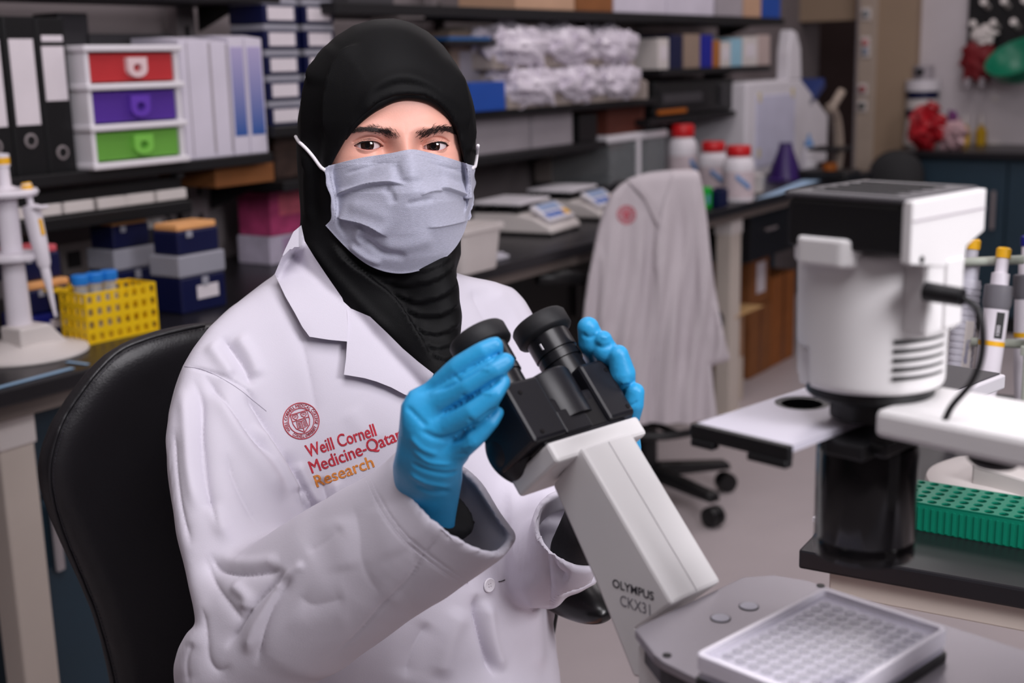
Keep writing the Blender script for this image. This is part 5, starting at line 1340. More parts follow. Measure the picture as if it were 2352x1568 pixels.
for (s, xe, ze, yc), line in zip(EYES, ([(801, 304), (832, 297), (860, 298), (885, 303), (906, 311)], [(965, 312), (987, 303), (1010, 296), (1030, 297), (1050, 306)])):
    # brow hairs
    L = spline(line, 30); r = np.random.default_rng(int(5+s)); bm = B()
    for k in range(520):
        t = r.uniform(0, 1); i = int(t*(len(L)-1)); p = L[i]+r.normal(0, 1, 2)*np.array([1.5, 1])*(1.2+3.6*(t if s < 0 else 1-t)**.6)
        tg = L[min(i+4, len(L)-1)]-L[max(i-4, 0)]; tg /= np.linalg.norm(tg)
        out = -tg if s < 0 else tg
        up = np.array([0, -1.]); inner = t if s < 0 else 1-t
        dr = out*(.75)+up*(.25+.65*max(0, inner-.55)) + r.normal(0, .13, 2); dr /= np.linalg.norm(dr)
        ln = r.uniform(6, 12)
        P = []
        for u_ in (0, .5, 1.):
            x_, y_ = p+dr*ln*u_+np.array([0, .9*u_*u_])
            # pixel -> face surface
            dd = 1.165; rr_ = ray(x_, y_)
            for _ in range(5):
                q = to_head(CAM+rr_*dd); g = q[1]-float(face_y(q[0], q[2])); dd += g
            P.append(CAM+rr_*(dd-.0004-.0009*math.sin(PI*u_*.7)))
        tube(P, [.00017, .00015, .00004], 3, bm)
    obj('eyebrow', bm, m_hair, person, world=True)['kind'] = 'stuff'
    ex = np.linspace(-.0128, .0140, 40); up, lo = lids(ex)
    yl = lambda e_, z_: yc+np.sqrt(np.clip((ER+.0006)**2-e_**2-z_**2, 1e-8, None))
    PU = from_head(np.stack([xe+s*ex, yl(ex, up)+.0007, ze+up+.0001], -1)); PL = from_head(np.stack([xe+s*ex, yl(ex, lo)+.0003, ze+lo], -1))
    obj('upper_lash_line', tube(PU, np.interp(ex, [-.0128, 0, .008, .014], [.0003, .0007, .0009, .0003]), 6), m_lash, person, smooth=True, world=True)
    obj('lower_lid_margin', tube(PL, .00035, 6), m_pink, person, smooth=True, world=True)
    bm = B()
    for k in range(34):
        i = 4+int(k*34/34); e0 = ex[min(i, 39)]; p0 = PU[min(i, 39)]
        dr = HR@np.array([s*(.25+e0*40), .85, .62+.2*r.normal()]); dr /= np.linalg.norm(dr); l_ = .0035+.0012*r.uniform()
        tube([p0, p0+dr*l_*.5, p0+dr*l_+np.array([0, 0, .0008])], [.00009, .00008, .00002], 3, bm)
    for k in range(18):
        i = 8+int(k*1.6); p0 = PL[min(i, 39)]; dr = HR@np.array([s*.3, .8, -.6]); tube([p0, p0+dr*.0016], [.00007, .00002], 3, bm)
    obj('eyelashes', bm, m_lash, person, world=True)['kind'] = 'stuff'
    tear = from_head(np.array([xe-s*.0122, yc+math.sqrt(ER**2-.0119**2)+.0006, ze-.0009])); obj('tear_duct', lathe([(.0012*math.sin(t), -.0012*math.cos(t)) for t in np.linspace(0.01, PI-.01, 8)], 10, origin=tear), m_pink, person, smooth=True, world=True)

def mask_y(x, z):
    yc = np.interp(z, [-.135, -.118, -.10, -.075, -.055, -.038, -.018, -.004, .004, .02], [.070, .086, .098, .109, .113, .1165, .108, .0985, .096, .094])
    ax = np.abs(x); ys = np.interp(z, [-.13, -.10, -.05, 0], [.040, .040, .034, .030])
    k = np.interp(z, [-.1, -.05, -.03, 0], [1.9, 1.75, 1.35, 1.25])
    tent = yc-(yc-ys)*np.power(np.clip(ax/.075, 0, 1.25), k)
    return tent
def solve(pxy, fy, lift=0., d0=.98, d1=1.36, n=260):
    ds = np.linspace(d0, d1, n); out = np.full(len(pxy), np.nan); prev = None
    R_ = np.array([ray(x, y) for x, y in pxy])
    for d in ds:
        q = to_head(CAM+R_*d); g = q[:, 1]-fy(q[:, 0], q[:, 2])-lift
        if prev is not None:
            m = np.isnan(out) & (g <= 0) & (prev > 0); out[m] = (d-(ds[1]-ds[0])*(-g/(prev-g+1e-12)))[m]
        prev = g
    bad = np.isnan(out)
    if bad.any(): out[bad] = np.nanmax(out)
    return CAM+R_*out[:, None]
# ------------------------------------------------------------------ headscarf
hij_out = [(700, 900), (690, 640), (686, 560), (690, 500), (684, 420), (680, 335), (684, 270), (700, 185), (728, 125), (770, 84), (812, 58), (860, 44), (905, 42), (945, 52), (985, 74), (1020, 106), (1052, 150), (1075, 195), (1094, 245), (1104, 300), (1102, 345), (1094, 400), (1084, 470), (1072, 520), (1058, 552), (1063, 585), (1050, 622), (1066, 655), (1061, 690), (1069, 728), (1062, 765), (1058, 800), (1040, 860), (1000, 900)]
hij_open = [(756, 390), (763, 376), (773, 357), (790, 328), (805, 300), (838, 262), (872, 236), (905, 222), (938, 218), (975, 222), (1005, 238), (1032, 265), (1048, 295), (1056, 330), (1062, 358), (1068, 380), (1074, 420), (1072, 470), (1056, 515), (1034, 552), (1005, 580), (970, 600), (925, 608), (870, 598), (815, 562), (780, 520), (774, 480), (766, 440), (758, 410)]
s_out, s_open = poly_sdf(hij_out, 4), poly_sdf(hij_open, 3)
nk = PXv(880, 700, 1.30); chn = PXv(905, 600, 1.20)
def hijab_sdf(P):
    q = to_head(P)
    d = d_ell(q, (0, -.020, .003), (.0895, .112, .131))
    d = smin(d, d_ell(q, (0, .010, -.045), (.082, .082, .085)), .03)
    d = smin(d, d_ell(q, (0, -.010, .030), (.0885, .1055, .098)), .015)
    d = smin(d, d_chain(P, [PXv(880, 560, 1.27), nk, PXv(890, 800, 1.335)], [.076, .078, .082]), .035)
    d = smin(d, d_chain(P, [PXv(740, 560, 1.235), PXv(800, 650, 1.222), PXv(890, 740, 1.214), PXv(992, 850, 1.205)], [.036, .035, .030, .018]), .02)
    d = smin(d, d_chain(P, [PXv(985, 640, 1.215), PXv(1000, 720, 1.222), PXv(1015, 815, 1.222)], [.028, .028, .022]), .02)
    d = smax(d, s_out(P), .010)
    fl = np.where(q[:, 2] < -.032, mask_y(q[:, 0], q[:, 2])-.007, face_y(q[:, 0], q[:, 2])-.014)
    cut = smax(s_open(P), (fl-q[:, 1])*.6, .003)
    return smax(d, -cut, .0035)
Vh, Fh = sdf_mesh(hijab_sdf, HC-np.array([.14, .17, .26]), HC+np.array([.14, .19, .15]), .0026, 2)
hij_folds = [([(832, 98), (790, 118), (765, 155), (752, 205), (746, 270), (752, 330)], 9, .0035, 's'), ([(742, 118), (712, 175), (700, 240), (700, 330), (712, 420)], 7, .0030, 's'),
    ([(760, 92), (725, 140), (712, 200)], 6, .0022, 's'), ([(1045, 138), (1068, 190), (1082, 250), (1084, 310), (1078, 365)][::-1], 6, .0030, 's'), ([(1060, 150), (1084, 215), (1096, 280), (1094, 340)][::-1], 5, .0024, 's'),
    ([(1022, 112), (1050, 170), (1066, 240), (1070, 310)][::-1], 7, .0022, 's'), ([(835, 252), (865, 215), (905, 196), (940, 194), (985, 205), (1025, 236), (1050, 275)], 7, -.0012, 'r'), ([(820, 270), (860, 205), (910, 178), (960, 182), (1020, 222), (1055, 275)], 12, .0016, 'r'),
    ([(735, 280), (728, 360), (722, 440), (730, 520)], 10, -.0022, 'r'), ([(712, 330), (706, 420), (712, 520)], 8, .0022, 'r'),
    ([(748, 540), (800, 600), (850, 640), (905, 690), (950, 755), (1000, 840)][::-1], 9, .0055, 's'), ([(700, 545), (760, 620), (830, 700), (920, 785)], 10, .0018, 'r'),
    ([(860, 640), (930, 652), (1000, 640), (1056, 600)], 9, 0.0027, 's'), ([(890, 668), (950, 690), (1010, 680), (1062, 640)], 9, 0.003, 's'), ([(920, 705), (965, 724), (1015, 720), (1062, 690)], 9, 0.003, 's'),
    ([(945, 745), (980, 765), (1020, 762), (1064, 735)], 8, 0.0027, 's'), ([(965, 780), (1000, 800), (1050, 785)], 8, 0.0024, 's'), ([(930, 625), (1000, 615), (1045, 580)], 7, 0.0021, 's'), ([(985, 810), (1020, 825), (1050, 815)], 7, 0.0021, 's')]
hij_folds = [(l, w*1.25, a*1.5, k) for l, w, a, k in hij_folds]
Vh = apply_folds(Vh, Fh, hij_folds)
scarf = obj('headscarf', (Vh, Fh), m_hijab, person, smooth=True, world=True)
ht = bvh(Vh, Fh)
# underscarf brim just inside the opening
P = solve(np.array(spline([(792, 318), (812, 288), (842, 258), (872, 236), (905, 221), (938, 216), (975, 221), (1005, 237), (1034, 266), (1052, 300), (1058, 330)], 10)), face_y, .003)
obj('underscarf_brim', tube(P, np.interp(np.linspace(0, 1, len(P)), [0, .3, .6, 1], [.002, .0055, .0055, .002]), 8), m_hijab, scarf, smooth=True, world=True)
# ------------------------------------------------------------------ face mask
top = spline([(741, 387), (768, 377), (830, 362), (895, 352), (945, 343), (985, 350), (1035, 364), (1072, 376), (1090, 381)], 16)
bot = spline([(748, 518), (772, 545), (805, 578), (845, 608), (885, 624), (928, 628), (975, 618), (1015, 598), (1045, 570), (1064, 538), (1076, 502)], 16)
lef = spline([(741, 387), (749, 415), (757, 450), (762, 480), (758, 502), (748, 518)], 16)
rig = spline([(1090, 381), (1091, 410), (1089, 440), (1086, 465), (1081, 485), (1076, 502)], 16)
def rs(P, n):
    L = np.r_[0, np.cumsum(np.linalg.norm(np.diff(P, axis=0), axis=1))]; t = np.linspace(0, L[-1], n); return np.stack([np.interp(t, L, P[:, k]) for k in range(2)], 1)
nu, nv = 190, 150
T, Bo, Le, Ri = rs(top, nu), rs(bot, nu), rs(lef, nv), rs(rig, nv)
uu = np.linspace(0, 1, nu)[None, :, None]; vv = np.linspace(0, 1, nv)[:, None, None]
Gp = (1-vv)*T[None]+vv*Bo[None]+(1-uu)*Le[:, None]+uu*Ri[:, None]-((1-uu)*(1-vv)*T[0]+uu*(1-vv)*T[-1]+(1-uu)*vv*Bo[0]+uu*vv*Bo[-1])
# gathered edges ripple a little
rip = np.sin(np.linspace(0, 16, nv))*2.2; Gp[:, :6, 0] += (rip[:, None]*np.linspace(1, 0, 6)[None]); Gp[:, -6:, 0] += (np.sin(np.linspace(1, 22, nv))[:, None]*2.0*np.linspace(0, 1, 6)[None])
Vm = solve(Gp.reshape(-1, 2), lambda x, z: np.maximum(mask_y(x, z), face_y(x, z)+.0008), .001)
dm = ((Vm-CAM)@FW).reshape(nv, nu); dh = np.full((nv, nu), 9.)
for _i in range(nv):
    for _j in range(nu):
        if nu*.17 < _j < nu*.83: continue
        _h, _n = cast(ht, *Gp[_i, _j])
        if _h is not None: dh[_i, _j] = (_h-CAM)@FW-.0022
dlim = np.minimum(dm, dh); dm = dlim.copy()
for _ in range(40):
    _p = np.pad(dm, 1, mode='edge'); dm = np.minimum(dlim, .5*dm+.125*(_p[:-2, 1:-1]+_p[2:, 1:-1]+_p[1:-1, :-2]+_p[1:-1, 2:])) if _ < 30 else .5*dm+.125*(_p[:-2, 1:-1]+_p[2:, 1:-1]+_p[1:-1, :-2]+_p[1:-1, 2:])
_R = np.array([ray(x, y) for x, y in Gp.reshape(-1, 2)]); Vm = CAM+_R*dm.reshape(-1, 1)
Vm_, Fm = grid_mesh(Vm.reshape(nv, nu, 3)); Fm = np.array(Fm)
Nn = normals(Vm, Fm)
if (facing(Vm, Nn) > 0).mean() > .5: Fm = Fm[:, ::-1]
mask_folds = [
    ([(764, 452), (800, 440), (850, 426), (900, 421), (935, 424)], 9, .0042, 's'),
    ([(1088, 457), (1060, 447), (1030, 436), (1005, 430)][::-1], 8, .0036, 's'),
    ([(1020, 438), (990, 440), (965, 449)][::-1], 6, .0016, 's'),
    ([(768, 497), (800, 503), (840, 512), (870, 527), (893, 546)], 11, .0046, 's'),
    ([(1078, 505), (1050, 512), (1010, 520), (975, 522)][::-1], 9, .0016, 's'),
    ([(880, 428), (898, 446), (905, 470)], 9, -.0012, 'r'), ([(930, 470), (965, 462), (1000, 455)], 7, -.0010, 'r'),
    ([(815, 540), (850, 560), (880, 580), (940, 590)], 9, -.0022, 'r'), ([(800, 560), (840, 590), (880, 606)], 8, .0018, 'r'),
    ([(830, 520), (822, 545), (838, 560)], 9, .0018, 'r'), ([(940, 345), (942, 380), (946, 420)], 24, .0016, 'r'), ([(905, 372), (915, 400), (922, 425)], 12, -.0016, 'r'),
    ([(790, 400), (860, 380), (910, 372)], 5, -.0008, 'r'), ([(980, 372), (1030, 386), (1070, 398)], 5, -.0006, 'r'),
    ([(800, 470), (840, 480), (900, 500)], 14, .0010, 'r'), ([(870, 560), (930, 565), (1000, 545)], 16, .0014, 'r')]
mask_folds = [(l, w, a*1.5, k) for l, w, a, k in mask_folds]
Vm = apply_folds(Vm, Fm, mask_folds)
def shell(V, F, n, m, t):
    N = normals(V, F); B2 = V-N*t; k = len(V)
    f = list(map(tuple, F))+[tuple(np.array(q[::-1])+k) for q in F]
    idx = np.arange(n*m).reshape(n, m)
    ring = list(idx[0, :])+list(idx[1:, -1])+list(idx[-1, -2::-1])+list(idx[-2:0:-1, 0])
    for i in range(len(ring)):
        a, b = ring[i], ring[(i+1) % len(ring)]; f.append((a, b, b+k, a+k))
    return np.vstack([V, B2]), f
m_mask = mat('chambray_cotton', (172, 173, 190), .8, var=.10, scale=1., bump=.5, bscale=1500, sheen=.15)
_nt = m_mask.node_tree
for _n in list(_nt.nodes):
    if _n.type == 'TEX_NOISE' and abs(_n.inputs['Scale'].default_value-1.) < 1e-6:
        _mp = _nt.nodes.new('ShaderNodeMapping'); _mp.inputs['Scale'].default_value = (260, 260, 1500)
        _tc = [q for q in _nt.nodes if q.type == 'TEX_COORD'][0]
        _nt.links.new(_tc.outputs['Object'], _mp.inputs[0]); _nt.links.new(_mp.outputs[0], _n.inputs['Vector'])
mask_o = obj('face_mask', shell(Vm, Fm, nv, nu, .0016), m_mask, person, smooth=True, world=True)
mt = bvh(Vm, Fm)
m_thread = mat('grey_thread', (120, 120, 138), .7)
def stitches(tree, line, parent, m, step=7, dash=4.5, rad=.00022, lift=.0001):
    L = spline(line, 40); s_ = np.r_[0, np.cumsum(np.linalg.norm(np.diff(L, axis=0), axis=1))]; bm = B()
    for a in np.arange(0, s_[-1]-dash, step):
        P = []
        for u_ in (0, .5, 1):
            x = np.interp(a+dash*u_, s_, L[:, 0]); y = np.interp(a+dash*u_, s_, L[:, 1]); h, nn = cast(tree, x, y)
            if h is not None: P.append(h+nn*lift*(1 if nn@(CAM-h) > 0 else -1))
        if len(P) == 3: tube(P, rad, 4, bm)
    o_ = obj('stitching', bm, m, parent, world=True); o_['kind'] = 'stuff'; return o_
stitches(mt, [(757, 398), (764, 430), (771, 465), (770, 500), (766, 515)], mask_o, m_thread)
stitches(mt, [(1078, 392), (1080, 425), (1076, 455), (1070, 485)], mask_o, m_thread)
stitches(mt, [(770, 388), (830, 374), (900, 362), (945, 354), (985, 360), (1035, 374), (1075, 386)], mask_o, mat('pale_thread', (196, 196, 212), .7))

# ear loops
m_loop = mat('white_elastic', (232, 228, 232), .7)
for line in ([(743, 388), (725, 366), (705, 342), (689, 325), (682, 314)], [(1088, 384), (1091, 368), (1093, 352), (1095, 342)]):
    P = []
    for x, y in spline(line, 8):
        h, nn = cast(ht, x, y)
        if h is None: h = P[-1]+(P[-1]-P[-2]) if len(P) > 1 else np.array(PX(x, y, 1.19)); nn = -ray(x, y)
        P.append(h+nn*.0012)
    h0, n0 = cast(mt, line[0][0]+(4 if line[0][0] < 900 else -4), line[0][1]+3)
    if h0 is not None: P[0] = h0
    obj('ear_loop', tube(P, .0017, 8), m_loop, mask_o, smooth=True, world=True)
# ------------------------------------------------------------------ lab coat
RS, LS = PXv(497, 850, 1.225), PXv(1128, 752, 1.375)
SD_ = LS-RS; SD_ /= np.linalg.norm(SD_); BF = np.cross([0, 0, 1.], SD_); BF /= np.linalg.norm(BF)
if BF@(CAM-RS) < 0: BF = -BF
BZ = np.cross(SD_, BF); BRt = np.stack([SD_, BF, BZ], 1)
coat_out = [(691, 516), (672, 535), (655, 570), (632, 630), (585, 664), (530, 704), (480, 752), (445, 800), (418, 845), (402, 895), (388, 950), (382, 1010), (386, 1080), (394, 1150), (406, 1225), (420, 1285), (432, 1340), (446, 1392), (452, 1436), (432, 1450), (410, 1488), (398, 1530), (396, 1600), (380, 1760), (1330, 1800), (1290, 1620), (1284, 1540), (1270, 1430), (1300, 1370), (1330, 1362), (1372, 1340), (1385, 1280), (1380, 1150), (1300, 1000), (1258, 880), (1246, 800), (1236, 752), (1222, 718), (1204, 690), (1178, 662), (1140, 648), (1095, 640), (1060, 632), (980, 600), (880, 560), (760, 500)]
fore_out = [(430, 1420), (470, 1330), (540, 1270), (640, 1205), (740, 1146), (820, 1106), (880, 1068), (912, 1030), (960, 1035), (1065, 1062), (1105, 1104), (1150, 1178), (1192, 1234), (1152, 1288), (1062, 1358), (940, 1448), (840, 1520), (730, 1590), (600, 1660), (470, 1640), (420, 1540)]
s_coat, s_fore = poly_sdf(coat_out, 5), poly_sdf(fore_out, 4)
EL = PXv(548, 1452, 1.095); CU = PXv(1050, 1148, .968)
pA, pB, pN = PXv(912, 1031, .972), PXv(1190, 1236, .972), PXv(1010, 1170, .932)
CN = np.cross(pB-pA, pN-pA); CN /= np.linalg.norm(CN)
if CN@(CU-EL) < 0: CN = -CN
fax = (CU-EL)/np.linalg.norm(CU-EL)
def fore_sdf(P, grow=0.):
    d = d_chain(P, [EL, PXv(690, 1385, 1.055), PXv(850, 1275, 1.015), CU, CU+fax*.08], [.068, .064, .060, .058, .058])
    return smax(d, s_fore(P), .008)
LCU = PXv(1338, 1215, 1.15); lax = PXv(1378, 1100, 1.10)-PXv(1322, 1262, 1.18); lax /= np.linalg.norm(lax)
def left_fore(P): return d_chain(P, [PXv(1272, 1285, 1.235), PXv(1322, 1262, 1.18), PXv(1378, 1100, 1.10)], [.046, .046, .046])
def coat_sdf(P):
    d = d_chain(P, [RS, PXv(690, 760, 1.275), PXv(900, 715, 1.32), PXv(1040, 715, 1.36), LS], [.060, .066, .072, .068, .058])
    d = smin(d, d_ell(P, PXv(835, 1010, 1.30), (.190, .115, .20), BRt), .05)
    d = smin(d, d_ell(P, PXv(880, 1380, 1.285), (.185, .125, .22), BRt), .06)
    d = smin(d, d_ell(P, np.array([-.115, 1.29, .64]), (.215, .165, .15), BRt), .05)
    d = smin(d, d_cone(P, np.array([-.12, 1.25, .62]), np.array([.02, 1.0, .60]), .125, .10), .05)
    lf = left_fore(P); pl = (P-LCU)@lax
    d = smin(d, d_chain(P, [LS, PXv(1215, 1020, 1.32), PXv(1262, 1265, 1.25)], [.062, .060, .050]), .022)
    d = smin(d, smax(lf, pl, .003), .015)
    d = smax(d, -smax(lf+.0065, -(pl+.06), .004), .0025)
    up = d_chain(P, [RS, PXv(478, 1010, 1.185), PXv(492, 1220, 1.14), EL], [.066, .074, .076, .070])
    d = smin(d, up, .030)
    fo = fore_sdf(P); pc = (P-pA)@CN
    fo = smax(fo, pc, .0015)
    d = smin(d, fo, .012)
    cav = smax(fore_sdf(P)+.0062, -(pc+.075), .006); d = smax(d, -cav, .0025)
    return smax(d, s_coat(P), .010)
Vc, Fc = sdf_mesh(coat_sdf, (-.42, .84, .50), (.13, 1.50, 1.22), .0036, 2)
Vc, Fc = subdivide(Vc, Fc); Vc = relax(Vc, Fc, 2)
def K(*pts): return [(360+.681*x, 500+.681*y) for x, y in pts]
# (pixel line, width, depth, kernel, region): a = anywhere, f = forearm only, b = not the forearm
coat_folds = [
    # shoulder, upper sleeve
    (K((100, 500), (200, 525), (290, 570), (345, 620)), 4, -.0022, 'r', 'b'), (K((215, 395), (255, 445), (300, 510), (325, 575)), 13, -.0050, 'c', 'b'), (K((265, 395), (310, 460), (345, 545)), 16, .0030, 'r', 'b'), (K((175, 420), (215, 480), (260, 540)), 16, .0030, 'r', 'b'),
    (K((118, 530), (150, 620), (152, 750), (168, 900), (210, 1060)), 13, -.0060, 'c', 'b'), (K((90, 560), (100, 700), (110, 850), (140, 1000)), 15, .0030, 'r', 'b'), (K((150, 515), (205, 585), (265, 665), (335, 745), (400, 820)), 13, -.0048, 'c', 'b'), (K((195, 560), (240, 650), (300, 760), (370, 860), (440, 960)), 20, .0045, 'r', 'b'),
    (K((290, 575), (345, 650), (385, 715), (425, 790), (445, 840)), 12, -.0065, 'c', 'b'), (K((430, 780), (480, 880), (540, 980), (562, 1040)), 11, -.0085, 'c', 'b'), (K((330, 680), (400, 790), (470, 900), (530, 990)), 14, .0045, 'r', 'b'), (K((470, 820), (510, 900), (555, 980)), 12, .0040, 'r', 'b'), (K((480, 900), (500, 950), (545, 1010)), 9, -.0050, 'c', 'b'),
    (K((60, 700), (62, 850), (85, 1000), (120, 1120)), 12, -.0030, 'c', 'b'), (K((230, 780), (270, 900), (330, 1010), (400, 1100)), 15, -.0030, 'c', 'b'), (K((180, 950), (230, 1060), (300, 1140)), 18, .0030, 'r', 'b'),
    # elbow
    (K((175, 1120), (215, 1185), (300, 1205), (430, 1185)), 11, -.0070, 'c', 'a'), (K((200, 1145), (300, 1165), (420, 1150)), 14, .0035, 'r', 'a'), (K((440, 1180), (400, 1225), (340, 1285), (295, 1345), (265, 1400), (225, 1460)), 10, -.0090, 'c', 'a'), (K((460, 1200), (400, 1290), (365, 1380), (345, 1470), (335, 1520)), 10, -.0060, 'c', 'a'),
    (K((420, 1215), (370, 1310), (320, 1400), (300, 1480)), 12, .0050, 'r', 'a'), (K((160, 1130), (195, 1230), (255, 1320), (290, 1380)), 12, -.0050, 'c', 'a'), (K((250, 1230), (300, 1280), (290, 1330)), 14, .0045, 'r', 'a'), (K((150, 1300), (165, 1400), (175, 1490), (210, 1530), (260, 1500)), 12, -.0045, 'c', 'a'), (K((500, 1160), (430, 1215), (390, 1260)), 10, .0035, 'r', 'a'),
    # forearm
    (K((470, 1270), (520, 1305), (570, 1300), (640, 1280)), 14, -.0042, 'c', 'f'), (K((440, 1330), (500, 1360), (580, 1350), (660, 1330)), 22, .0030, 'r', 'f'), (K((655, 950), (680, 1060), (690, 1150), (720, 1230), (770, 1290)), 22, -.0045, 'c', 'f'), (K((745, 960), (770, 1060), (810, 1150)), 22, .0026, 'r', 'f'), (K((600, 1000), (620, 1100), (640, 1200)), 24, .0030, 'r', 'f'),
    (K((840, 1080), (872, 1150), (855, 1230), (800, 1300)), 18, -.0034, 'c', 'f'), (K((500, 1130), (570, 1090), (630, 1040)), 10, -.0030, 'c', 'f'), (K((985, 1030), (900, 1140), (850, 1220), (760, 1310), (660, 1420), (560, 1500)), 4, -.0016, 'c', 'f'),
    (K((706, 888), (742, 965), (800, 1050), (870, 1125), (960, 1190), (1040, 1245)), 3, -.0006, 'r', 'f'), (K((720, 882), (756, 956), (812, 1040), (880, 1112), (970, 1178), (1050, 1232)), 3, -.0006, 'r', 'f'),
    # body
    (K((470, 330), (495, 440), (520, 560), (545, 700)), 14, -.0016, 'c', 'b'), (K((555, 870), (575, 950), (620, 1000)), 12, -.0050, 'c', 'b'), (K((600, 880), (620, 960), (650, 1010)), 12, .0030, 'r', 'b'), (K((1082, 1260), (1080, 1330), (1105, 1440), (1145, 1560)), 10, -.0080, 'c', 'b'), (K((1110, 1280), (1125, 1400), (1165, 1540)), 16, .0045, 'r', 'b'),
    (K((1290, 920), (1295, 1060), (1310, 1200), (1345, 1400)), 14, -.0045, 'c', 'b'), (K((1170, 850), (1200, 970), (1220, 1120), (1225, 1320)), 26, .0040, 'r', 'b'), (K((1030, 1310), (985, 1420), (955, 1560)), 24, .0040, 'r', 'b'), (K((920, 1360), (860, 1470), (840, 1560)), 18, -.0035, 'c', 'b'), (K((1250, 1180), (1275, 1320), (1290, 1540)), 18, .0032, 'r', 'b'),
    (K((1060, 235), (1100, 320), (1160, 420)), 16, -.0020, 'c', 'b'), (K((1130, 235), (1190, 320), (1235, 420)), 18, .0022, 'r', 'b'), (K((1325, 1130), (1340, 1190), (1390, 1220)), 10, -.0045, 'c', 'b'), (K((118, 1425), (95, 1500), (105, 1580)), 12, -.0040, 'c', 'a'), (K((640, 640), (700, 720), (760, 760)), 22, .0015, 'r', 'b')]
_fs = np.clip((fore_sdf(Vc)-.008)/.014, 0, 1)
for _rg, _sel in (('a', None), ('b', _fs), ('f', 1-_fs)):
    _g = {'a': .62, 'f': .36, 'b': 1.45}[_rg]; _wk = {'a': 1.0, 'f': 1.5, 'b': 1.0}[_rg]
    Vc = apply_folds(Vc, Fc, [(q[0], q[1]*(_wk if q[1] > 5 else 1), q[2]*(_g if q[1] > 5 else 1), q[3]) for q in coat_folds if q[4] == _rg], _sel)
# fine, uneven drape
_n = normals(Vc, Fc); _w = (np.sin(Vc@np.array([60, 35, 25.])+2*np.sin(Vc@np.array([20, -30, 45.])))+np.sin(Vc@np.array([-30, 45, 62.])+1.5*np.sin(Vc@np.array([33, 21, -18.]))))
Vc = Vc+_n*(_w*.0004)[:, None]
coat = obj('lab_coat', (Vc, Fc), m_coat, person, smooth=True, world=True)
ct_ = bvh(Vc, Fc)
def both(x, y):
    r = [c for c in (cast(ct_, x, y), cast(ht, x, y)) if c[0] is not None]
    return min(r, key=lambda c: np.linalg.norm(c[0]-CAM)) if r else (None, None)
def drape(poly, lift, th, step=5, castf=None, sm=10, liftf=None):
    """a cloth layer lying on what the camera sees there: polygon in pixels -> slab with its own thickness"""
    P = np.array(poly, float); S_ = poly_sdf(poly, 2, 30)
    x = np.arange(P[:, 0].min()-step, P[:, 0].max()+2*step, step); y = np.arange(P[:, 1].min()-step, P[:, 1].max()+2*step, step)
    nx, ny = len(x), len(y); Xg, Yg = np.meshgrid(x, y, indexing='ij')
    D = np.full((nx, ny), np.nan)
    for i in range(nx):
        for j in range(ny):
            h, _n = (castf or both)(x[i], y[j])
            if h is not None: D[i, j] = (h-CAM)@FW
    # fill holes and smooth the depth so the layer spans small gaps
    m = np.isnan(D); D[m] = np.nanmedian(D) if m.any() else 0
    for _ in range(sm):
        Dp = np.pad(D, 1, mode='edge'); D = np.minimum(D, .2*(Dp[1:-1, 1:-1]+Dp[:-2, 1:-1]+Dp[2:, 1:-1]+Dp[1:-1, :-2]+Dp[1:-1, 2:])+.0002)
    # clip polygon: triangulate outline + inner points
    from mathutils.geometry import delaunay_2d_cdt
    ol = []
    for i in range(len(P)):
        a, b = P[i], P[(i+1) % len(P)]; n = max(1, int(np.linalg.norm(b-a)/step)); ol += [a+(b-a)*k/n for k in range(n)]
    pts = [Vector(q) for q in ol]; ne = len(pts)
    from_in = []
    for i in range(nx):
        for j in range(ny):
            q = np.array([x[i], y[j]])
            dd = min(np.linalg.norm(q-o_) for o_ in ol[::2])
            if dd > step*.7: from_in.append(q)
    # keep those inside
    def inside(q):
        c = False
        for i in range(len(P)):
            a, b = P[i], P[i-1]
            if (a[1] > q[1]) != (b[1] > q[1]) and q[0] < (b[0]-a[0])*(q[1]-a[1])/(b[1]-a[1])+a[0]: c = not c
        return c
    pts += [Vector(q) for q in from_in if inside(q)]
    v2, _e, f2, *_ = delaunay_2d_cdt(pts, [(i, (i+1) % ne) for i in range(ne)], [list(range(ne))], 1, 1e-6)
    A = []; Bk = []
    for q in v2:
        i = np.clip((q.x-x[0])/step, 0, nx-1.001); j = np.clip((q.y-y[0])/step, 0, ny-1.001); ii, jj = int(i), int(j); fx, fy = i-ii, j-jj
        d = D[ii, jj]*(1-fx)*(1-fy)+D[ii+1, jj]*fx*(1-fy)+D[ii, jj+1]*(1-fx)*fy+D[ii+1, jj+1]*fx*fy
        l = lift if liftf is None else liftf(q.x, q.y)
        A.append(PX(q.x, q.y, d-l)); Bk.append(PX(q.x, q.y, d-l+th))
    n = len(A); faces = []; ec = {}
    for f in f2:
        f = list(f); faces.append(f)
        for k in range(len(f)): ec.setdefault(tuple(sorted((f[k], f[(k+1) % len(f)]))), []).append((f[k], f[(k+1) % len(f)]))
    out = [tuple(f) for f in faces]+[tuple(q+n for q in f[::-1]) for f in faces]+[(e[0][1], e[0][0], e[0][0]+n, e[0][1]+n) for e in ec.values() if len(e) == 1]
    bm = B(); vv_ = [bm.verts.new(tuple(q)) for q in A+Bk]
    for f in out:
        try: bm.faces.new([vv_[k] for k in f])
        except ValueError: pass
    bmesh.ops.recalc_face_normals(bm, faces=bm.faces[:])
    bmesh.ops.bevel(bm, geom=[e for e in bm.edges if e.calc_face_angle(0) > 1.], offset=.0006, segments=2, affect='EDGES') if False else None
    return bm
collar_px = [(692, 517), (674, 532), (655, 572), (631, 629), (655, 680), (677, 718), (694, 750), (711, 773), (755, 780), (797, 784), (800, 750), (796, 712), (786, 684), (766, 655), (748, 629), (722, 590), (700, 554)]
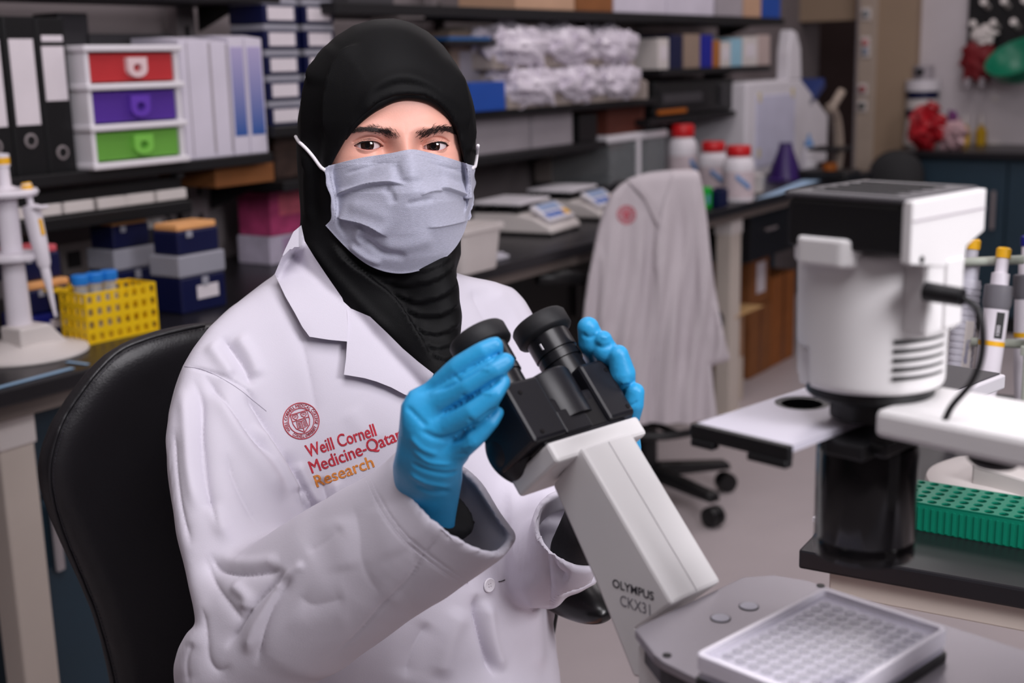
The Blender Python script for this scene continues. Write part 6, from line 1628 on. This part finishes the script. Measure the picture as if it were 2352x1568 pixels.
lapel_px = [(797, 784), (800, 750), (796, 704), (850, 727), (890, 765), (925, 800), (960, 830), (996, 858), (985, 890), (960, 915), (930, 906), (898, 889), (865, 876), (837, 868), (790, 860), (795, 820)]
obj('lapel', drape(lapel_px, .0105, .0042, 5), m_coat, coat, smooth='auto', world=True)
obj('collar', drape(collar_px, .0125, .0045, 5), m_coat, coat, smooth='auto', world=True)
# seams, stitching, button
m_seam = mat('white_thread', (205, 200, 210), .7)
stitches(ct_, K((706, 888), (742, 965), (800, 1050), (870, 1125), (960, 1190), (1040, 1245)), coat, m_seam, 6, 4, .00022)
stitches(ct_, K((720, 882), (756, 956), (812, 1040), (880, 1112), (970, 1178), (1050, 1232)), coat, m_seam, 6, 4, .00022)
h, nn = cast(ct_, 1122, 1343)
if h is not None:
    nn = nn if nn@(CAM-h) > 0 else -nn
    b_ = obj('button', lathe([(.0062, 0), (.0068, .0006), (.0068, .0016), (.006, .0022), (.0052, .0018), (0, .0017)], 32, axis=nn, origin=h+nn*.0002), mat('pearl_button', (226, 222, 228), .25), coat, smooth='auto', world=True)
    t1 = np.cross(nn, [0, 0, 1.]); t1 /= np.linalg.norm(t1); t2 = np.cross(nn, t1)
    for a_ in (1, -1):
        for c_ in (1, -1): obj('button_hole', lathe([(.0006, 0), (.0006, .0003)], 8, axis=nn, origin=h+nn*.0018+t1*.0013*a_+t2*.0013*c_), m_gray, b_, world=True)
bm = pts_tube(ct_, [(1145, 1335), (1152, 1334), (1160, 1331)], .0005, .0002); obj('buttonhole_thread', bm, mat('dark_thread', (60, 56, 60), .7), coat, world=True)
obj('sleeve_seam', pts_tube(ct_, [(420, 841), (470, 850), (535, 884), (585, 922), (612, 944)], .00035, .0001, 10), mat('seam_shade', (170, 164, 176), .8), coat, world=True)
# dark inner sleeve at the wrist
def inner(P):
    d = d_chain(P, [PXv(900, 1225, 1.0), PXv(990, 1165, .975), PXv(1040, 1130, .965)], [.036, .034, .033])
    return smax(d, (P-pA)@CN+.012, .003)
m_knit = mat('black_knit', (14, 14, 17), .8, bump=.3, bscale=800)
Vi, Fi = sdf_mesh(inner, PXv(980, 1160, .97)-np.array([.09, .08, .08]), PXv(980, 1160, .97)+np.array([.09, .09, .08]), .003)
obj('inner_sleeve', (Vi, Fi), m_knit, person, smooth=True, world=True)
il = [PXv(1322, 1262, 1.20), PXv(1352, 1195, 1.15), PXv(1388, 1040, 1.035)]
Vi, Fi = sdf_mesh(lambda P: d_chain(P, il, [.024, .023, .022]), il[1]-np.array([.08, .15, .13]), il[1]+np.array([.08, .12, .13]), .0035)
obj('inner_sleeve', (Vi, Fi), m_knit, person, smooth=True, world=True)
# ------------------------------------------------------------------ embroidery on the chest
m_embr = mat('red_embroidery', (196, 44, 62), .6, var=.25, scale=500, bump=.6, bscale=2500); m_embo = mat('orange_embroidery', (226, 140, 60), .6, var=.25, scale=500, bump=.6, bscale=2500); m_embd = mat('dark_red_embroidery', (172, 34, 52), .6, var=.2, scale=500)
def on_coat(x, y, lift=.0007):
    h, nn = cast(ct_, x, y)
    if h is None: return None
    nn = nn if nn@(CAM-h) > 0 else -nn
    return h+nn*lift
def stamp(name, v2, faces, m, parent, lift=.0008):
    """2D pixel vertices -> raised threads on the coat (front faces with sides)"""
    A = []; Bk = []
    for x, y in v2:
        p = on_coat(x, y, lift); q = on_coat(x, y, -.0006)
        if p is None: return
        A.append(p); Bk.append(q)
    n = len(A); ec = {}
    for f in faces:
        for k in range(len(f)): ec.setdefault(tuple(sorted((f[k], f[(k+1) % len(f)]))), []).append((f[k], f[(k+1) % len(f)]))
    out = [tuple(f) for f in faces]+[(e[0][1], e[0][0], e[0][0]+n, e[0][1]+n) for e in ec.values() if len(e) == 1]
    return obj(name, (A+Bk, out), m, parent, world=True)
def text_px(s_, pA_, pB_, hcap, m, name, curve=0., bold=1.0):
    x0 = None; pA_ = np.array(pA_, float); pB_ = np.array(pB_, float); ex = pB_-pA_; L = np.linalg.norm(ex); ex /= L; ey = np.array([ex[1], -ex[0]])
    v, f = text_mesh(s_, 1.); w0, w1 = v[:, 0].min(), v[:, 0].max(); cap = text_mesh('H', 1.)[0][:, 1].max()
    t = (v[:, 0]-w0)/(w1-w0)
    Q = pA_+np.outer(t*L, ex)+np.outer(v[:, 1]/cap*hcap+curve*np.sin(PI*t), ey)
    n_ = len(Q); Q = np.vstack([Q-ex*.55, Q+ex*.55, Q+ey*.5]); f = [tuple(np.array(q)+k*n_) for k in range(3) for q in f]
    return stamp(name, Q, f, m, coat)
def bold_text(*a, **k):
    off = k.pop('off', 1.1); pA_, pB_ = np.array(a[1], float), np.array(a[2], float)
    return text_px(*a, **k)
bold_text('Weill Cornell', (708, 1050), (865, 1000), 28, m_embr, 'embroidered_lettering')
bold_text('Medicine-Qatar', (717, 1087), (925, 1008), 28, m_embr, 'embroidered_lettering', curve=-2)
bold_text('Research', (728, 1119), (860, 1072), 27, m_embo, 'embroidered_lettering')
# seal
sc0 = np.array([691.6, 966.6]); sr = 42.; srot = math.radians(-17)
def ringpx(r0, r1, n=72):
    v = []; f = []
    for k in range(n):
        a = 2*PI*k/n; v += [sc0+r0*np.array([math.cos(a), math.sin(a)]), sc0+r1*np.array([math.cos(a), math.sin(a)])]
    for k in range(n): a, b = 2*k, 2*((k+1) % n); f.append((a, a+1, b+1, b))
    return v, f
for r0, r1 in ((40.4, 42.4), (28.6, 30.2)): stamp('seal_ring', *ringpx(r0, r1), m_embd, coat)
def arc_text(s_, r, a0, a1, hcap, inward=False):
    v, f = text_mesh(s_, 1.); w0, w1 = v[:, 0].min(), v[:, 0].max(); t = (v[:, 0]-w0)/(w1-w0)
    cap = text_mesh('H', 1.)[0][:, 1].max()
    a = a0+(a1-a0)*t; rr_ = r+(v[:, 1]/cap*hcap)*(-1 if inward else 1)
    stamp('seal_lettering', sc0+np.stack([rr_*np.cos(a), rr_*np.sin(a)], 1), f, m_embd, coat)
arc_text('WEILL CORNELL MEDICAL COLLEGE', 31.8, math.radians(138), math.radians(372), 7)
arc_text('CORNELL UNIVERSITY', 38.6, math.radians(122), math.radians(20), 7, True)
def R2(p): p = np.array(p, float); c, s_ = math.cos(srot), math.sin(srot); return sc0+np.stack([p[..., 0]*c-p[..., 1]*s_, p[..., 0]*s_+p[..., 1]*c], -1)
def stroke(line, w, name='seal_shield', m=m_embd):
    L = np.array(line, float); n = len(L); v = []
    for i in range(n):
        t = L[min(i+1, n-1)]-L[max(i-1, 0)]; t /= np.linalg.norm(t); nr = np.array([-t[1], t[0]])*w/2; v += [L[i]+nr, L[i]-nr]
    stamp(name, R2(np.array(v)), [(2*i, 2*i+1, 2*i+3, 2*i+2) for i in range(n-1)], m, coat)
sh = [(-20, -20), (20, -20), (20, 2), (16, 14), (0, 27), (-16, 14), (-20, 2), (-20, -20)]
stroke(sh, 1.7); stroke([(-20, -4), (20, -4)], 1.6)
for cx2 in (-10, 10): stroke([(cx2-6, -17), (cx2+6, -17), (cx2+6, -11), (cx2, -6), (cx2-6, -11), (cx2-6, -17)], 1.5); stroke([(cx2-3, -13), (cx2+3, -13)], 1.4)
for sx in (-1, 1):
    stroke([(0, 1), (sx*11, -1), (sx*12, 14), (0, 17), (0, 1)], 1.6)
    for k in range(4): stroke([(sx*2.5, 4+k*3), (sx*9.5, 3+k*3)], 1.1)
stroke([(0, 17), (0, 26)], 1.5)

# ------------------------------------------------------------------ gloves
def hand(chains, palm, lo, hi, vox, k=.009, extra=None):
    def f(P):
        d = None
        for pts, rad in palm:
            q = d_chain(P, pts, rad); d = q if d is None else smin(d, q, .016)
        fd = None
        for pts, rad in chains:
            q = d_chain(P, pts, rad); fd = q if fd is None else smin(fd, q, .0008)
        d = smin(d, fd, k)
        if extra is not None: d = extra(P, d)
        return d
    return sdf_mesh(f, lo, hi, vox, 1)
g = PXv
wr = g(990, 1140, .972)
kn = [g(958, 908, .905), g(968, 950, .898), g(988, 1000, .898), g(1018, 1052, .905)]
fing = [([kn[0], g(1052, 843, .882), g(1110, 806, .876), g(1138, 793, .877)], [.0125, .0088, .0080, .0072]),
        ([kn[1], g(1078, 884, .874), g(1135, 848, .869), g(1164, 833, .871)], [.0128, .0090, .0082, .0074]),
        ([kn[2], g(1090, 944, .872), g(1138, 905, .869), g(1156, 882, .872)], [.0125, .0090, .0082, .0074]),
        ([kn[3], g(1090, 1008, .880), g(1128, 972, .878), g(1142, 953, .880)], [.0115, .0080, .0072, .0066]),
        ([g(985, 1060, .945), g(1020, 980, .962), g(1065, 905, .962), g(1095, 862, .955)], [.018, .0115, .0098, .0078])]
palm = [([wr, kn[0]], [.027, .0145]), ([wr, kn[1]], [.027, .0160]), ([wr, kn[2]], [.028, .0160]), ([wr, kn[3]], [.027, .0145]), ([g(1000, 1205, .995), wr], [.026, .027]), ([g(948, 1010, .925), g(990, 1040, .92)], [.020, .022])]
rh_out = [(1000, 1260), (940, 1200), (905, 1120), (902, 1070), (911, 1030), (916, 985), (921, 930), (940, 898), (976, 880), (1008, 850), (1039, 818), (1085, 790), (1122, 772), (1146, 770), (1157, 786), (1158, 800), (1172, 808), (1184, 822), (1182, 838), (1168, 856), (1174, 868), (1172, 885), (1160, 905), (1148, 928), (1160, 938), (1158, 952), (1146, 975), (1115, 1015), (1085, 1045), (1062, 1070), (1062, 1100), (1054, 1145), (1046, 1190), (1040, 1250)]
s_rh = poly_sdf(rh_out, 3)
Vg, Fg = hand(fing[:4]+fing[4:], palm, g(1040, 980, .915)-np.array([.075, .085, .085]), g(1040, 980, .915)+np.array([.075, .085, .085]), .0013, .006, lambda P, d: smax(d, s_rh(P), .004))
gf = [([(990, 903), (1040, 880), (1095, 848), (1156, 806)], 4.5, -.0026, 'r'), ([(1006, 955), (1060, 925), (1120, 888), (1166, 858)], 4.5, -.0026, 'r'), ([(1010, 1010), (1060, 995), (1110, 960), (1148, 930)], 4.5, -.0026, 'r'),
      ([(960, 985), (1000, 1005), (1050, 1010), (1075, 990)], 6, -.0016, 'r'), ([(940, 1060), (980, 1080), (1030, 1088), (1060, 1078)], 5, -.0013, 'r'), ([(935, 1085), (980, 1108), (1040, 1118)], 5, .0013, 'r'), ([(950, 1110), (990, 1130), (1040, 1128)], 5, -.0013, 'r'),
      ([(940, 1000), (970, 1030), (1010, 1045)], 6, .0012, 'r'), ([(930, 930), (960, 960), (985, 985)], 6, -.0012, 'r'), ([(945, 1030), (985, 1060), (1040, 1066)], 4, .0010, 'r'), ([(1040, 860), (1055, 872)], 4, -.0008, 'r'), ([(1060, 905), (1075, 918)], 4, -.0008, 'r'), ([(1075, 960), (1088, 972)], 4, -.0008, 'r'), ([(1100, 845), (1130, 850)], 4, .0006, 'r'), ([(1100, 900), (1135, 905)], 4, .0007, 'r'), ([(1060, 1030), (1085, 1020)], 3, .0007, 'r'), ([(1050, 1045), (1075, 1040)], 3, -.0007, 'r')]
Vg = apply_folds(Vg, Fg, gf)
glR = obj('glove', (Vg, Fg), m_glove, person, smooth=True, world=True); glR['label'] = 'blue glove on the hand at the left eyepiece'
lw_ = g(1388, 1030, 1.02)
lk = [g(1365, 860, 1.0), g(1382, 890, 1.005), g(1398, 925, 1.005), g(1412, 955, 1.005)]
fl = [([lk[0], g(1372, 815, .975), g(1360, 785, .962), g(1351, 752, .957)], [.012, .0100, .0105, .0082]),
      ([lk[1], g(1402, 838, .972), g(1390, 805, .958), g(1385, 780, .954)], [.012, .0098, .0098, .0070]),
      ([lk[2], g(1436, 900, .968), g(1430, 858, .955), g(1420, 815, .952)], [.012, .0078, .0098, .0078]),
      ([lk[3], g(1447, 960, .962), g(1455, 928, .955), g(1459, 900, .953)], [.011, .0074, .0078, .0070]),
      ([g(1370, 960, 1.0), g(1300, 930, .99), g(1262, 880, .985)], [.014, .010, .008])]
pl_ = [([lw_, k_], [.022, .014]) for k_ in lk]
Vg, Fg = hand(fl, pl_, g(1370, 890, .985)-np.array([.06, .06, .075]), g(1370, 890, .985)+np.array([.06, .07, .075]), .0013, .006)
Vg = apply_folds(Vg, Fg, [([(1335, 765), (1352, 775), (1372, 768)], 4, -.0012, 'r'), ([(1378, 770), (1388, 776), (1398, 770)], 3, .0010, 'r'), ([(1365, 790), (1385, 798), (1405, 790)], 4, -.0012, 'r'), ([(1425, 880), (1440, 876), (1450, 880)], 4, .0010, 'r'), ([(1440, 935), (1455, 928), (1465, 920)], 3, -.0010, 'r'), ([(1440, 948), (1452, 940)], 3, .0008, 'r')])
glL = obj('glove', (Vg, Fg), m_glove, person, smooth=True, world=True); glL['label'] = 'blue glove whose fingertips reach round the right eyepiece'
# ================================================================== chairs
m_leather = mat('black_leather', (22, 21, 25), .42, var=.08, scale=30, bump=.25, bscale=420, spec=.7)
# the person's chair
back_px = [(1000, 760), (800, 728), (640, 722), (480, 738), (420, 745), (350, 760), (285, 785), (240, 812), (195, 855), (150, 915), (115, 970), (92, 1030), (85, 1075), (90, 1120), (110, 1180), (140, 1250), (178, 1330), (208, 1400), (230, 1470), (246, 1540), (258, 1610), (270, 1720), (400, 1790), (900, 1790), (1000, 1500)]
s_bk = poly_sdf(back_px, 5)
bc = PXv(600, 1230, 1.50); bn = (CAM-bc)*np.array([1, 1, 0]); bn /= np.linalg.norm(bn); ang = math.radians(18); bn = np.array([bn[0]*math.cos(ang)-bn[1]*math.sin(ang), bn[0]*math.sin(ang)+bn[1]*math.cos(ang), .0])
bx = np.cross([0, 0, 1.], bn)
def back_sdf(P):
    q = P-bc; x, y, z = q@bx, q@bn, q[:, 2]
    y = y-.55*x*x-.25*(z-.0)**2                 # wraps round the sitter
    d = np.abs(y)-.034
    d = np.maximum(d, smax(np.abs(x)-.33, np.abs(z)-.34, .05))
    return smax(d, s_bk(P), .036)
Vk, Fk = sdf_mesh(back_sdf, bc-np.array([.36, .34, .36]), bc+np.array([.36, .34, .36]), .006, 2)
hipc = np.array([-.11, 1.30, 0.])
o = thing('swivel_chair', 'black leather swivel chair the person is sitting on', 'chair', hipc, 0.)
bk = obj('backrest', (Vk, Fk), m_leather, o, smooth=True, world=True)
kt = bvh(Vk, Fk)
seamline = [(470, 748), (400, 762), (335, 780), (275, 806), (225, 852), (180, 910), (145, 965), (122, 1030), (114, 1090), (124, 1160), (150, 1240), (188, 1330), (220, 1410), (246, 1500), (262, 1568)]
obj('piping', pts_tube(kt, seamline, .0022, .0006, 8), m_leather, bk, smooth=True, world=True)
stitches(kt, [(x+9, y+5) for x, y in seamline], bk, mat('dark_stitch', (46, 44, 52), .6), 9, 5.5, .0005, .0004)
obj('seat', prism(rounded(.25, .24, r=.08), .075, 'z', bev=.02, M=Matrix.Translation((0, -.04, .435))), m_leather, o, smooth='auto')
chair_base(o, .45, .28)
obj('back_bracket', tube([(0, .1, .44), (-.05, .2, .46), tuple(np.array(bc)-hipc+np.array([0, .05, -.22]))], .022, 8), m_blackp, o, smooth=True)
# armrest seen between coat and column
ap = PXv(1338, 1388, 1.30); al = ap-hipc
def arm(P):
    q = P-ap; ax_ = np.array([.35, -.94, 0.]); s_ = q@ax_; r_ = q-np.outer(s_, ax_)
    return d_cone(P, ap-ax_*.02, ap+np.array([-.1, .22, 0]), .026, .028)*1.+0*s_
Va, Fa = sdf_mesh(lambda P: d_ell(P, ap+np.array([-.03, .08, .004]), (.040, .13, .030), np.array([[math.cos(.4), -math.sin(.4), 0], [math.sin(.4), math.cos(.4), 0], [0, 0, 1]])), ap-np.array([.15, .12, .06]), ap+np.array([.13, .26, .06]), .004)
ar = obj('armrest_pad', (Va, Fa), mat('armrest_black', (12, 12, 14), .3), o, smooth=True, world=True)
obj('armrest_post', tube([tuple(al+np.array([-.03, .08, -.01])), tuple(al+np.array([-.06, .1, -.2])), (.2, .05, .46)], .014, 8), m_blackp, o, smooth=True)
# ------------------------------------------------------------------ chair with the coat hung over it
cc = on_z(1560, 1230, 0.); cb = PXv(1500, 700, 3.62)
CP = np.array([.40, 3.70, 0.])
o = thing('drafting_chair', 'black swivel chair with foot ring under the hanging lab coat', 'chair', CP, math.atan2(3.464-3.70, .584-.40)-.3)
chair_base(o, .52, .27, ring=True)
dpc = (CP-CAM)@FW-.30
ztop = PXv(1530, 392, dpc)[2]
bw = [PXv(x, 600, dpc) for x in (1395, 1625)]; bmid = (bw[0]+bw[1])/2
sb = prism(rounded(.2, .2, r=.1), .06, 'z', bev=.018, M=Matrix.Translation((float(bmid[0])+.02, float(bmid[1])+.29, .52))); obj('seat', sb, m_leather, o, smooth='auto', world=True)
M0 = world_of(o).inverted()
def chair_back(P):
    q = P-np.array([bmid[0], bmid[1]+.03, (ztop+.62)/2-.02]); return d_box(q, (0, 0, 0), (.13, .028, (ztop-.62)/2), r=.026)
Vk, Fk = sdf_mesh(chair_back, (bmid[0]-.2, bmid[1]-.08, .5), (bmid[0]+.2, bmid[1]+.14, ztop+.05), .008)
obj('backrest', (Vk, Fk), m_leather, o, smooth=True, world=True)
obj('back_stem', tube([(bmid[0]+.02, bmid[1]+.25, .51), (bmid[0], bmid[1]+.09, .53), (bmid[0], bmid[1]+.07, .8)], .02, 8), m_blackp, o, smooth=True, world=True)
# armrest stub of that chair towards the sitter
obj('armrest', tube([PXv(1345, 640, dpc+.05), PXv(1290, 636, dpc+.0), PXv(1235, 640, dpc-.05)], [.02, .022, .016], 10), m_blackp, o, smooth=True, world=True)
hang_px = [(1425, 424), (1450, 408), (1490, 394), (1545, 384), (1590, 380), (1606, 392), (1616, 440), (1624, 500), (1632, 580), (1642, 660), (1655, 730), (1668, 790), (1678, 826), (1655, 834), (1634, 838), (1640, 900), (1652, 985), (1630, 1005), (1575, 1025), (1500, 1042), (1430, 1045), (1360, 1020), (1350, 960), (1346, 900), (1340, 820), (1336, 760), (1342, 700), (1350, 640), (1362, 580), (1372, 530), (1386, 480), (1402, 446)]
s_hang = poly_sdf(hang_px, 4)
hc = np.array([bmid[0], bmid[1]+.02, (ztop+.35)/2])
def hang_sdf(P):
    q = P-hc; z = P[:, 2]
    fold = .010*np.sin(q[:, 0]*95+3*np.sin(z*5))*np.clip((ztop-z)*4, 0, 1)+.006*np.sin(q[:, 0]*43+1+4*z)*np.clip((ztop-z)*4, 0, 1)
    depth = .040+.03*np.clip((ztop-z)*2.2, 0, 1)
    d = np.sqrt(np.maximum(np.abs(q[:, 1])-depth, -.05)**2) * np.sign(np.abs(q[:, 1])-depth)+fold
    d = smax(d*.8, z-(ztop+.006), .03)
    return smax(d, s_hang(P), .016)
Vw, Fw = sdf_mesh(hang_sdf, (hc[0]-.32, hc[1]-.16, .3), (hc[0]+.32, hc[1]+.16, ztop+.06), .006, 2)
hf = [([(1545, 400), (1520, 480), (1510, 560), (1512, 700), (1505, 900), (1500, 1030)], 9, .012, 's'), ([(1590, 395), (1600, 500), (1612, 640), (1620, 800)], 10, .008, 'r'), ([(1430, 440), (1415, 520), (1405, 640), (1400, 800)], 9, -.008, 'r'), ([(1475, 520), (1470, 640), (1465, 800), (1455, 960)], 10, .008, 'r'),
      ([(1560, 430), (1565, 560), (1570, 700), (1568, 900)], 14, -.012, 'r'), ([(1455, 425), (1490, 455), (1512, 490)], 7, .006, 's'), ([(1380, 560), (1385, 650), (1378, 760)], 8, .006, 'r'), ([(1635, 700), (1640, 780), (1632, 836)], 8, -.006, 'r'), ([(1450, 420), (1470, 450), (1478, 500)], 6, -.005, 'r')]
Vw = apply_folds(Vw, Fw, hf)
hcoat = thing('hanging_lab_coat', 'white lab coat with red round emblem hung over a chair back', 'coat', (hc[0], hc[1], .35), 0.)
m_coat2 = mat('white_coat_cotton_worn', (202, 194, 199), .8, var=.02, scale=6, bump=.1, bscale=600)
hco = obj('coat_body', (Vw, Fw), m_coat2, hcoat, smooth=True, world=True)
wt = bvh(Vw, Fw)
ct_ = wt; coat = hcoat
sc0 = np.array([1439, 493]); m_fade = mat('faded_red_emblem', (190, 96, 108), .7, var=.2, scale=60)
for r0, r1 in ((18.5, 22.), (11, 13.5)): stamp('emblem_ring', *ringpx(r0, r1, 40), m_fade, hcoat, .0015)
def disc(r, n=24): return [sc0]+[sc0+r*np.array([math.cos(2*PI*k/n), math.sin(2*PI*k/n)]) for k in range(n)], [(0, k+1, (k+1) % n+1) for k in range(n)]
m_embd = m_fade; sr_ = .42
def R2(p): p = np.array(p, float)*.42; return sc0+p
stamp('emblem_shield', R2(np.array(sh[:-1])), [tuple(range(7))], m_fade, hcoat, .0015)
for k in range(12):
    a = 2*PI*k/12; c_ = sc0+16*np.array([math.cos(a), math.sin(a)]); t_ = np.array([-math.sin(a), math.cos(a)]); n_ = np.array([math.cos(a), math.sin(a)])
    stamp('emblem_mark', [c_-t_*2.2-n_*1.4, c_+t_*2.2-n_*1.4, c_+t_*2.2+n_*1.4, c_-t_*2.2+n_*1.4], [(0, 1, 2, 3)], m_fade, hcoat, .0015)
def wcast(x, y): return cast(wt, x, y)
obj('coat_collar', drape([(1440, 412), (1490, 396), (1545, 390), (1520, 470), (1514, 520), (1502, 500), (1480, 455)], .010, .006, 8, castf=wcast), m_coat2, hcoat, smooth='auto', world=True)
